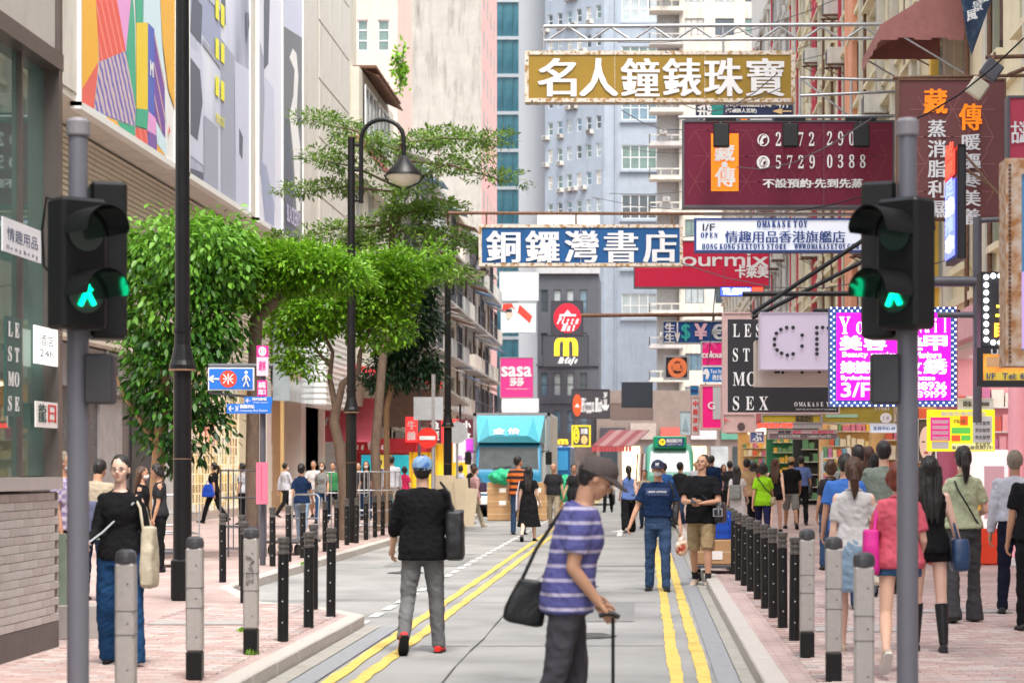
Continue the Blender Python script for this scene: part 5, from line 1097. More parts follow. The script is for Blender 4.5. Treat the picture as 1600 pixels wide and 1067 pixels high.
# ---------------- lamp posts
def lamppost(name,label,x,y,h,r,arch=True,sq=False,collar=2.67):
    t=thing(name,label,'lamp post',(x,y,.12)); z=-.12
    if sq: MB().bb(-.11,.11,-.11,.11,0,.46).build('base',BLACK,t,bevel=.02)
    b=MB(); b.lathe([(r*1.7,0),(r*1.7,.02),(r*1.55,.5),(r*1.5,collar-.45),(r*1.5,collar-.12)],n=18,smooth=True); b.build('lower_shaft',BLACK,t)
    b=MB(); b.lathe([(r*1.5,collar-.12),(r*2.2,collar-.1),(r*2.2,collar-.05),(r*1.9,collar+.0),(r*1.35,collar+.18),(r*1.3,collar+.3),(r*1.5,collar+.32),(r*1.5,collar+.36)],n=18); b.build('collar',BLACK,t)
    b=MB(); b.lathe([(r*2.26,collar-.115),(r*2.26,collar-.095)],n=18); b.lathe([(r*1.56,collar-1.1),(r*1.56,collar-1.09)],n=18); b.build('ring',mat('worn_brass',(.25,.15,.09),.5,metal=.4),t)
    b=MB(); b.lathe([(r*1.25,collar+.36),(r*1.0,h)],n=16,smooth=True); b.build('upper_shaft',BLACK,t)
    if arch:
        b=MB(); R_=.43*arch; x0=.2*arch
        pts=[(x0,0,h-1.3),(x0,0,h-.05)]+[(x0+R_-R_*math.cos(a),0,h-.05+R_*.95*math.sin(a)) for a in [math.pi*k/12 for k in range(1,13)]]; e=Vector(pts[-1]); pts.append((e.x,0,e.z-.3)); b.tube(pts,.045*arch,8); b.build('swan_neck',BLACK,t)
        b=MB()
        for q in (.1,.6,1.2): b.tube([(0,0,h-q-.05),(x0,0,h-q-.05)],.03,6)
        b.build('bracket',BLACK,t)
        c=Vector((e.x,0,e.z-.3)); s=arch
        b=MB(); b.lathe([(.03*s,0),(.07*s,-.02),(.16*s,-.16*s),(.36*s,-.36*s),(.37*s,-.42*s)],c,n=20,smooth=True,caps=True); b.build('lantern_hood',BLACK,t)
        b=MB(); b.lathe([(.345*s,-.41*s),(.30*s,-.50*s),(.16*s,-.60*s),(0.01,-.63*s)],c,n=20,smooth=True); b.build('lantern_glass',mat('lamp_glass',(.62,.60,.50),.15,var=.05),t)
        b=MB(); 
        for a in (0,math.pi): b.tube([c+Vector((math.cos(a)*.40*s,0,-.40*s)),c+Vector((math.cos(a)*.30*s,0,-.56*s)),c+Vector((math.cos(a)*.05*s,0,-.68*s))],.018,5)
        b.build('lantern_cage',BLACK,t)
    return t
x,y=fx(285,937); lamppost('lamp_post','thick black lamp post passing in front of the bright billboards',x,y,9.5,.067,arch=False,sq=True)
lamppost('lamp_post','black lamp post with a swan neck lantern over the trees',(549-CX)/79.,40.5,8.0,.07,arch=.98)
lamppost('lamp_post','third black lamp post with a small arch left of the blue sign',-5.25,55,7.4,.075,arch=.75)
# ---------------- traffic signals
MAN=mat('green_signal',(.0,.80,.33),.4,var=0,emit=2.0); LENSD=mat('signal_lens',(.01,.03,.02),.12,var=0,spec=.8)
REFL=mat('hood_inside',(.01,.012,.013),.12,var=.1,spec=.9)
def signal(label,px,mirror):
    Z=11.4; X=(px-CX)/280.7; t=thing('traffic_light',label,'traffic light',(X,Z,.12))
    b=MB(); b.tube([(0,0,0),(0,0,2.25)],.060,20,caps=True); b.tube([(0,0,2.25),(0,0,3.32)],.052,20); b.lathe([(.062,2.22),(.062,2.26)],n=20); b.build('pole',mat('pole_grey',(.125,.125,.15),.4,var=.06,spec=.5),t)
    b=MB(); b.lathe([(.060,3.32),(.064,3.33),(.064,3.40),(.05,3.42),(0,3.42)],n=20); b.build('pole_cap',mat('cap_grey',(.20,.19,.21),.5),t)
    s=mirror      # s=+1: head faces right-front (left pole)
    hd=bpy.data.objects.new('signal_head',None); 
    ang=R(18*s) ; M=Matrix.Rotation(ang,3,'Z'); c=Vector((s*.08,-.06,0))
    def body(nm,M,c,fm,z0,z1,w=.30):
        MB().box((0,0,0),(w,.2,z1-z0),M=M).build(nm,fm,t,loc=c+Vector((0,0,(z0+z1)/2)),bevel=.02)
    # the side housing seen edge-on, and the visible head with hoods, turned about 45 deg
    z0,z1=2.24,2.96
    Mh=Matrix.Rotation(R(42*s),3,'Z')
    cc=Vector((s*.02,-.09,0))
    body('housing',Mh,cc,BLACK,z0,z1,.27)
    body('rear_housing',Matrix.Rotation(R(-70*s),3,'Z'),Vector((s*.12,.16,0)),BLACK,2.2,3.08,.24)
    MB().box((0,0,0),(.16,.10,.28)).build('control_box',mat('box_dark',(.04,.04,.045),.5),t,loc=(s*.13,-.02,2.05-.08),bevel=.012)
    b=MB(); b.tube([(-s*.02,0,z0+.06),(-s*.02,0,z1-.06)],.07,16); b.build('mount',BLACK,t)
    fwd=Mh@Vector((0,-1,0)); rt=Mh@Vector((1,0,0))
    for k,zc in enumerate((2.77,2.43)):
        o=cc+fwd*.10+Vector((0,0,zc))
        # hood: open-bottomed tube
        h=MB(); n=18; rin=.118; Lh=.27
        for rr,flip in ((rin+.006,False),(rin,True)):
            vs=[]
            for j,dd in enumerate((0,Lh)):
                for i in range(n+1):
                    a=R(-8)+R(196)*i/n; sh=(0 if j==0 else 1)
                    dep=dd*(1-.35*max(0,-math.sin(a)) if j else 1)
                    vs.append(o+rt*rr*math.cos(a)+Vector((0,0,rr*math.sin(a)))+fwd*dep)
            fs=[]
            for i in range(n): f=(i,i+1,n+2+i,n+1+i); fs.append(f if not flip else f[::-1])
            h.mat(1 if flip else 0).add(vs,fs,True)
        h.build('hood',[BLACK,REFL],t)
        le=MB(); le.poly([o+fwd*.008+rt*.105*math.cos(2*math.pi*q/24)+Vector((0,0,.105*math.sin(2*math.pi*q/24))) for q in range(24)]); le.build('lens',LENSD,t)
        if k==1:
            mb=MB(); base=o+fwd*.02+Vector((0,0,.008))
            def st(pts,r): mb.tube([base+rt*x*1.0+Vector((0,0,z*.95)) for x,z in pts],r,6)
            st([(0,.045),(-.002,.0)],.018); st([(0,.01),(-.04,-.075)],.014); st([(0,.01),(.042,-.07)],.014); st([(0,.04),(-.03,.01)],.007); st([(0,.04),(.03,.012)],.007); mb.ell(base+Vector((0,0,.075)),(.015,.015,.015),nu=8,nv=6)
            mb.build('green_man',MAN,t)
    b=MB(); b.tube([(-s*.0,-.05,2.9),(-s*.17,-.02,2.98),(-s*.2,0,2.8),(-s*.19,0,2.6),(-s*.1,0,2.5)] if s>0 else [(.1,0,2.85),(.14,-.03,2.9),(.15,0,2.8)],.008,6); b.build('cable',BLACK,t)
    return t
signal('pedestrian traffic light on a grey pole at the left, green man lit',122,1)
signal('pedestrian traffic light on a grey pole at the right, green man lit',1418,-1)
# ---------------- truck
TEAL=mat('truck_blue',(.03,.22,.38),.25,var=.04,spec=.5,coat=.4); TEAL2=mat('deflector_blue',(.06,.33,.42),.25,var=.05,coat=.4); BOXM=mat('box_body',(.50,.50,.48),.6,var=.06,dirt=.3); WSG=mat('windscreen',(.05,.06,.06),.12,var=.4,vs=2,spec=.35)
t=thing('delivery_truck','blue cab delivery truck with pale box body parked behind the cartons','truck',(-4.35,66,0)); sc=48.5
q=lambda x,y,d=0: Vector(((x-804)/sc,d,1.6+(730-y)/sc))
a=q(743,0);c=q(866,643)
MB().bb(a.x,c.x,1.6,7.5,.95,c.z).build('box_body',BOXM,t,bevel=.03)
b=MB(); b.bb(a.x,a.x+.1,1.55,1.7,.95,c.z).bb(c.x-.1,c.x,1.55,1.7,.95,c.z).bb(a.x,c.x,1.55,1.7,c.z-.1,c.z); b.build('box_trim',STEEL,t)
def ringx(y,x0,x1,z0,z1,r=.12):
    pts=[]; 
    for (cx,cz,a0) in ((x1-r,z1-r,0),(x0+r,z1-r,90),(x0+r,z0+r,180),(x1-r,z0+r,270)):
        for k in range(4): a=R(a0+30*k); pts.append(Vector((cx+r*math.cos(a),y,cz+r*math.sin(a))))
    return pts
b=MB(); b.loft([ringx(0.0,-1.02,1.02,.55,1.35),ringx(.02,-1.06,1.06,.45,1.45),ringx(.35,-1.05,1.05,.45,2.32),ringx(.55,-1.03,1.03,.45,2.42),ringx(1.5,-1.03,1.03,.45,2.42)],smooth=False); b.build('cab',TEAL,t)
b=MB(); b.add([q(752,731,-.02),q(854,731,-.02),Vector((.94,.3,2.24)),Vector((-.94,.3,2.24))],[(0,1,2,3)]); vs=b.v; 
b=MB(); b.add([(-.98,.04,1.50),(.98,.04,1.50),(.93,.30,2.24),(-.93,.30,2.24),(-.98,.09,1.50),(.98,.09,1.50),(.93,.35,2.24),(-.93,.35,2.24)],[(0,1,2,3),(0,4,5,1),(1,5,6,2),(2,6,7,3),(3,7,4,0)]); b.build('windscreen',WSG,t)
b=MB(); b.add([(-1.0,.15,2.40),(1.0,.15,2.40),(1.12,1.3,3.3),(-1.12,1.3,3.3),(-.62,.10,2.62),(.62,.10,2.62),(-1.12,1.55,2.4),(1.12,1.55,2.4),(.75,1.15,3.24),(-.75,1.15,3.24)],[(0,1,5,4),(4,5,8,9),(9,8,2,3),(0,4,9,3),(1,2,8,5),(3,2,7,6),(0,3,6),(1,7,2),(0,6,7,1)]); b.build('wind_deflector',TEAL2,t)
for k,ch in enumerate('金怡'):
    b=MB(); O=Vector((-.50+.48*k,.12,2.68)); V=Vector((0,.31,.19)); text_into(b,ch,O,Vector((.36,0,0)),V,Vector((0,-.8,.5)).normalized(),.012,.006); b.build('lettering',TW,t)
for s_ in(-1,1):
    b=MB(); b.tube([(s_*1.05,.2,2.1),(s_*1.3,.1,2.15),(s_*1.3,.1,1.7)],.02,6); b.build('mirror_arm',BLACK,t); MB().box((s_*1.3,.08,1.9),(.2,.08,.42)).build('mirror',BLACK,t,bevel=.02)
    MB().box((s_*.8,-.02,.85),(.34,.06,.2)).build('headlight',mat('headlight',(.75,.78,.8),.1,spec=1,var=0),t,bevel=.02)
    for yy in (.9,5.6): b=MB(); b.tube([(s_*.75,yy,.42),(s_*1.02,yy,.42)],.42,20); b.build('wheel',BLACK,t)
MB().bb(-.6,.6,-.03,.0,.8,1.05).build('grille',GUNM,t); MB().bb(-1.05,1.05,-.12,.02,.4,.68).build('bumper',WHITE,t,bevel=.03)
b=MB(); b.tube([(-.5,.02,1.56),(.1,.06,1.64)],.012,4); b.tube([(.2,.02,1.56),(.7,.06,1.62)],.012,4); b.build('wiper',BLACK,t)
MB().bb(-1.05,-.2,.5,.95,2.46,2.47).build('roof_plate',TEAL,t)
MB().bb(-.9,.9,1.4,7.4,.5,.95).build('chassis',GUNM,t)
# second blue truck sliver, white car
t=thing('blue_truck','bright blue truck rear peeking out beside the box body','truck',(-3.0,74,0))
MB().bb(-.25,.35,0,5,.5,2.35).build('body',mat('cobalt_truck',(.015,.10,.28),.35),t,bevel=.04); b=MB(); b.tube([(-.1,.6,.42),(.3,.6,.42)],.4,16); b.build('wheel',BLACK,t); MB().bb(-.15,.28,-.02,0,1.5,2.2).build('rear_panel',mat('cobalt_pale',(.05,.3,.6),.3),t)
def car(name,label,x,y,bodym,L=4.3,w=1.72,h=1.45):
    t=thing(name,label,'car',(x,y,0))
    sec=[(0,.45,.78,.86),(.15,.38,.90,.95),(.9,.30,1.02,1.0),(1.0,.30,1.03,1.0),(3.2,.3,1.05,1.0),(4.1,.35,.95,.96),(4.3,.45,.85,.88)]
    b=MB(); b.loft([ringx(a,-w/2*k,w/2*k,z0,z1,.12) for a,z0,z1,k in sec]); b.build('body',bodym,t)
    b=MB(); b.loft([ringx(a,-w/2*k,w/2*k,.9,z1,.08) for a,z1,k in ((.95,1.0,.9),(1.6,h-.05,.78),(2.6,h,.78),(3.5,1.02,.86))]); b.build('cabin_glass',WSG,t)
    b=MB(); b.loft([ringx(a,-w/2*k,w/2*k,h-.04,h+.02,.02) for a,k in ((1.6,.76),(2.7,.76))]); b.build('roof',bodym,t)
    for s_ in(-1,1):
        MB().box((s_*w*.36,.02,.72),(.32,.1,.14)).build('headlight',mat('headlight',(.75,.78,.8),.1,spec=1,var=0),t,bevel=.02)
        for yy in (.8,3.4): b=MB(); b.tube([(s_*(w/2-.18),yy,.32),(s_*(w/2+.01),yy,.32)],.32,18); b.build('wheel',BLACK,t)
    MB().bb(-.45,.45,-.03,.0,.5,.72).build('grille',GUNM,t)
    return t
car('white_car','white car half hidden behind the couple in dark shirts',-2.1,86,mat('car_white',(.75,.76,.77),.2,var=.02,coat=.5))
# minibus
MG_=mat('minibus_green',(.0,.30,.14),.3,var=.04,coat=.3); MCR=mat('minibus_cream',(.62,.66,.58),.35,var=.05)
t=thing('green_minibus','cream and green minibus coming forward in the road centre','minibus',(1.15,88,0))
b=MB(); 
pts=lambda y,w,z0,z1,r: ringx(y,-w,w,z0,z1,r)
b.loft([pts(0,.92,.45,1.25,.1),pts(.1,1.0,.35,1.45,.15),pts(.55,1.02,.35,2.35,.3),pts(.9,1.02,.35,2.65,.35),pts(6,1.02,.35,2.68,.35)],smooth=True); b.build('body',mat('minibus_pale_green',(.12,.38,.27),.35,var=.06),t)
b=MB(); b.add([(-.88,.05,1.40),(.88,.05,1.40),(.82,.52,2.30),(-.82,.52,2.30),(-.88,.15,1.40),(.88,.15,1.40),(.82,.62,2.30),(-.82,.62,2.30)],[(0,1,2,3),(0,4,5,1),(1,5,6,2),(2,6,7,3),(3,7,4,0)]); b.build('windscreen',mat('bus_glass',(.28,.40,.42),.08,var=.3,vs=2,spec=1),t)
b=MB(); b.bb(-.72,.72,.30,.7,2.42,2.95); b.build('roof_box',MG_,t,bevel=.05)
MB().bb(-.50,.60,.27,.3,2.52,2.86).build('route_display',colr('route_navy',(.01,.04,.2)),t)
b=MB(); text_into(b,'銅鑼灣',Vector((-.15,.25,2.66)),Vector((.68,0,0)),Vector((0,0,.17)),NEG,.015); text_into(b,'CAUSEWAY BAY',Vector((-.15,.25,2.55)),Vector((.68,0,0)),Vector((0,0,.08)),NEG); b.build('lettering',TW,t)
b=MB(); b.poly(disc(-.33,2.69,.14,.255,18)); b.build('route_disc',MYEL,t)
b=MB(); text_into(b,bold('19'),Vector((-.41,.25,2.62)),Vector((.16,0,0)),Vector((0,0,.14)),NEG); b.build('lettering',TK,t)
for s_ in(-1,1):
    MB().box((s_*.75,-.0,.85),(.3,.08,.2)).build('headlight',mat('headlight',(.75,.78,.8),.1,spec=1,var=0),t,bevel=.02)
    for yy in (1,4.8): b=MB(); b.tube([(s_*.75,yy,.36),(s_*1.03,yy,.36)],.36,18); b.build('wheel',BLACK,t)
    b=MB(); 
    for k in range(4): b.bb(s_*1.03-.01,s_*1.03+.01,.9+k*1.2,1.9+k*1.2,1.5,2.2)
    b.build('side_window',WSG,t)
MB().bb(-.95,.95,-.06,.05,.35,.62).build('bumper',MCR,t,bevel=.03)
for k in range(4): b=MB(); b.tube([(-1.15-.10*k,.3-.2,1.0),(-1.08-.10*k,.1,2.2)],.035,5); b.build('guard_stripe',[TW,colr('stripe_dark',(.15,.03,.03))][k%2],t)
# ---------------- cartons in front of truck
CARD=mat('cardboard',(.42,.25,.12),.8,var=.12,vs=5,bump=.1); TAPE=mat('tape',(.52,.38,.22),.4,var=.1); LBL=colr('carton_label',(.8,.78,.75))
_ct=None
def carton(x,y,z,w,d,h,label,grp,rz=0):
    t=thing('carton',label,'carton',(x,y,z),rz,grp)
    MB().bb(-w/2,w/2,-d/2,d/2,0,h).build('box',CARD,t,bevel=.01)
    MB().bb(-w/2-.002,w/2+.002,-d/2-.003,d/2+.003,h*.46,h*.54).build('tape',TAPE,t)
    MB().bb(-.02,w*.25,-d/2-.006,-d/2-.002,h*.2,h*.55).build('label',LBL,t) if random.random()<.5 else None
Zc=61.5
cols=[(-4.3,.75,'left'),(-3.3,.9,'middle'),(-2.35,.6,'right')]
for ci,(x,w,nm) in enumerate(cols):
    for j in range([3,3,2][ci]):
        carton(x+random.uniform(-.03,.03),Zc,.02+j*.38,w,.7,.375,'%s brown carton of the %s stack in front of the truck'%(['bottom','second','third'][j],nm),'cartons stacked before the truck')
carton(-3.7,60.8,1.16,.5,.5,.12,'flattened carton lying across the stacked boxes','cartons stacked before the truck',.1)
for (x,z,lb,sx) in ((-4.2,1.18,'green tarpaulin draped over the left carton stack',.45),(-2.35,.85,'green tarpaulin bundle on the right carton stack',.3)):
    b=MB(); b.ell((0,0,.12),(sx,.35,.25 if sx>.4 else .42),nu=14,nv=8); me=remesh(b,.05,1)
    for v in me.vertices: n_=noise.noise(v.co*6)*.07; v.co+=v.normal*n_
    me.materials.append(mat('green_tarp',(.01,.34,.16),.5,var=.2)); o=place('tarpaulin',me,None,(x,61.3,z)); tag(o,lb,'tarpaulin')
# plywood hoarding
t=thing('plywood_hoarding','pale plywood boards leaning together behind the man in black','hoarding',(P(673,0,52).x,52,.12))
PLY=mat('plywood',(.62,.52,.37),.7,var=.12,vs=2)
for k,(x0,w,h,tl) in enumerate([(0,.62,1.28,0),(.3,.6,1.1,4),(.62,.35,1.2,-3),(.85,.3,.95,6)]): MB().box((x0+w/2,.1-.04*k,h/2),(w,.03,h),M=Matrix.Rotation(R(tl),3,'Y')).build('plywood_board',PLY,t)
# trolley bits on right with crates
def trolley(label,x,y,z,rz,crates,hgt=1.0):
    t=thing('hand_trolley',label,'trolley',(x,y,z),rz)
    MB().box((0,0,.22),(.6,.95,.05)).build('deck',GUNM,t,bevel=.01)
    b=MB(); b.tube([(-.25,.45,.24),(-.25,.52,hgt),(-.2,.53,hgt+.06),(.2,.53,hgt+.06),(.25,.52,hgt),(.25,.45,.24)],.018,8); b.tube([(-.25,.49,.6),(.25,.49,.6)],.014,6); b.build('handle',STEEL,t)
    for sx in(-.24,.24):
        for sy in(-.36,.36): b=MB(); b.tube([(sx-.025,sy,.09),(sx+.025,sy,.09)],.09,14); b.build('wheel',BLACK,t)
    for sx in(-.24,.24):
        for sy in(-.36,.36): b=MB(); b.tube([(sx,sy,.15),(sx,sy,.2)],.02,6); b.build('caster_fork',STEEL,t)
    return t
trolley('steel hand trolley loaded with cartons behind the man in shorts',1.02-.0,29.0,0,0,2,.85)
carton(.98,28.75,.25,.5,.45,.34,'brown carton lying on the hand trolley','cartons on the right trolley'); carton(.98,29.2,.25,.5,.4,.3,'smaller carton at the back of the hand trolley','cartons on the right trolley')
t=thing('plastic_crate','blue plastic crate with perforated sides by the right bollards','crate',(1.06,28.9,.60)); CB=mat('crate_blue',(.01,.07,.42),.4,var=.05)
b=MB(); b.bb(-.25,.25,-.2,.2,0,.02)
for z in (0,.12,.24,.33): b.bb(-.26,.26,-.21,-.19,z,z+.05).bb(-.26,.26,.19,.21,z,z+.05).bb(-.26,-.24,-.19,.19,z,z+.05).bb(.24,.26,-.19,.19,z,z+.05)
b.build('rim',CB,t)
b=MB(); 
for k in range(12): x=-.25+k*.045; b.bb(x,x+.018,-.205,-.195,.03,.36).bb(x,x+.018,.195,.205,.03,.36)
b.build('slatted_side',CB,t)
t=trolley('steel cage trolley parked beside the black lamp post',(272-CX)/104.,30.8,.12,R(20),0,1.0)
b=MB(); 
for z in (.5,.8): b.tube([(-.3,-.48,z),(.3,-.48,z),(.3,.45,z),(-.3,.45,z),(-.3,-.48,z)],.012,5)
for p_ in ((-.3,-.48),(.3,-.48),(0,-.48)): b.tube([(*p_,.24),(*p_,.95)],.012,5)
b.build('cage_rail',STEEL,t)
trolley('second hand trolley with curved handle left of the signpost',(455-CX)/92.,35,.12,R(-15),0,.95)
# tree guard frames
def guard(label,x,y,w,h,m=GUNM):
    t=thing('tree_guard',label,'tree guard',(x,y,.12))
    for sx in(-1,1):
        for sy in(-1,1): b=MB(); b.tube([(sx*w/2,sy*w/2,0),(sx*w/2,sy*w/2,h)],.016,5); b.build('post',m,t)
    for z in (.15,h*.35,h*.68,h-.02): b=MB(); b.tube([(-w/2,-w/2,z),(w/2,-w/2,z),(w/2,w/2,z),(-w/2,w/2,z),(-w/2,-w/2,z)],.012,5); b.build('rail',m,t)
    for k in range(1,3):
        for sy in (-1,1): b=MB(); b.tube([(-w/2+w*k/3,sy*w/2,.15),(-w/2+w*k/3,sy*w/2,h)],.01,5); b.build('bar',m,t)
    return t
guard('dark metal guard frame around the leaning tree trunk',(382-CX)/95.,33.6,.62,1.45)
guard('steel guard frame around the twisted tree trunk',(545-CX)/75.,42.5,.8,1.4,STEEL)
guard('steel guard frame around the tree behind the bollards',(592-CX)/67.,47.5,.95,1.4,STEEL)
# queue railing near shop at left
t=thing('metal_railing','grey green metal railing between the left woman and the tiled base','railing',(-4.65,17.9,.12))
for k in range(3): MB().bb(-.9+.45*k,-.84+.45*k,-.03,.03,0,.85).build('post',mat('sage_metal',(.20,.25,.20),.5),t)
MB().bb(-1.0,.12,-.03,.03,.85,.9).build('rail',mat('sage_metal',(.20,.25,.20),.5),t); MB().bb(-.95,.05,-.2,.2,0,.28).build('planter_kerb',SLABC,t)
# shop counter at the right, snack shelf, pink pillars
t=thing('shop_counter','white and red shop counter beside the woman in the sage top','counter',(5.0,31.2,.12)); q=lambda x,y:Vector(((x-1515)/102.,0,(872-y)/102.))
MB().bb(-.62,.62,0,.6,0,.55).build('red_base',mat('counter_red',(.75,.06,.02),.35,var=.05),t,bevel=.02); MB().bb(-.58,.58,.03,.55,.551,1.75).build('white_cabinet',mat('lit_cabinet',(.85,.82,.8),.4,var=.03,emit=.2),t)
b=MB(); b.mat(0).bb(-.5,-.2,0,.03,.7,1.0).mat(1).bb(-.1,.15,0,.03,.65,.95).mat(2).bb(.2,.5,0,.03,.7,1.5).mat(1).bb(-.5,-.1,0,.03,1.1,1.45); b.build('cabinet_sticker',[GOODS[5],GOODS[4],colr('pink_stick',(.75,.5,.55)),GOODS[2]],t)
for (x,lb) in ((1592,'tall pink pillar at the right edge behind the old man'),(1480,'slim dark pink pillar behind the ponytail woman')):
    Z=31; X=(x-CX)/F*Z; t=thing('pillar',lb,'pillar',(X,Z,.12)); b=MB(); b.lathe([(.16,0),(.16,3.9)],n=20,smooth=True); b.build('shaft',PKW if x>1500 else mat('deep_pink',(.42,.10,.16),.5),t); MB().bb(-.2,.2,-.2,.2,0,.12).build('base',WHITE,t)
t=thing('goods_rack','lit rack of packets in front of the bookshelf shop','rack',(4.95,52,.12)); b=MB(); 
for k in range(5): b.bb(-.4,.4,0,.5,.3+.35*k,.33+.35*k)
for sx in(-.4,.4): b.bb(sx-.02,sx+.02,0,.5,0,1.9)
b.build('frame',WHITE,t); b=MB()
for k in range(5):
    for j in range(6): b.mat((k*3+j)%7).bb(-.37+.12*j,-.27+.12*j,.05,.35,.33+.35*k,.33+.35*k+random.uniform(.15,.28))
tag(b.build('goods',GOODS,t),kind='stuff')
t=thing('fruit_stand','amber stacked snack stand in front of the snack shop','stand',(5.2,45.5,.12)); b=MB()
for k in range(4): b.mat(k%2).bb(-.5,.5,.25*k,.25*k+.5,.2+.28*k,.42+.28*k)
b.build('tray',[GOODS[0],GOODS[4]],t); MB().bb(-.5,.5,0,1.5,0,.2).build('base',WHITE,t)
# ---------------- trees
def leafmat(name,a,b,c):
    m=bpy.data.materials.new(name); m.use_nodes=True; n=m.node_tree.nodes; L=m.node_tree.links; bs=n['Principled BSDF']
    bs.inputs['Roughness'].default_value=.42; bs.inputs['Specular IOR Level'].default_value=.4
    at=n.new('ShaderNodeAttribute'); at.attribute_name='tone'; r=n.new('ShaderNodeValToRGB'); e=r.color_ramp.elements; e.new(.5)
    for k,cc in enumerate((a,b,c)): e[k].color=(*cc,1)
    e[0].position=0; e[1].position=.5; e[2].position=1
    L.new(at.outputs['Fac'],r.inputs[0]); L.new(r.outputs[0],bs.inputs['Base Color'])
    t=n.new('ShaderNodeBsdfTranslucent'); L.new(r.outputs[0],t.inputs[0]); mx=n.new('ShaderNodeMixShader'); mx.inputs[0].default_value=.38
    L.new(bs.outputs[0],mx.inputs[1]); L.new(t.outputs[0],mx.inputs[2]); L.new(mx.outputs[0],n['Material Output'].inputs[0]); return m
def leaves(pts,dirs,size,rng,asp=.42,droop=.5,tone=None,spread_=1.0):
    """one folded four-face leaf per point; pts Nx3, dirs Nx3"""
    n=len(pts); d=dirs+rng.normal(0,.45*spread_,(n,3)); d[:,2]-=droop; d/=np.linalg.norm(d,axis=1,keepdims=True)+1e-9
    up=rng.normal(0,.5,(n,3)); up[:,2]+=1; side=np.cross(d,up); side/=np.linalg.norm(side,axis=1,keepdims=True)+1e-9; nr=np.cross(side,d)
    s=size*rng.uniform(.6,1.3,(n,1)); w=s*asp*.5
    v=np.stack([pts,pts+d*s*.35+side*w+nr*s*.06,pts+d*s*.75+side*w*.75+nr*s*.04-np.array([0,0,1])*s*.05,pts+d*s-np.array([0,0,1])*s*.12,pts+d*s*.75-side*w*.75+nr*s*.04-np.array([0,0,1])*s*.05,pts+d*s*.35-side*w+nr*s*.06,pts+d*s*.5-np.array([0,0,1])*s*.02],1).reshape(-1,3)
    i=np.arange(n)[:,None]*7
    f=np.concatenate([i+np.array([[0,1,2,6]]),i+np.array([[6,2,3,3]])*1],0)
    fs=[]
    base=np.arange(n)*7
    F4=np.concatenate([np.stack([base,base+1,base+2,base+6],1),np.stack([base,base+6,base+4,base+5],1),np.stack([base+6,base+2,base+3,base+4],1)],0)
    me=bpy.data.meshes.new('crown'); me.vertices.add(len(v)); me.vertices.foreach_set('co',v.ravel())
    me.loops.add(F4.size); me.loops.foreach_set('vertex_index',F4.ravel().astype(np.int32)); me.polygons.add(len(F4)); me.polygons.foreach_set('loop_start',np.arange(len(F4))*4)
    me.update(calc_edges=True)
    t=tone if tone is not None else rng.uniform(0,1,n); a=me.attributes.new('tone','FLOAT','POINT'); a.data.foreach_set('value',np.repeat(np.clip(t,0,1),7).astype(np.float32))
    return me
def tree(label,loc,trunk,branches,clumps,lm,nl,size,barkm,asp=.42,droop=.5,seed=1,flat=1.0,fresh=0,extra=None):
    rng=np.random.default_rng(seed); t=thing('street_tree',label,'tree',loc)
    b=MB(); b.tube([p for p,_ in trunk],[r for _,r in trunk],10); b.build('trunk',barkm,t)
    for br in branches: b=MB(); b.tube([p for p,_ in br],[r for _,r in br],6); b.build('limb',barkm,t)
    P_=[];D_=[];T_=[];wsum=sum(c[1][0]*c[1][1]*c[1][2]*c[2] for c in clumps)
    for c,r,w in clumps:
        n=int(nl*r[0]*r[1]*r[2]*w/wsum); k=max(3,n//20)
        g=rng.normal(0,1,(k,3)); g/=np.linalg.norm(g,axis=1,keepdims=True); g*=rng.uniform(.35,1,(k,1))**.5
        tw=np.array(c)+g*np.array(r)
        idx=rng.integers(0,k,n); off=rng.normal(0,1,(n,3))*size*.9*np.array([1,1,flat]); pp=tw[idx]+off
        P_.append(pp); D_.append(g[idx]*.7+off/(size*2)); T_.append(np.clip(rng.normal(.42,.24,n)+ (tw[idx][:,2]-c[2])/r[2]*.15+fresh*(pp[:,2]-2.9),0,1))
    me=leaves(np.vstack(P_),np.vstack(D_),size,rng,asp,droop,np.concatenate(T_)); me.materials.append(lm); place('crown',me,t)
    if extra: extra(t)
    return t
BARK=mat('bark',(.13,.09,.065),.9,var=.35,vs=14,bump=.5,bs=30,stretch=(1,1,.4)); BARKL=mat('bark_pale',(.32,.20,.11),.85,var=.25,vs=10,bump=.4,bs=30,stretch=(1,1,.4))
LD=leafmat('dark_leaf',(.012,.035,.008),(.03,.085,.015),(.085,.20,.03)); LM=leafmat('fresh_leaf',(.05,.15,.006),(.16,.36,.012),(.27,.45,.05)); LO=leafmat('olive_leaf',(.05,.10,.015),(.13,.24,.035),(.28,.40,.07)); LX=leafmat('deep_leaf',(.008,.028,.012),(.018,.055,.02),(.04,.10,.03))
def rel(px,py,Z,o): v=P(px,py,Z)-Vector(o); return v
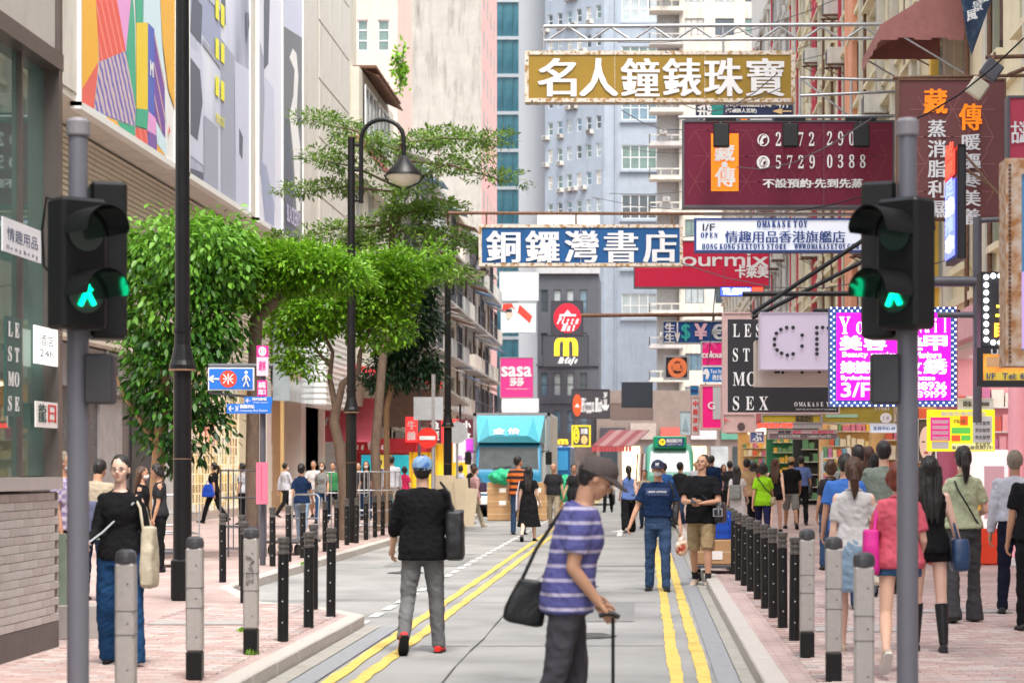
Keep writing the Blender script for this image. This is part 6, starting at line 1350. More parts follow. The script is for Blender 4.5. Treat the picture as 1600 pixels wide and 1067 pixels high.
# T1
Z=33; o=((266-CX)/94.,Z,.12); q=lambda x,y,dz=0: tuple(P(x,y,Z+dz)-Vector(o))
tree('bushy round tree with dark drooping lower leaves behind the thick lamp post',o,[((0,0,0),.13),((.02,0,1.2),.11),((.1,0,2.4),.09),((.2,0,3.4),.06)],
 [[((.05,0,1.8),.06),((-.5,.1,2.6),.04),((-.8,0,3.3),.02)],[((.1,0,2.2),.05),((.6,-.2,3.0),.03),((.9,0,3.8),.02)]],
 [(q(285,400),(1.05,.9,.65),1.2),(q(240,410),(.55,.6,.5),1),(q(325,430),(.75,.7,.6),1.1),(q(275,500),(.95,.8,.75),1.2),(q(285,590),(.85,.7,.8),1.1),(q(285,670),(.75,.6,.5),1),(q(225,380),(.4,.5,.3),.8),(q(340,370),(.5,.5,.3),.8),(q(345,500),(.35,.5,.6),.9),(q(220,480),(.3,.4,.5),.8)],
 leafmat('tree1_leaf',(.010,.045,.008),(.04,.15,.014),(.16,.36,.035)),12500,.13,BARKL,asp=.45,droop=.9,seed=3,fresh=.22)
# T2 leaning tree, fresh green flat crown
Z=33.8; o=((392-CX)/95.,Z,.12); q=lambda x,y,dz=0: tuple(P(x,y,Z+dz)-Vector(o))
tree('leaning tree with bright yellow green crown above the station sign',o,[((0,0,0),.12),((0,0,1.6),.11),((.02,0,2.7),.10),(q(400,500),.11),(q(425,470),.12),(q(455,440),.09),(q(480,418),.05)],
 [[(q(405,480),.06),(q(380,440),.05),(q(350,410),.03)],[(q(430,465),.06),(q(420,430),.04),(q(425,395),.02)],[(q(450,440),.05),(q(500,430),.04),(q(540,425),.02)]],
 [(q(375,405),(.7,.6,.4),1.2),(q(430,420),(.8,.6,.4),1.2),(q(480,415),(.8,.6,.35),1.2),(q(340,365),(.6,.5,.2),.8),(q(530,430),(.6,.5,.25),1),(q(395,460),(.5,.5,.3),.9),(q(350,440),(.4,.4,.4),.9)],
 LM,14000,.11,BARK,asp=.38,droop=.1,seed=5,flat=.6)
# T3 twisted tree mid
Z=42; o=((538-CX)/76.,Z,.12); q=lambda x,y,dz=0: tuple(P(x,y,Z+dz)-Vector(o))
tree('twisted forked tree with fresh green crown beside the swan neck lamp',o,[((0,0,0),.13),((0.02,0,1),.11),(q(531,700),.11),(q(522,660),.10),(q(525,640),.10)],
 [[(q(525,645),.09),(q(535,600),.08),(q(560,580),.07),(q(563,550),.05),(q(585,500),.03)],[(q(525,640),.08),(q(515,590),.06),(q(520,550),.04),(q(500,510),.03)],[(q(560,560),.05),(q(590,470),.04),(q(640,430),.03)],[(q(515,570),.04),(q(470,520),.03),(q(450,540),.02)]],
 [(q(520,480),(1.2,.8,.55),1.2),(q(580,460),(.9,.8,.6),1.2),(q(470,500),(.8,.7,.5),1.1),(q(620,430),(.8,.7,.45),1.1),(q(555,420),(1.0,.7,.35),1),(q(600,510),(.7,.6,.45),1.1),(q(450,545),(.5,.5,.35),.8),(q(480,570),(.45,.5,.3),.8),(q(660,400),(.7,.6,.3),.8)],
 LM,18000,.125,BARK,asp=.4,droop=.1,seed=8,flat=.6)
# T4 tall layered sparse
Z=48; o=((590-CX)/67.,Z,.12); q=lambda x,y,dz=0: tuple(P(x,y,Z+dz)-Vector(o))
lay=[]; brs=[]; tr=[((0,0,0),.13),(q(586,700),.11),(q(598,560),.10),(q(612,420),.08),(q(612,330),.06),(q(625,250),.04),(q(628,200),.02)]
rr=random.Random(2)
for (x,y,x2,y2,w) in [(620,235,490,190,1),(622,235,700,215,1),(622,225,765,222,1),(622,250,795,285,.6),(615,300,470,300,1),(615,290,500,250,.8),(617,300,740,245,.9),(615,350,440,380,1),(613,360,520,400,.9),(615,340,700,330,1),(613,360,770,390,1),(612,400,720,440,1),(612,380,640,300,1),(620,265,560,225,.8)]:
    dz=rr.uniform(-1.4,1.4); pts=[(q(x,y),.035),(q((x+x2)/2,(y+y2)/2-8,dz*.5),.025),(q(x2,y2,dz),.01)]; brs.append(pts)
    for f in (.3,.5,.7,.9,1.0):
        lay.append((tuple(np.array(q(x,y))*(1-f)+np.array(q(x2,y2,dz))*f+np.array([0,0,.08])),(.62,.6,.16),w*(.6+.6*f)))
lay+=[(q(600,390),(.7,.6,.35),1.4),(q(640,340),(.8,.6,.35),1.2),(q(560,360),(.7,.6,.3),1.1),(q(690,370),(.7,.6,.3),1)]
tree('tall airy tree with thin flat layers of branches rising over the others',o,tr,brs,lay,LO,19000,.11,BARK,asp=.36,droop=-.1,seed=11,flat=.45)
# T5 dark hanging crown
Z=51; o=((603-CX)/63.,Z,.12); q=lambda x,y,dz=0: tuple(P(x,y,Z+dz)-Vector(o))
tree('slim tree with dark blue green hanging crown left of the no entry sign',o,[((0,0,0),.085),((0,0,1.5),.075),(q(604,640),.07),(q(620,560),.05),(q(640,480),.03)],
 [[(q(610,600),.04),(q(650,540),.02)],[(q(612,590),.04),(q(580,540),.02)]],
 [(q(640,440),(.75,.7,.7),1.1),(q(650,500),(.6,.6,.7),1.2),(q(640,570),(.75,.6,.5),1.2),(q(600,585),(.6,.6,.4),1.1),(q(620,530),(.5,.6,.6),1),(q(665,590),(.35,.4,.3),1)],
 LX,9500,.13,BARKL,asp=.4,droop=.9,seed=14)
# small weeds at kerbs and bollard feet
rng=np.random.default_rng(5)
for (x,y) in ((-3.08,16.15),(-5.2,31.2),(-3.6,18.4)):
    me=leaves(np.array([x,y,.12])+rng.normal(0,.03,(30,3))*[1,1,.05],np.tile([0,0,1.2],(30,1)),.05,rng,.3,-.3); me.materials.append(LM); o=place('weed_tuft',me,None); tag(o,'small green weed tuft at the foot of a kerb post','weed','weeds at the kerb')
# plant growing from the roof edge
me=leaves(P(625,110,95)[:]+rng.normal(0,.5,(220,3))*[.35,.35,1.1],np.tile([0,0,.4],(220,1)),.3,rng,.5,0); me.materials.append(LM)
t=thing('roof_plant','leafy shrub sprouting from the old tenement roof edge','plant',(0,0,0)); place('foliage',me,t); b=MB(); b.tube([P(625,150,95),P(626,105,95)],.03,5); b.build('stem',BARK,t)
for (x,y,n) in ((690,330,300),(600,75,160),(640,235,160)):
    pass
# ---------------- people
SK=[mat('skin_%s'%n,c,.5,var=.06,vs=8,spec=.35) for n,c in (('fair',(.60,.37,.27)),('tan',(.46,.25,.16)),('light',(.66,.43,.34)))]
HB=mat('black_hair',(.012,.010,.010),.45,var=.5,vs=60,stretch=(1,1,.12),bump=.5,bs=90); HBR=mat('brown_hair',(.055,.025,.014),.45,var=.4,vs=60,stretch=(1,1,.12),bump=.5,bs=90); HR=mat('auburn_hair',(.13,.022,.012),.42,var=.3,vs=60,stretch=(1,1,.12),bump=.5,bs=90); HG=mat('grey_hair',(.20,.17,.13),.6,var=.3,vs=60,bump=.5,bs=90)
def cloth(n,c,v=.1,dirt=0): return mat(n,tuple(q*.72 for q in c),.9,var=v+.08,vs=7,bump=.7,bs=16,spec=.12,dirt=dirt)
CBLK=cloth('black_cloth',(.012,.012,.014)); CNAVY=cloth('navy_cloth',(.012,.03,.085)); CDENIM=mat('denim',(.035,.065,.13),.85,var=.3,vs=9,bump=.3,bs=60,spec=.1); CDEN2=mat('blue_denim',(.015,.055,.14),.85,var=.2,vs=5,bump=.3,bs=60,spec=.1); CDEN3=mat('washed_denim',(.17,.25,.34),.85,var=.2,vs=7,bump=.3,bs=60); CGJ=mat('grey_denim',(.13,.13,.135),.85,var=.35,vs=5,bump=.35,bs=40,spec=.1)
CWHT=cloth('white_cloth',(.66,.64,.64),.05); CKHA=cloth('khaki_cloth',(.40,.29,.16)); CBEI=cloth('beige_cloth',(.50,.42,.31)); CGRY=cloth('grey_cloth',(.28,.29,.28)); CDG=cloth('charcoal_cloth',(.035,.035,.04)); CSAGE=cloth('sage_cloth',(.46,.50,.33)); CPNK=cloth('pink_cloth',(.72,.13,.18)); CPALP=cloth('pale_pink_cloth',(.62,.36,.36)); CLIME=cloth('lime_cloth',(.33,.70,.02)); CBLU=cloth('blue_cloth',(.14,.20,.45)); CSHB=cloth('shirt_blue',(.15,.25,.60)); CPALE=cloth('pale_shirt',(.62,.63,.70),.05); CTRG=cloth('slate_trouser',(.075,.07,.085)); CRED=cloth('red_cloth',(.45,.02,.08)); CTAN=cloth('tan_cloth',(.45,.30,.16)); CCRE=cloth('cream_cloth',(.62,.55,.42)); CGRN=cloth('green_cloth',(.05,.25,.10)); CHIV=mat('hi_vis',(.55,.85,.02),.6,var=.05,emit=.1)
LEA=mat('black_leather',(.012,.012,.014),.4,var=.2,vs=9,bump=.2); SOLE=mat('sole_white',(.6,.58,.55),.6); SHR=mat('red_trainer',(.62,.02,.015),.6,var=.1); SHB=mat('beige_trainer',(.45,.35,.27),.7,var=.2)
STRIPE=ramp_mat('purple_striped_knit','wave',[(0,(.40,.37,.50)),(.13,(.085,.085,.25))],4.1,rough=.95,const=True,bump=.9,bs=18,dist=.45,ds=.8)
ORST=ramp_mat('orange_black_stripes','wave',[(0,(.62,.15,.03)),(.5,(.03,.02,.02))],2.2,rough=.9,const=True,bump=.4,bs=20)
DENCAP=ramp_mat('denim_cap_cloth','noise',[(.4,(.03,.10,.30)),(.6,(.20,.32,.45)),(.7,(.42,.42,.30))],11,rough=.85)
MASKM=mat('face_mask_cloth',(.62,.58,.56),.8,var=.05,bump=.2,bs=40); EYEM=mat('eye_dark',(.012,.01,.01),.2,var=0); LIPM=mat('lips',(.42,.14,.12),.5,var=.05); BROW=mat('brow',(.03,.02,.018),.8)
V3=lambda *a: Vector(a)
def rotx(a): return Matrix.Rotation(a,3,'X')
def make_person(label,x,y,face,H=1.7,sex='m',skin=0,hair='short',hm=HB,top=None,bot=None,shoe=LEA,sleeve='short',legs='long',legw=1.0,topw=1.0,
    LA=(5,8,10,10),RA=(5,8,10,10),LL=(0,3,2,0),RL=(0,3,2,0),lean=0,head=(0,0),cap=None,mask=False,glasses=False,det=1,ground=0.0,dress=None,hem=None,sockm=None,rolled=None,bald=False,boots=False,name='person',tuck=False,belt=None,topl=0,hips=1.0):
    """face: heading in degrees, 0 = away from the viewpoint.  arms: (forward, outward, elbow bend, inward twist); legs: (forward, outward, knee bend, toe pitch)"""
    t=thing(name,label,'person',(x,y,0),R(face)); k=H/1.75; fem=sex=='f'
    vox=(.0085,.012,.02)[2-det] if det<3 else .0085
    sw=(.142 if fem else .176)*k; hw=.085*k; hipz=.93*k; th=.435*k; sh_=.42*k; ua=.285*k; fa=.25*k
    ll={}
    def leg(s,a,scale=1):
        f,o,kn,tp=[R(v) for v in a]; hp=V3(s*hw,0,0); d=V3(s*math.sin(o),math.sin(f)*math.cos(o),-math.cos(f)*math.cos(o)); knee=hp+d*th
        d2=V3(s*math.sin(o)*.5,math.sin(f-kn),-math.cos(f-kn)).normalized(); ank=knee+d2*sh_
        fd=V3(s*.12,math.cos(tp),math.sin(tp)).normalized(); return hp,knee,ank,fd
    L_=leg(-1,LL); R_=leg(1,RL)
    low=min(min(l[2].z-.075*k, (l[2]+l[3]*.17*k).z-.05*k+ (0), (l[2]-l[3]*.06*k).z-.07*k) for l in (L_,R_))
    dz=-low+ground; 
    def sh(v): return v+V3(0,0,dz)
    L_=[sh(v) for v in L_[:3]]+[L_[3]]; R_=[sh(v) for v in R_[:3]]+[R_[3]]
    hz=dz      # hip joint height
    ln=R(lean)
    def sp(v):   # bend the torso forward above the hips; v relative to the hip joint
        f=min(1,max(0,v.z/(.35*k))); M=rotx(-ln*f); return M@v+V3(0,0,hz)
    # torso rings: z above hip joint
    if fem: TR=[(-.10,.135*hips,.105,0),(0,.172*hips,.115,-.005),(.08,.160*hips,.108,0),(.20,.120,.088,.0),(.33,.138,.105,.012),(.41,.150,.098,.006),(.475,.135,.075,0),(.515,.07,.06,-.005)]
    else: TR=[(-.10,.135,.11,0),(0,.163,.118,0),(.08,.16,.118,.005),(.20,.148,.112,.008),(.33,.168,.118,.008),(.42,.178,.108,0),(.49,.155,.082,-.005),(.53,.075,.062,-.01)]
    def torso(mb,inf=0,z0=-.10,z1=9,w=1.0,flare=0,n=22):
        rings=[]; zs=sorted({r[0] for r in TR if z0<=r[0]<=z1}|{max(z0,-.6)})
        for z in zs:
            zz=max(z,TR[0][0]); 
            for i in range(len(TR)-1):
                if TR[i][0]<=zz<=TR[i+1][0]: break
            f=(zz-TR[i][0])/(TR[i+1][0]-TR[i][0]); a=[TR[i][j]*(1-f)+TR[i+1][j]*f for j in range(4)]
            rx=(a[1]*w)*k+inf; ry=(a[2]*w)*k+inf
            if z<.1: rx=max(rx,(.155 if fem else .165)*k*w*hips+inf); 
            if flare: rx+=flare*max(0,(.15-z)); ry+=flare*max(0,(.15-z))
            rings.append([sp(V3(rx*math.copysign(abs(math.cos(q))**.85,math.cos(q)),a[3]*k+ry*math.copysign(abs(math.sin(q))**.9,math.sin(q)),z*k)) for q in [2*math.pi*j/n for j in range(n)]])
        mb.loft(rings,caps=True)
    # arms
    def arm(s,a):
        f,o,e,tw=[R(v) for v in a]; S0=V3(s*sw,-.005,(.452 if fem else .462)*k)
        d=V3(s*math.sin(o),math.sin(f)*math.cos(o),-math.cos(f)*math.cos(o)); v=V3(-s*math.sin(tw),math.cos(tw),.15); nn=(v-d*v.dot(d)).normalized()
        d2=(d*math.cos(e)+nn*math.sin(e)).normalized()
        Sp=sp(S0); el=Sp+d*ua; wr=el+d2*fa; return Sp,el,wr,d,d2,nn
    A={-1:arm(-1,LA),1:arm(1,RA)}
    lim=.88 if fem else 1.0
    def limb(mb,pts,rs,n=12):
        mb.tube(pts,rs,n); mb.ell(pts[0],(rs[0],)*3,nu=10,nv=8); mb.ell(pts[-1],(rs[-1],)*3,nu=10,nv=8)
    body=MB(); 
    cover_top=dress is not None or top is not None
    torso(body)
    hd0=sp(V3(0,-.008*k,.53*k)); hp_,hy_=R(head[0]),R(head[1])
    HM=rotx(-ln*.75)@Matrix.Rotation(hy_,3,'Z')@rotx(-hp_)
    neckT=sp(V3(0,0,.50*k)); hc=neckT+rotx(-ln*.8)@V3(0,.012*k,.085*k)      # chin level origin
    hs=k*(1.0 if not fem else .97)
    def hd(v): return hc+HM@(Vector(v)*hs)
    body.tube([sp(V3(0,-.01,.44*k)),neckT,hd((0,-.012,.03)),hd((0,-.012,.06))],[.062*k*lim,.056*k*lim,.055*k*lim,.055*k*lim],14)
    for s in (-1,1):
        S,E,Wp,d,d2,nn=A[s]
        limb(body,[S,S*.55+E*.45,E],[.052*k*lim,.046*k*lim,.038*k*lim]); limb(body,[E,E*.65+Wp*.35,Wp],[.038*k*lim,.038*k*lim,.026*k*lim])
        hpn,kn,an,fd=(L_ if s<0 else R_)
        limb(body,[hpn,hpn*.6+kn*.4,kn],[.088*k,.074*k*lim,.052*k]); limb(body,[kn,kn*.68+an*.32,kn*.3+an*.7,an],[.052*k,.054*k,.040*k,.033*k])
        # palm
        pm=Wp+d2*.045*k; body.ell(pm,(.036*k,.018*k,.05*k),M=(d2.to_track_quat('Z','Y')).to_matrix()@Matrix.Rotation(0,3,'Z'),nu=10,nv=6)
    me=remesh(body,vox*1.15,3)
    bm=MB(); bm.smooth=True
    # head, finer
    hb=MB(); hb.ell(hd((0,-.012,.135)),(.076*hs,.096*hs,.100*hs),M=HM,nu=20,nv=14); hb.ell(hd((0,.022,.075)),(.058*hs,.066*hs,.072*hs),M=HM,nu=16,nv=12); hb.ell(hd((0,.052,.028)),(.032*hs,.030*hs,.026*hs),M=HM)
    hb.ell(hd((0,.055,.118)),(.052*hs,.030*hs,.018*hs),M=HM); 
    hb.ell(hd((0,.074,.055)),(.024*hs,.014*hs,.012*hs),M=HM)
    hb.tube([hd((0,.080,.112)),hd((0,.094,.092)),hd((0,.102,.078))],[.009*hs,.012*hs,.014*hs],8); hb.ell(hd((-.011,.092,.074)),(.009*hs,.01*hs,.008*hs),M=HM,nu=8,nv=6); hb.ell(hd((.011,.092,.074)),(.009*hs,.01*hs,.008*hs),M=HM,nu=8,nv=6)
    for s in(-1,1): hb.ell(hd((s*.077,-.008,.105)),(.008*hs,.019*hs,.031*hs),M=HM,nu=8,nv=8); hb.ell(hd((s*.042,.05,.085)),(.022*hs,.024*hs,.022*hs),M=HM,nu=8,nv=8)
    hme=remesh(hb,.0065 if det>=2 else .011,2)
    for q in (me,hme):
        o_=len(bm.v); bm.v+=[tuple(v.co) for v in q.vertices]; 
        for p_ in q.polygons: bm.f.append([i+o_ for i in p_.vertices]); bm.mi.append(0); bm.sm.append(True)
        bpy.data.meshes.remove(q)
    # fingers
    if det>=1:
        for s in (-1,1):
            S,E,Wp,d,d2,nn=A[s]; side=d2.cross(nn).normalized(); palm=nn
            # side: across the knuckles along nn (thumb forward), curl towards the body's midline
            inw=V3(-s,0,0); inw=(inw-d2*inw.dot(d2)).normalized(); acr=d2.cross(inw).normalized()
            if acr.dot(nn)<0: acr=-acr
            for j,(off,ln_) in enumerate(((.026,.065),(.009,.075),(-.009,.070),(-.025,.055))):
                b0=Wp+d2*.078*k+acr*off*k; p1=b0+d2*ln_*.45*k+inw*.008*k; p2=p1+d2*ln_*.3*k+inw*.02*k; p3=p2+d2*ln_*.12*k+inw*.022*k
                bm.tube([Wp+d2*.05*k+acr*off*.8*k,b0,p1,p2,p3],[.0095*k,.0095*k,.0088*k,.008*k,.0065*k],6)
            b0=Wp+d2*.025*k+acr*.026*k; bm.tube([b0,b0+d2*.03*k+acr*.018*k+inw*.008*k,b0+d2*.06*k+acr*.02*k+inw*.02*k],[.012*k,.0105*k,.008*k],6)
    bo=bm.build('body',SK[skin],t)
    # face details
    if det>=1:
        for s in (-1,1):
            e=MB(); e.ell(hd((s*.031,.0785,.108)),(.011*hs,.006*hs,.0034*hs),M=HM@Matrix.Rotation(-s*.25,3,'Z'),nu=10,nv=6); e.build('eye',EYEM,t)
            e=MB(); e.tube([hd((s*.014,.089,.124)),hd((s*.032,.085,.130)),hd((s*.050,.070,.125))],[.003*hs,.0038*hs,.002*hs],5); e.build('eyebrow',BROW,t)
        if not mask: e=MB(); e.ell(hd((0,.089,.054)),(.022*hs,.006*hs,.0055*hs),M=HM,nu=10,nv=6); e.build('mouth',LIPM,t)
    # hair
    if hair!='none':
        h=MB(); up=.0 if cap else .006
        h.ell(hd((0,-.024,.142)),(.086*hs,.100*hs,.106*hs) ,M=HM,nu=20,nv=14)
        if hair in('short',): h.ell(hd((0,-.045,.095)),(.074*hs,.064*hs,.068*hs),M=HM,nu=14,nv=10)
        if hair in('long','bob','pony','bun'): 
            h.ell(hd((0,-.042,.105)),(.084*hs,.072*hs,.092*hs),M=HM,nu=14,nv=10)
        if hair=='fringe': h.ell(hd((0,.03,.170)),(.074*hs,.062*hs,.042*hs),M=HM); h.ell(hd((0,-.045,.10)),(.082*hs,.075*hs,.09*hs),M=HM)
        if hair=='bob':
            for s in(-1,1): h.tube([hd((s*.07,-.01,.15)),hd((s*.083,-.01,.09)),hd((s*.078,-.01,.03))],[.03*hs,.032*hs,.02*hs],8)
            h.ell(hd((0,-.05,.05)),(.085*hs,.06*hs,.07*hs),M=HM)
        if hair=='long':
            for s in(-1,0,1): h.tube([hd((s*.06,-.045,.14)),hd((s*.07,-.06,.04)),sp(V3(s*.055*k,-.095*k,.40*k)),sp(V3(s*.045*k,-.125*k,.22*k))],[.045*hs,.05*hs,.04*hs,.012*hs],8)
        if hair=='pony':
            h.tube([hd((0,-.10,.15)),hd((0,-.155,.13)),hd((0.01,-.165,.04)),hd((0.015,-.14,-.06)),hd((0.01,-.135,-.15))],[.022*hs,.036*hs,.044*hs,.036*hs,.008*hs],10)
        if hair=='bun': h.ell(hd((0,-.125,.14)),(.045*hs,.04*hs,.045*hs),M=HM)
        hm_=remesh(h,.008 if det>=2 else .013,2)
        inv=HM.transposed()
        bmh=bmesh.new(); bmh.from_mesh(hm_)
        kill=[]
        for v in bmh.verts:
            l=inv@(v.co-hc)/hs
            lim_=(.150 if fem else .156)
            if bald: lim_=.19
            if cap and l.z>.135: kill.append(v)
            elif l.y>.035 and l.z<lim_ and abs(l.x)<.2: kill.append(v)
            elif hair=='short' and l.z<.085+max(0,l.y+.02)*1.1 and l.y>-.03: kill.append(v)
            elif l.y>.01 and l.z<.12 and hair not in('bob',) : kill.append(v)
        bmesh.ops.delete(bmh,geom=kill,context='VERTS')
        bmh.normal_update()
        for v in bmh.verts: v.co=v.co+v.normal*(noise.noise((v.co.x*45,v.co.y*45,v.co.z*9))*.007)
        bmh.to_mesh(hm_); bmh.free(); hm_.materials.append(hm)
        for p_ in hm_.polygons: p_.use_smooth=True
        place('hair',hm_,t)
    if cap:
        cm,kind=cap; c=MB(); n=20; rings=[]
        for z,rx,ry in ((.128,.090,.108),(.15,.092,.110),(.18,.088,.105),(.21,.073,.088),(.232,.045,.055),(.24,.008,.01)):
            rings.append([hd((rx*math.cos(q),-.012+ry*math.sin(q),z+.018*math.sin(q)*(1 if z<.2 else .5))) for q in [2*math.pi*j/n for j in range(n)]])
        c.loft(rings,caps=False); co=c.build('cap',cm,t)
        b_=MB(); top_=[];bot_=[]
        for j in range(11):
            a=math.pi*(j/10); r1=(.075*math.cos(a),.085+.0*math.sin(a)); out=(.078*math.cos(a),.078+.085*math.sin(a))
            top_.append(hd((.084*math.cos(a),-.012+.10*math.sin(a),.148+.018*math.sin(a)))); bot_.append(hd((.085*math.cos(a),.03+.165*math.sin(a)**.8 if math.sin(a)>0 else .03,.138-.012*math.sin(a)+.016*(1-abs(math.cos(a))))))
        vs=top_+bot_+[v+HM@V3(0,0,-.005) for v in top_+bot_]; m_=11; fs=[]
        for j in range(10): fs+=[(j,j+1,m_+j+1,m_+j),(22+j,22+m_+j,22+m_+j+1,22+j+1),(m_+j,m_+j+1,33+j+1,33+j)]
        b_.add(vs,fs,True); b_.build('peak',cm,co)
        if kind: 
            lb=MB(); text_into(lb,kind,hd((.022,.098,.165)),HM@V3(-.044,0,0)*hs,HM@V3(0,-.006,.036)*hs,HM@V3(0,1,0),.002,.002); lb.build('cap_badge',TW,co)
    if mask:
        c=MB(); c.ell(hd((0,.047,.060)),(.064*hs,.058*hs,.043*hs),M=HM,nu=16,nv=10); c.ell(hd((0,.085,.075)),(.024*hs,.022*hs,.026*hs),M=HM); q=remesh(c,.008,2); q.materials.append(MASKM); 
        for p_ in q.polygons: p_.use_smooth=True
        mo=place('face_mask',q,t)
        c=MB(); 
        for s in(-1,1): c.tube([hd((s*.058,.05,.085)),hd((s*.08,-.005,.11))],.0018,4)
        c.build('ear_loop',MASKM,mo)
    if glasses:
        g=MB(); 
        for s in(-1,1):
            pts=[hd((s*.034+.025*math.cos(q),.093,.107+.018*math.sin(q))) for q in [2*math.pi*j/14 for j in range(15)]]; g.tube(pts,.0014,5); g.tube([hd((s*.06,.09,.112)),hd((s*.08,-.01,.112))],.002,4)
        g.tube([hd((-.01,.096,.11)),hd((.01,.096,.11))],.002,4); g.build('glasses',GUNM,t)
    # garments
    def garment(mb,nm,m,vx=None,fold=.006,fs=7,parent=None):
        q=remesh(mb,vx or vox*1.35,3); q.materials.append(m); sd_=Vector((x*3.1,y*1.7,0))
        nv=len(q.vertices); co=np.empty(nv*3,np.float32); q.vertices.foreach_get('co',co); nr=np.empty(nv*3,np.float32); q.vertex_normals.foreach_get('vector',nr); co=co.reshape(-1,3); nr=nr.reshape(-1,3)
        dd=np.empty(nv,np.float32); sx,sy=sd_.x,sd_.y; nf=noise.noise
        for j_,(a_,b1_,c_) in enumerate(co.tolist()):
            n1=nf((a_*fs+sx,b1_*fs+sy,c_*fs*1.6)); n2=nf((a_*fs*2.4+c_*9+sx,b1_*fs*2.4+sy,c_*fs*2.6)); dd[j_]=n1*fold+(.5-abs(n2)*2)*fold*.75
        q.vertices.foreach_set('co',(co+nr*dd[:,None]).ravel()); q.update()
        for p_ in q.polygons: p_.use_smooth=True
        return place(nm,q,parent or t)
    if top is not None:
        b_=MB(); z0={'':-.05}.get('',-.05)-topl; torso(b_,inf=.013*k+(.006 if not fem else 0),z0=(0.06 if tuck else z0),w=topw,flare=(.06 if not tuck else 0))
        for s in (-1,1):
            S,E,Wp,d,d2,nn=A[s]; ro=(.064 if not fem else .052)*k*min(topw,1.15)
            if sleeve=='none': continue
            if sleeve=='short':
                e=S+d*ua*.72; limb_pts=[S+V3(-s*.02*k,0,.005),S+d*.08*k,e]; b_.tube(limb_pts,[ro*.95,ro,ro*1.06],14); b_.ell(S+V3(-s*.01*k,0,-.0),(ro*.98,)*3)
            else:
                f_=1.0 if sleeve=='long' else .35; b_.tube([S+V3(-s*.02*k,0,.005),S+d*.08*k,E],[ro*.95,ro,ro*.86],14); b_.ell(S,(ro*.98,)*3); b_.ell(E,(ro*.86,)*3); e=E+(Wp-E)*f_*.97; b_.tube([E,(E+e)/2,e],[ro*.86,ro*.82,ro*.66],14)
        so=garment(b_,'shirt',top,fold=.007)
        c=MB(); nb=sp(V3(0,-.004,.515*k)); 
        pts=[sp(V3(.072*k*math.cos(q),-.004+.066*k*math.sin(q)+.004,(.515-.022*math.sin(q))*k)) for q in [2*math.pi*j/18 for j in range(19)]]; c.tube(pts,.010*k,6); c.build('collar',top,so)
    if dress is not None:
        m,hz_,fl_=dress; b_=MB(); torso(b_,inf=.016*k,z0=-.1,w=topw)
        rings=[]
        for z,r in ((.10,.16),(0,.19),(-.2,.20+fl_*.3),(hz_-hz if False else -(hipz-hz_),.21+fl_)):
            rings.append([V3(r*k*math.cos(q)*(1+.05*math.sin(q*7)),r*.8*k*math.sin(q)*(1+.05*math.cos(q*6)),hz+z) for q in [2*math.pi*j/28 for j in range(28)]])
        b_.loft(rings)
        if sleeve!='none':
            for s in(-1,1): S,E,Wp,d,d2,nn=A[s]; b_.tube([S,S+d*ua*.5],[.06*k,.07*k],12); b_.ell(S,(.058*k,)*3)
        garment(b_,'dress',m,fold=.009,fs=6)
    if bot is not None:
        b_=MB(); torso(b_,inf=.010*k,z0=-.10,z1=.085 if not tuck else .1); 
        if legs=='skirt':
            rings=[]; 
            for z,r in ((.1,.150),(0,.185),(-.15,.20),(-.38,.205)): rings.append([V3(r*k*math.cos(q),r*.78*k*math.sin(q),hz+z*k) for q in [2*math.pi*j/24 for j in range(24)]])
            b_.loft(rings)
        else:
            for (hpn,kn,an,fd) in (L_,R_):
                w=legw; hp2=hpn+V3(0,0,.02)
                if legs=='long': pts=[hp2,hpn*.6+kn*.4,kn,kn*.5+an*.5,an+V3(0,0,-.03*k)]; rs=[.098,.090,.068*w,.064*w,.056*w]
                elif legs=='wide': pts=[hp2,hpn*.5+kn*.5,kn,kn*.5+an*.5,an+V3(0,0,-.045*k)]; rs=[.105,.108,.105,.108,.115]
                elif legs=='flare': pts=[hp2,hpn*.6+kn*.4,kn,kn*.5+an*.5,an+V3(0,0,-.05*k)]; rs=[.098,.088,.066,.070,.092]
                elif legs=='knee': pts=[hp2,hpn*.5+kn*.5,kn+(kn-hpn)*.02]; rs=[.102,.098,.088]
                elif legs=='hot': pts=[hp2,hpn*.72+kn*.28]; rs=[.105,.098]
                rs=[r*k for r in rs]; b_.tube(pts,rs,16); 
                for p_,r_ in zip(pts[1:-1],rs[1:-1]): b_.ell(p_,(r_,)*3)
        garment(b_,{'skirt':'skirt','hot':'shorts','knee':'shorts'}.get(legs,'trousers'),bot,fold=.009 if legs!='hot' else .004,fs=6)
        if belt is not None:
            c=MB(); pts=[sp(V3(.168*k*math.cos(q),.125*k*math.sin(q),.085*k)) for q in [2*math.pi*j/24 for j in range(25)]]; c.tube(pts,.016*k,6); c.build('belt',LEA,t)
    # shoes
    for (hpn,kn,an,fd) in (L_,R_):
        c=MB(); f=fd; up=(kn-an).normalized(); sd_=f.cross(V3(0,0,1)).normalized(); u2=sd_.cross(f).normalized()
        if u2.z<0: u2=-u2
        rings=[]
        for a,wd,ht,zb in ((-.065,.026,.050,-.07),(-.045,.036,.075,-.075),(.0,.038,.095,-.075),(.05,.043,.07,-.075),(.11,.046,.05,-.075),(.155,.038,.038,-.072),(.180,.018,.022,-.066)):
            c0=an+f*a*k; rings.append([c0+sd_*wd*k*math.cos(q)+u2*((zb+ht/2)*k+ht/2*k*math.sin(q)) for q in [2*math.pi*j/12 for j in range(12)]])
        c.loft(rings,smooth=True); so=c.build('shoe',shoe,t)
        c=MB(); rings=[]
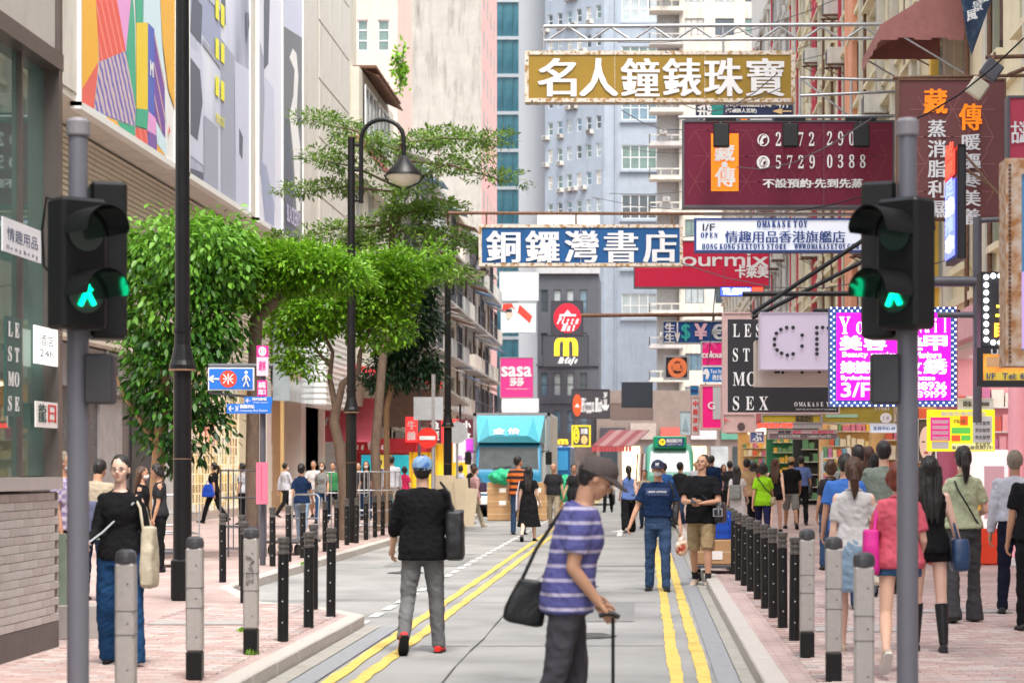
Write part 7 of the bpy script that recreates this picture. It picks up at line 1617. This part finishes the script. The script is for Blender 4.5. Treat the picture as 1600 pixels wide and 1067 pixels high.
        for a,wd in ((-.068,.024),(-.045,.037),(.05,.044),(.11,.047),(.16,.038),(.184,.018)):
            c0=an+f*a*k; rings.append([c0+sd_*wd*k*sx+u2*zz*k for sx,zz in ((-1,-.078),(1,-.078),(1,-.062),(-1,-.062))])
        c.loft(rings,smooth=False); c.build('sole',SOLE if shoe in(SHB,CBLK) else BLACK,so)
        if boots or sockm:
            c=MB(); tp=kn*.85+an*.15 if boots else kn*.25+an*.75
            c.tube([an,an*.6+tp*.4,tp],[.040*k,.050*k if boots else .038*k,.062*k if boots else .043*k],14); c.build('boot_shaft' if boots else 'sock',sockm or LEA,t)
    info=dict(t=t,A=A,sp=sp,hd=hd,hz=hz,k=k,L=L_,R=R_)
    return info
def wpt(info,v):   # local person point to world
    t=info['t']; return Matrix.Rotation(t.rotation_euler.z,3,'Z')@Vector(v)+Vector(t.location)
def bag(name,label,info,c,size,m,strap=None,smat=None,rz=0,tilt=0,sag=.25,cat='bag',extra=None,round_=.35,fold=.008):
    """soft bag; c in the wearer's frame, strap = list of points in that frame"""
    w,d,h=size; ang=info['t'].rotation_euler.z; o=wpt(info,c); t=thing(name,label,cat,o,ang)
    b=MB(); rings=[]
    for f in (0,.06,.3,.65,.92,1.0):
        z=-h/2+h*f; ww=w/2*(.82 if f==0 else 1.0 if f<.5 else 1-.18*(f-.5)*2*sag*2); dd=d/2*(.7 if f in(0,) else 1.05 if f<.5 else (1-.75*(f-.5)*2*sag*2))
        rings.append([V3(ww*math.copysign(abs(math.cos(q))**round_,math.cos(q)),dd*math.copysign(abs(math.sin(q))**round_,math.sin(q)),z) for q in [2*math.pi*(j+.5)/20 for j in range(20)]])
    b.loft(rings); M=Matrix.Rotation(R(tilt),3,'X')@Matrix.Rotation(R(rz),3,'Z'); b.v=[tuple(M@Vector(v)) for v in b.v]
    q=remesh(b,.014,2)
    for v in q.vertices: v.co+=v.normal*noise.noise(v.co*11+o)*fold
    for p_ in q.polygons: p_.use_smooth=True
    q.materials.append(m); place('bag_body',q,t)
    if strap:
        s_=MB(); s_.tube([Vector(p)-Vector(c) for p in strap],.011,6); s_.build('strap',smat or m,t)
    return t
def Pp(px,base,pav=True):
    h=.12 if pav else 0; s=(base-730)/(1.6-h); return (px-CX)/s, F/s
G=.12
W1=dict(LL=(22,2,6,8),RL=(-14,2,26,-24),LA=(-18,8,14,10),RA=(20,8,22,10))       # mid stride, left leg forward
W2=dict(RL=(22,2,6,8),LL=(-14,2,26,-24),RA=(-18,8,14,10),LA=(20,8,22,10))
# 1 old man with cane
p1=make_person('stooping man in a purple striped polo and brown cap leaning on a cane',(886-CX)/288.,F/288.,-84,H=1.69,skin=1,hair='short',top=STRIPE,bot=CTRG,topw=1.06,sleeve='short',lean=10,head=(24,0),cap=(mat('brown_cap',(.075,.058,.055),.8,var=.1,bump=.3),None),RA=(-12,6,50,12),LA=(-16,8,58,16),LL=(8,3,12,0),RL=(-10,3,10,-5),det=3,topl=.03)
i=p1; S,E_,Wp,d,d2,nn=i['A'][1]; gp=wpt(i,Wp+d2*.09); 
t=thing('walking_cane','black walking cane gripped by the stooping man','cane',(gp.x+.02,gp.y-.02,0)); 
b=MB(); h_=gp.z; b.tube([(0,0,.03),(0,0,h_-.03),(.0,0,h_)],.0095,10); b.build('shaft',BLACK,t); b=MB(); b.tube([(-.075,0,h_+.005),(-.04,0,h_+.018),(.0,0,h_+.018),(.035,0,h_+.0)],.013,8); b.build('handle',BLACK,t); b=MB(); b.lathe([(.014,0),(.014,.04)],n=10); b.build('rubber_tip',BLACK,t)
for s_,nm in ((-1,'steel wristwatch on the forearm of the stooping man'),):
    S,E_,Wp,d,d2,nn=i['A'][s_]; c=wpt(i,Wp-d2*.01); t=thing('wristwatch',nm,'watch',c); b=MB(); M=(Matrix.Rotation(i['t'].rotation_euler.z,3,'Z')@d2).to_track_quat('Z','Y').to_matrix()
    b.tube([M@V3(.030*math.cos(q),.030*math.sin(q),0) for q in [2*math.pi*j/16 for j in range(17)]],.006,6); b.build('band',STEEL,t)
bag('shoulder_bag','black shoulder bag hanging behind the stooping man',p1,(-.15,-.21,.86),(.10,.22,.25),LEA,strap=[(-.15,-.24,.98),(-.16,-.16,1.15),(-.17,-.04,1.33),(-.13,.03,1.43),(-.06,.08,1.45),(-.16,.02,1.2),(-.16,-.12,.99)],tilt=-12)
# 2 man in black seen from behind
x,y=Pp(660,1020,False); p2=make_person('man in black tee, grey jeans and red trainers walking away up the road',x,y,2,H=1.70,skin=0,hair='short',top=CBLK,bot=CGJ,shoe=SHR,topw=1.12,sleeve='elbow',legs='long',legw=1.02,cap=(DENCAP,None),LL=(-4,5,38,-52),RL=(6,5,6,0),LA=(8,14,30,8),RA=(12,14,40,12),det=3,topl=.05)
bag('tote_bag','big black leather bag over the shoulder of the man in black',p2,(.285,-.05,1.02),(.16,.30,.42),LEA,strap=[(.27,-.12,1.2),(.24,-.12,1.38),(.16,-.06,1.47),(.2,.06,1.40),(.28,.05,1.2)],tilt=6)
# 3 woman front left
x,y=Pp(188,1040); p3=make_person('woman in black jumper and wide blue jeans walking towards us behind the grey bollards',x,y,180,H=1.585,sex='f',skin=2,hair='bun',top=CBLK,bot=CDEN2,shoe=CBLK,sleeve='long',legs='wide',glasses=True,topw=1.0,LL=(12,3,10,6),RL=(-8,3,14,-12),RA=(12,10,62,5),LA=(-3,14,12,0),det=3,ground=G,head=(-3,0))
bag('tote_bag','cream canvas tote on the shoulder of the woman in wide jeans',p3,(-.225,.03,.93),(.10,.27,.46),CCRE,strap=[(-.2,.1,1.1),(-.17,.09,1.3),(-.12,.02,1.36),(-.17,-.07,1.3),(-.22,-.07,1.1)])
S,E_,Wp,d,d2,nn=p3['A'][1]; c=wpt(p3,Wp+d2*.10); t=thing('phone','phone held flat by the woman in wide jeans','phone',c); MB().box((0,0,.012),(.075,.15,.01)).build('case',SLABC,t,bevel=.004)
b=MB(); c2=wpt(p3,(-.12,.07,1.34)); c1=wpt(p3,(.1,.10,1.12)); c0=wpt(p3,Wp+d2*.07); t=thing('phone_strap','grey phone strap worn across the black jumper','strap',c2); b.tube([V3(0,0,0),c1+V3(0,-.02,0)-c2,c0-c2],.008,6); b.build('cord',mat('grey_strap',(.4,.42,.45),.6),t)
# 4 masked man navy polo
x,y=Pp(1028,923,False); p4=make_person('man in a navy cap, face mask and navy polo with a chest band',x,y,176,H=1.70,skin=1,hair='short',top=CNAVY,bot=CDENIM,shoe=LEA,mask=True,cap=(mat('navy_cap',(.012,.016,.045),.8,var=.1),bold('NY')),tuck=True,belt=1,topw=1.1,RA=(6,20,14,0),LA=(4,14,14,5),LL=(10,3,8,4),RL=(-4,3,6,0),det=3,head=(2,0))
i=p4; b=MB(); pts=[]
for row,(z0,z1,m,nm) in enumerate(((1.235,1.335,mat('chest_band',(.035,.06,.14),.8),'chest_band'),)):
    b=MB(); n=14
    for j in range(n):
        a0=math.pi*(.2+.6*j/n); a1=math.pi*(.2+.6*(j+1)/n); rr=lambda a,z:(.196*math.cos(a),.148*math.sin(a)+.012,z)
        b.quad(rr(a0,z0),rr(a1,z0),rr(a1,z1),rr(a0,z1))
    b.build(nm,m,i['t'])
b=MB(); text_into(b,Bold('UNDER ARMOUR'),V3(.12,.17,1.275),V3(-.24,0,0),V3(0,0,.024),V3(0,1,0)); b.build('chest_lettering',TW,i['t'])
bag('sling_bag','black sling bag on the shoulder of the masked man',p4,(-.235,-.02,1.0),(.10,.22,.30),LEA,strap=[(-.22,.05,1.13),(-.20,.09,1.3),(-.15,.03,1.42),(-.19,-.08,1.3),(-.22,-.08,1.12)])
S,E_,Wp,d,d2,nn=p4['A'][-1]; c=wpt(p4,Wp+d2*.10)
t=thing('plastic_bag','white plastic bag of food held by the masked man','bag',c-V3(0,0,.19)); b=MB(); b.ell((0,0,0),(.085,.06,.12)); b.tube([(0,0,.08),(0,0,.17),(0,0,.2)],[.05,.018,.012],8); q=remesh(b,.012,2)
for v in q.vertices: v.co+=v.normal*noise.noise(v.co*22)*.012
q.materials.append(ramp_mat('food_bag','noise',[(.4,(.62,.55,.50)),(.55,(.55,.35,.22)),(.62,(.35,.05,.03))],6)); place('bag_body',q,t)
# 5 man in black tee and shorts
x,y=Pp(1096,916,False); p5=make_person('tall man in glasses, black tee and khaki shorts looking up with phone in hand',x,y,166,H=1.80,skin=1,hair='short',top=CBLK,bot=CKHA,shoe=SHB,legs='knee',glasses=True,sockm=CDG,topw=1.1,head=(-20,-12),RA=(20,8,78,38),LA=(16,14,84,48),LL=(14,3,10,5),RL=(-6,4,16,-14),det=3,topl=.04)
S,E_,Wp,d,d2,nn=p5['A'][1]; c=wpt(p5,Wp+d2*.09); t=thing('phone','dark phone in the hands of the man in khaki shorts','phone',c); MB().box((0,0,.02),(.075,.15,.01),M=rotx(R(25))).build('case',TK,t,bevel=.004)
sb=bag('messenger_bag','black messenger bag with a silver square at the hip of the man in shorts',p5,(-.27,.04,1.0),(.12,.32,.28),LEA,strap=[(-.25,-.05,1.12),(-.17,-.12,1.35),(.0,-.1,1.5),(.12,.02,1.48),(-.02,.15,1.25),(-.2,.13,1.08)])
MB().box((-.02,.175,.03),(.01,.13,.12)).build('badge',STEEL,sb); MB().box((0,.17,0),(.13,.012,.11)).build('silver_patch',STEEL,sb)
MB().box((0,.178,0),(.10,.006,.08)).build('patch_centre',TK,sb)
# 6 black dress
x,y=Pp(826,846,False); p6=make_person('woman in a long black dress and long black hair walking away',x,y,-5,H=1.64,sex='f',skin=2,hair='long',dress=(CBLK,.34,.06),sleeve='short',shoe=LEA,LL=(-10,2,30,-30),RL=(14,2,4,4),LA=(2,10,10,5),RA=(2,12,30,5),det=2)
bag('tote_bag','flat grey tote hanging beside the woman in the black dress',p6,(-.25,0,.86),(.05,.22,.42),mat('grey_tote',(.4,.38,.42),.8),strap=[(-.24,.06,1.05),(-.2,0,1.3),(-.24,-.06,1.05)])
# 7 orange stripes
x,y=Pp(810,835,False); make_person('man in an orange and black striped tee with his back to us',x,y,-12,H=1.86,skin=1,hair='short',top=ORST,bot=CDENIM,topw=1.12,sleeve='short',head=(0,-40),LA=(4,10,16,10),RA=(2,10,12,5),det=2)
# 8 pink hoodie
x,y=Pp(742,825,False); p8=make_person('person in a pale pink hoodie and beige trousers striding to the right',x,y,-50,H=1.70,sex='f',skin=2,hair='short',hm=HBR,top=CPALP,bot=CBEI,sleeve='long',shoe=SHB,LL=(26,2,4,10),RL=(-22,2,24,-30),LA=(10,8,30,5),RA=(-10,8,20,5),mask=True,det=2,topw=1.08)
bag('handbag','small dark purple bag at the side of the person in the pink hoodie',p8,(.2,.12,1.08),(.08,.22,.26),mat('purple_bag',(.06,.03,.07),.6),strap=[(.18,.1,1.2),(.1,.05,1.42),(.16,.0,1.2)])
# 9,10 couple
x,y=Pp(865,822,False); make_person('bald man in a dark grey tee and beige trousers facing us',x,y,172,H=1.72,skin=1,hair='none',top=CDG,bot=CBEI,sleeve='short',LL=(12,3,6,4),RL=(-6,3,10,-10),topw=1.1,det=2,LA=(4,12,10,5),RA=(-4,12,10,5))
x,y=Pp(897,824,False); make_person('short haired woman in a dark tee walking beside the bald man',x,y,165,H=1.74,sex='f',skin=1,hair='short',top=CDG,bot=CBLK,sleeve='short',head=(0,25),det=2,topw=1.1,**W1)
# 11 by truck
x,y=Pp(732,818,False); make_person('man in black bent over beside the plywood boards',x,y,-60,H=1.72,top=CBLK,bot=CBLK,skin=1,lean=12,head=(12,0),det=1,sleeve='long')
# 12 ponytail blue shirt
x,y=Pp(982,832,False); make_person('woman with a ponytail and blue blouse walking away behind the masked man',x,y,8,H=1.69,sex='f',skin=2,hair='pony',top=CSHB,bot=CBLK,shoe=SHB,sleeve='none',det=2,legs='wide',**W2)
x,y=Pp(1007,826,False); make_person('woman in a beige tank top half hidden behind the masked man',x,y,175,H=1.58,sex='f',skin=1,hair='bun',top=CBEI,bot=CDENIM,sleeve='none',det=1,**W1)
x,y=Pp(1037,826,False); make_person('man in a blue tee glimpsed behind the masked man',x,y,20,H=1.76,skin=1,top=mat('royal_cloth',(.03,.12,.40),.8),bot=CBLK,det=1,**W2)
x,y=Pp(1063,826,False); make_person('man in a charcoal tee standing left of the minibus queue',x,y,-40,H=1.78,skin=1,top=CDG,bot=CDENIM,det=1,**W1)
x,y=Pp(1112,815); make_person('man in a dark navy jacket near the grey posts',x,y,-10,H=1.80,skin=1,top=CNAVY,bot=CBLK,sleeve='long',det=1,ground=G)
# right crowd
x,y=Pp(1152,836); p=make_person('girl in a white dress with a grey backpack behind the bollards',x,y,-18,H=1.55,sex='f',skin=2,hair='long',dress=(CWHT,.42,.05),sleeve='short',det=2,ground=G,**W1)
bag('backpack','small grey backpack on the girl in the white dress',p,(0,-.17,1.06),(.26,.15,.32),CGRY,strap=[(-.1,-.1,1.2),(-.11,.02,1.33),(-.12,.06,1.15),(-.1,-.05,.98)],cat='backpack')
x,y=Pp(1167,832); p=make_person('person in a tan tee with backpack straps beside the green shop',x,y,-10,H=1.72,skin=1,hair='short',top=CTAN,bot=CBLK,det=2,ground=G,**W2)
x,y=Pp(1178,828); make_person('woman in red glimpsed between the tan tee and the lime shirt',x,y,0,H=1.62,sex='f',skin=1,hair='long',top=CRED,bot=CBLK,det=1,ground=G)
x,y=Pp(1192,848); p=make_person('person in a bright lime green tee and navy trousers walking away',x,y,-8,H=1.61,sex='f',skin=1,hair='bob',top=CLIME,bot=cloth('navy_trouser',(.02,.02,.07)),det=2,ground=G,topw=1.15,topl=.04,**W1)
bag('crossbody_bag','small beige crossbody bag on the lime green tee',p,(.20,-.03,.95),(.10,.2,.15),mat('khaki_bag',(.30,.25,.15),.7,var=.3,vs=20),strap=[(.2,0,1.02),(.05,-.13,1.2),(-.1,-.1,1.4),(-.06,.06,1.42),(.15,.12,1.1)],smat=LEA)
x,y=Pp(1211,832); make_person('woman with long brown hair and a sleeveless black top',x,y,-6,H=1.73,sex='f',skin=2,hair='long',hm=HBR,top=CBLK,bot=CBLK,legs='hot',sleeve='none',det=2,ground=G,**W2)
x,y=Pp(1236,826); make_person('man in a backwards cap and black jacket near the dark doorway',x,y,0,H=1.78,skin=1,hair='short',top=CBLK,bot=CGRY,legs='knee',cap=(CTAN,None),det=1,ground=G,**W1)
x,y=Pp(1252,820); p=make_person('man in a blue short sleeved shirt and black trousers walking away',x,y,-4,H=1.78,skin=1,top=CBLU,bot=CBLK,det=2,ground=G,tuck=True,LL=(6,3,4,0),RL=(-6,3,6,0),topw=1.05)
bag('shoulder_bag','black bag slung on the man in the blue shirt',p,(.22,-.04,1.02),(.12,.26,.28),LEA,strap=[(.2,0,1.15),(.14,-.02,1.45),(.2,-.06,1.15)])
# near right group
x,y=Pp(1334,1020); p=make_person('woman in a white tee and denim skirt holding a folded paper',x,y,-8,H=1.57,sex='f',skin=2,hair='pony',hm=HBR,top=CWHT,bot=CDEN3,shoe=SHB,legs='skirt',LL=(8,2,2,5),RL=(-14,2,18,-26),LA=(0,8,10,5),RA=(18,12,80,30),det=3,ground=G,topl=-.02)
bag('tote_bag','white tote with black pattern hanging on the woman in the denim skirt',p,(.19,-.02,.84),(.08,.22,.34),ramp_mat('patterned_tote','voronoi',[(.0,(.03,.03,.03)),(.35,(.03,.03,.03)),(.4,(.65,.60,.5))],14,const=True),strap=[(.18,.05,1.0),(.1,0,1.30),(.18,-.06,1.0)],smat=CCRE)
S,E_,Wp,d,d2,nn=p['A'][1]; c=wpt(p,Wp+d2*.09); t=thing('folded_paper','pale folded paper in the hand of the woman in the denim skirt','paper',c); MB().box((.03,0,.02),(.18,.02,.10)).build('sheet',CPALE,t,bevel=.003)
x,y=Pp(1404,1055); p=make_person('auburn haired woman in a pink tee and denim shorts behind the grey pole',x,y,-4,H=1.53,sex='f',skin=0,hair='bob',hm=HR,top=CPNK,bot=cloth('short_denim',(.05,.12,.25)),shoe=SHB,legs='hot',topw=1.12,LL=(-10,3,40,-48),RL=(8,3,4,2),LA=(4,12,60,28),RA=(4,12,50,20),det=3,ground=G)
bag('shoulder_bag','magenta bag under the arm of the woman in the pink tee',p,(-.20,-.08,1.0),(.12,.26,.32),mat('magenta_bag',(.55,.01,.22),.6,var=.1),strap=[(-.19,.02,1.15),(-.15,-.01,1.33),(-.18,-.13,1.12)])
x,y=Pp(1452,1018); p=make_person('woman with long black hair, black skirt and tall black boots',x,y,2,H=1.58,sex='f',skin=2,hair='long',top=CBLK,bot=CBLK,shoe=LEA,legs='hot',sleeve='none',boots=True,LL=(10,2,6,4),RL=(-4,2,8,-4),LA=(0,10,10,5),RA=(-4,16,14,5),det=3,ground=G)
bag('handbag','yellow bag between the pink tee and the tall boots',p,(-.19,-.06,.98),(.10,.22,.34),mat('yellow_bag',(.80,.42,.02),.6,var=.08),strap=[(-.18,0,1.1),(-.14,0,1.3),(-.18,-.1,1.1)])
bag('pouch','small purple pouch beside the black skirt',p,(-.20,-.10,.74),(.10,.16,.17),mat('purple_pouch',(.25,.01,.16),.5,var=.3,vs=10))
bag('shoulder_bag','navy leather bag with red lining behind the long black hair',p,(.24,-.03,.90),(.14,.26,.26),mat('navy_leather',(.02,.05,.12),.35,var=.2),strap=[(.22,.04,1.02),(.15,0,1.32),(.22,-.08,1.02)],smat=CDENIM)
x,y=Pp(1505,972); p=make_person('woman with a ponytail, sage tee and flared grey trousers walking away',x,y,-3,H=1.69,sex='f',skin=0,hair='pony',top=CSAGE,bot=cloth('flare_grey',(.065,.065,.07)),legs='flare',LL=(-6,3,12,-10),RL=(6,3,4,3),LA=(-2,12,20,5),RA=(4,16,80,30),det=3,ground=G,topl=-.05,topw=1.06)
b=MB(); i=p; t=thing('bag_strap','thin black strap across the back of the sage tee','strap',wpt(i,(0,-.14,1.2))); ang=i['t'].rotation_euler.z; t.rotation_euler=(0,0,ang); b.tube([V3(-.09,.06,.27),V3(-.06,.005,.18),V3(.02,-.005,.05),V3(.12,.03,-.12),V3(.17,.08,-.18)],.008,6); b.build('cord',BLACK,t)
x,y=Pp(1585,958); make_person('grey haired man in a white shirt and dark trousers at the right edge',x,y,-14,H=1.66,skin=1,hair='short',hm=HG,top=CPALE,bot=cloth('ink_trouser',(.012,.014,.03)),sleeve='long',tuck=True,belt=1,LA=(-10,8,14,0),RA=(10,8,20,5),LL=(-6,3,8,-6),RL=(10,3,4,4),lean=6,det=3,ground=G,topw=1.08)
x,y=Pp(1616,985); make_person('person in a dark sleeve cut off by the right edge',x,y,0,H=1.62,skin=1,hair='short',top=CBLK,bot=CBLK,det=1,ground=G)
X_=(1381-CX)/135.; make_person('young man with cropped hair in a grey green tee, head above the others',X_,F/135.,-6,H=1.83,skin=0,hair='short',top=cloth('moss_tee',(.22,.26,.22)),bot=CBLK,det=2,ground=G,topw=1.1,**W2)
X_=(1312-CX)/146.; make_person('person in a bright blue top half hidden behind the white tee',X_,F/150.,0,H=1.62,skin=1,hair='short',hm=HB,top=mat('royal_cloth',(.03,.12,.40),.8),bot=CDENIM,det=1,ground=G)
for (px,s_,H_,hr,hmm,lb) in ((1341,128,1.75,'short',HB,'dark haired man in the crowd left of the cropped hair'),(1357,118,1.76,'long',HBR,'brown haired woman seen between two dark heads'),(1368,124,1.66,'bob',HB,'dark bobbed head low in the crowd'),(1298,108,1.6,'bob',HBR,'brown bobbed head far behind the denim skirt'),(1322,100,1.7,'short',HB,'man in dark clothes far behind the denim skirt')):
    make_person(lb,(px-CX)/s_,F/s_,0,H=H_,sex='f' if hr!='short' else 'm',skin=1,hair=hr,hm=hmm,top=random.choice([CGRY,CDG,CPALE,CTAN]),bot=CDENIM,det=1,ground=G)
# left crowd
def far(lb,px,base,H_,face,sex='m',hr='short',top=CWHT,bot=CBLK,pose=None,pav=True,hmm=HB,**kw):
    x,y=Pp(px,base,pav); pose=pose or random.choice([{},W1,W2]); return make_person(lb,x,y,face,H=H_,sex=sex,hair=hr,hm=hmm,top=top,bot=bot,skin=kw.pop('skin',1),ground=G if pav else 0,det=kw.pop('det',1),**{**pose,**kw})
p=far('woman in black with a mask and a blue carrier bag walking left',334,817,1.66,75,'f','pony',CBLK,CBLK,W1,mask=True,det=2,topw=1.1)
bag('carrier_bag','blue carrier bag with white lettering on the arm of the masked woman',p,(-.22,.05,.98),(.08,.34,.34),mat('carrier_blue',(.01,.06,.42),.5,var=.05),strap=[(-.2,.12,1.12),(-.2,.1,1.25),(-.2,-.06,1.12)],cat='bag',round_=.2)
p=far('woman in a navy tee and pale jeans walking away past the trolley',471,846,1.60,-4,'f','bun',CNAVY,CDEN3,W1,shoe=SHB,det=2)
bag('tote_bag','white tote on the shoulder of the woman in the navy tee',p,(-.2,-.03,.98),(.07,.22,.36),CWHT,strap=[(-.18,.03,1.12),(-.13,0,1.3),(-.18,-.08,1.12)])
far('man in a pale shirt and black trousers looking at the shop',446,808,1.66,-50,'m','short',CPALE,CBLK,{},sleeve='long',mask=True)
far('man in a white tee coming towards us',490,811,1.72,178,'m','short',CWHT,CWHT,W1,legs='knee')
far('woman in a patterned grey tee and face mask facing us',503,817,1.66,182,'f','bob',CGRY,CDEN2,W2,mask=True,det=2)
far('person in a green shirt beside the twisted trunk',520,812,1.62,175,'m','short',CGRN,CBLK,{})
far('worker in a lime reflective vest behind the twisted trunk',541,810,1.62,180,'m','short',CHIV,CHIV,{})
far('man in dark clothes facing us beside the swan neck lamp',560,808,1.62,176,'m','short',CDG,CBLK,{})
far('woman in a white mask and dark jacket in front of the kiosk',572,812,1.66,180,'f','long',CDG,CNAVY,{},mask=True,det=1)
far('man in navy standing by the tree guard',592,808,1.72,150,'m','short',CNAVY,CNAVY,{})
far('man in a white shirt with his back to us by the tree guard',612,812,1.80,0,'m','short',CPALE,CBEI,{},sleeve='long')
far('woman in a dark red top left of the blue cap',632,806,1.56,10,'f','bob',CRED,CBLK,{})
far('person in a pale top behind the plywood boards',720,800,1.60,-30,'f','bob',CPALE,CBLK,{})
x,y=(100-CX)/150.,F/150.; p=make_person('elderly masked man in a checked shirt half hidden by the left pole',x,y,-100,H=1.64,skin=1,hair='short',hm=HG,bald=True,top=ramp_mat('check_shirt','check',[(.4,(.25,.20,.35)),(.6,(.45,.40,.50))],22,rough=.9),bot=CBLK,mask=True,sleeve='short',det=2,ground=G)
bag('yellow_bag','round yellow bag showing left of the grey pole',p,(-.15,-.1,.86),(.22,.2,.4),mat('amber_bag',(.85,.42,.01),.6,var=.06))
x,y=(147-CX)/140.,F/140.; p=make_person('person in a beige tee bending away beside the left pole',x,y,-10,H=1.58,skin=1,hair='short',top=CBEI,bot=CDENIM,lean=10,head=(20,0),det=2,ground=G,topw=1.2)
bag('backpack','slate backpack worn by the person in the beige tee',p,(0,-.19,1.02),(.3,.18,.42),mat('slate_pack',(.08,.09,.16),.7),cat='backpack')
x,y=(222-CX)/112.,F/112.; make_person('woman with brown hair and blue mask behind the woman in wide jeans',x,y,-90,H=1.50,sex='f',skin=1,hair='long',hm=HBR,top=CBLK,bot=CBLK,mask=True,det=1,ground=G)
x,y=(250-CX)/110.,F/110.; make_person('woman in a grey tee looking down at the trolley',x,y,100,H=1.54,sex='f',skin=1,hair='bob',top=CDG,bot=CBLK,head=(25,0),det=1,ground=G)
x,y=(378-CX)/60.,F/60.; make_person('person in a pale top seen through the tree guard',x,y,90,H=1.6,sex='f',skin=1,hair='bob',top=CPALE,bot=CBLK,det=1,ground=G)
far('woman in white near the mall entrance',392,803,1.6,60,'f','long',CWHT,CBLK,{})
for k,(px,b_,H_,f_,sx,hr,tp) in enumerate([(1140,811,1.7,10,'m','short',CDG),(1131,806,1.62,-160,'f','long',CPALP),(1088,803,1.7,170,'m','short',CPALE),(950,800,1.68,176,'m','short',CGRY)]):
    far(['distant man in charcoal by the grey posts','distant woman in pale pink by the green shop','distant man in a pale shirt near the minibus','distant man in grey far up the road'][k],px,b_,H_,f_,sx,hr,tp,CBLK,{},pav=k<3)
bpy.data.scenes.remove(TS)
print('objects',len(bpy.data.objects))
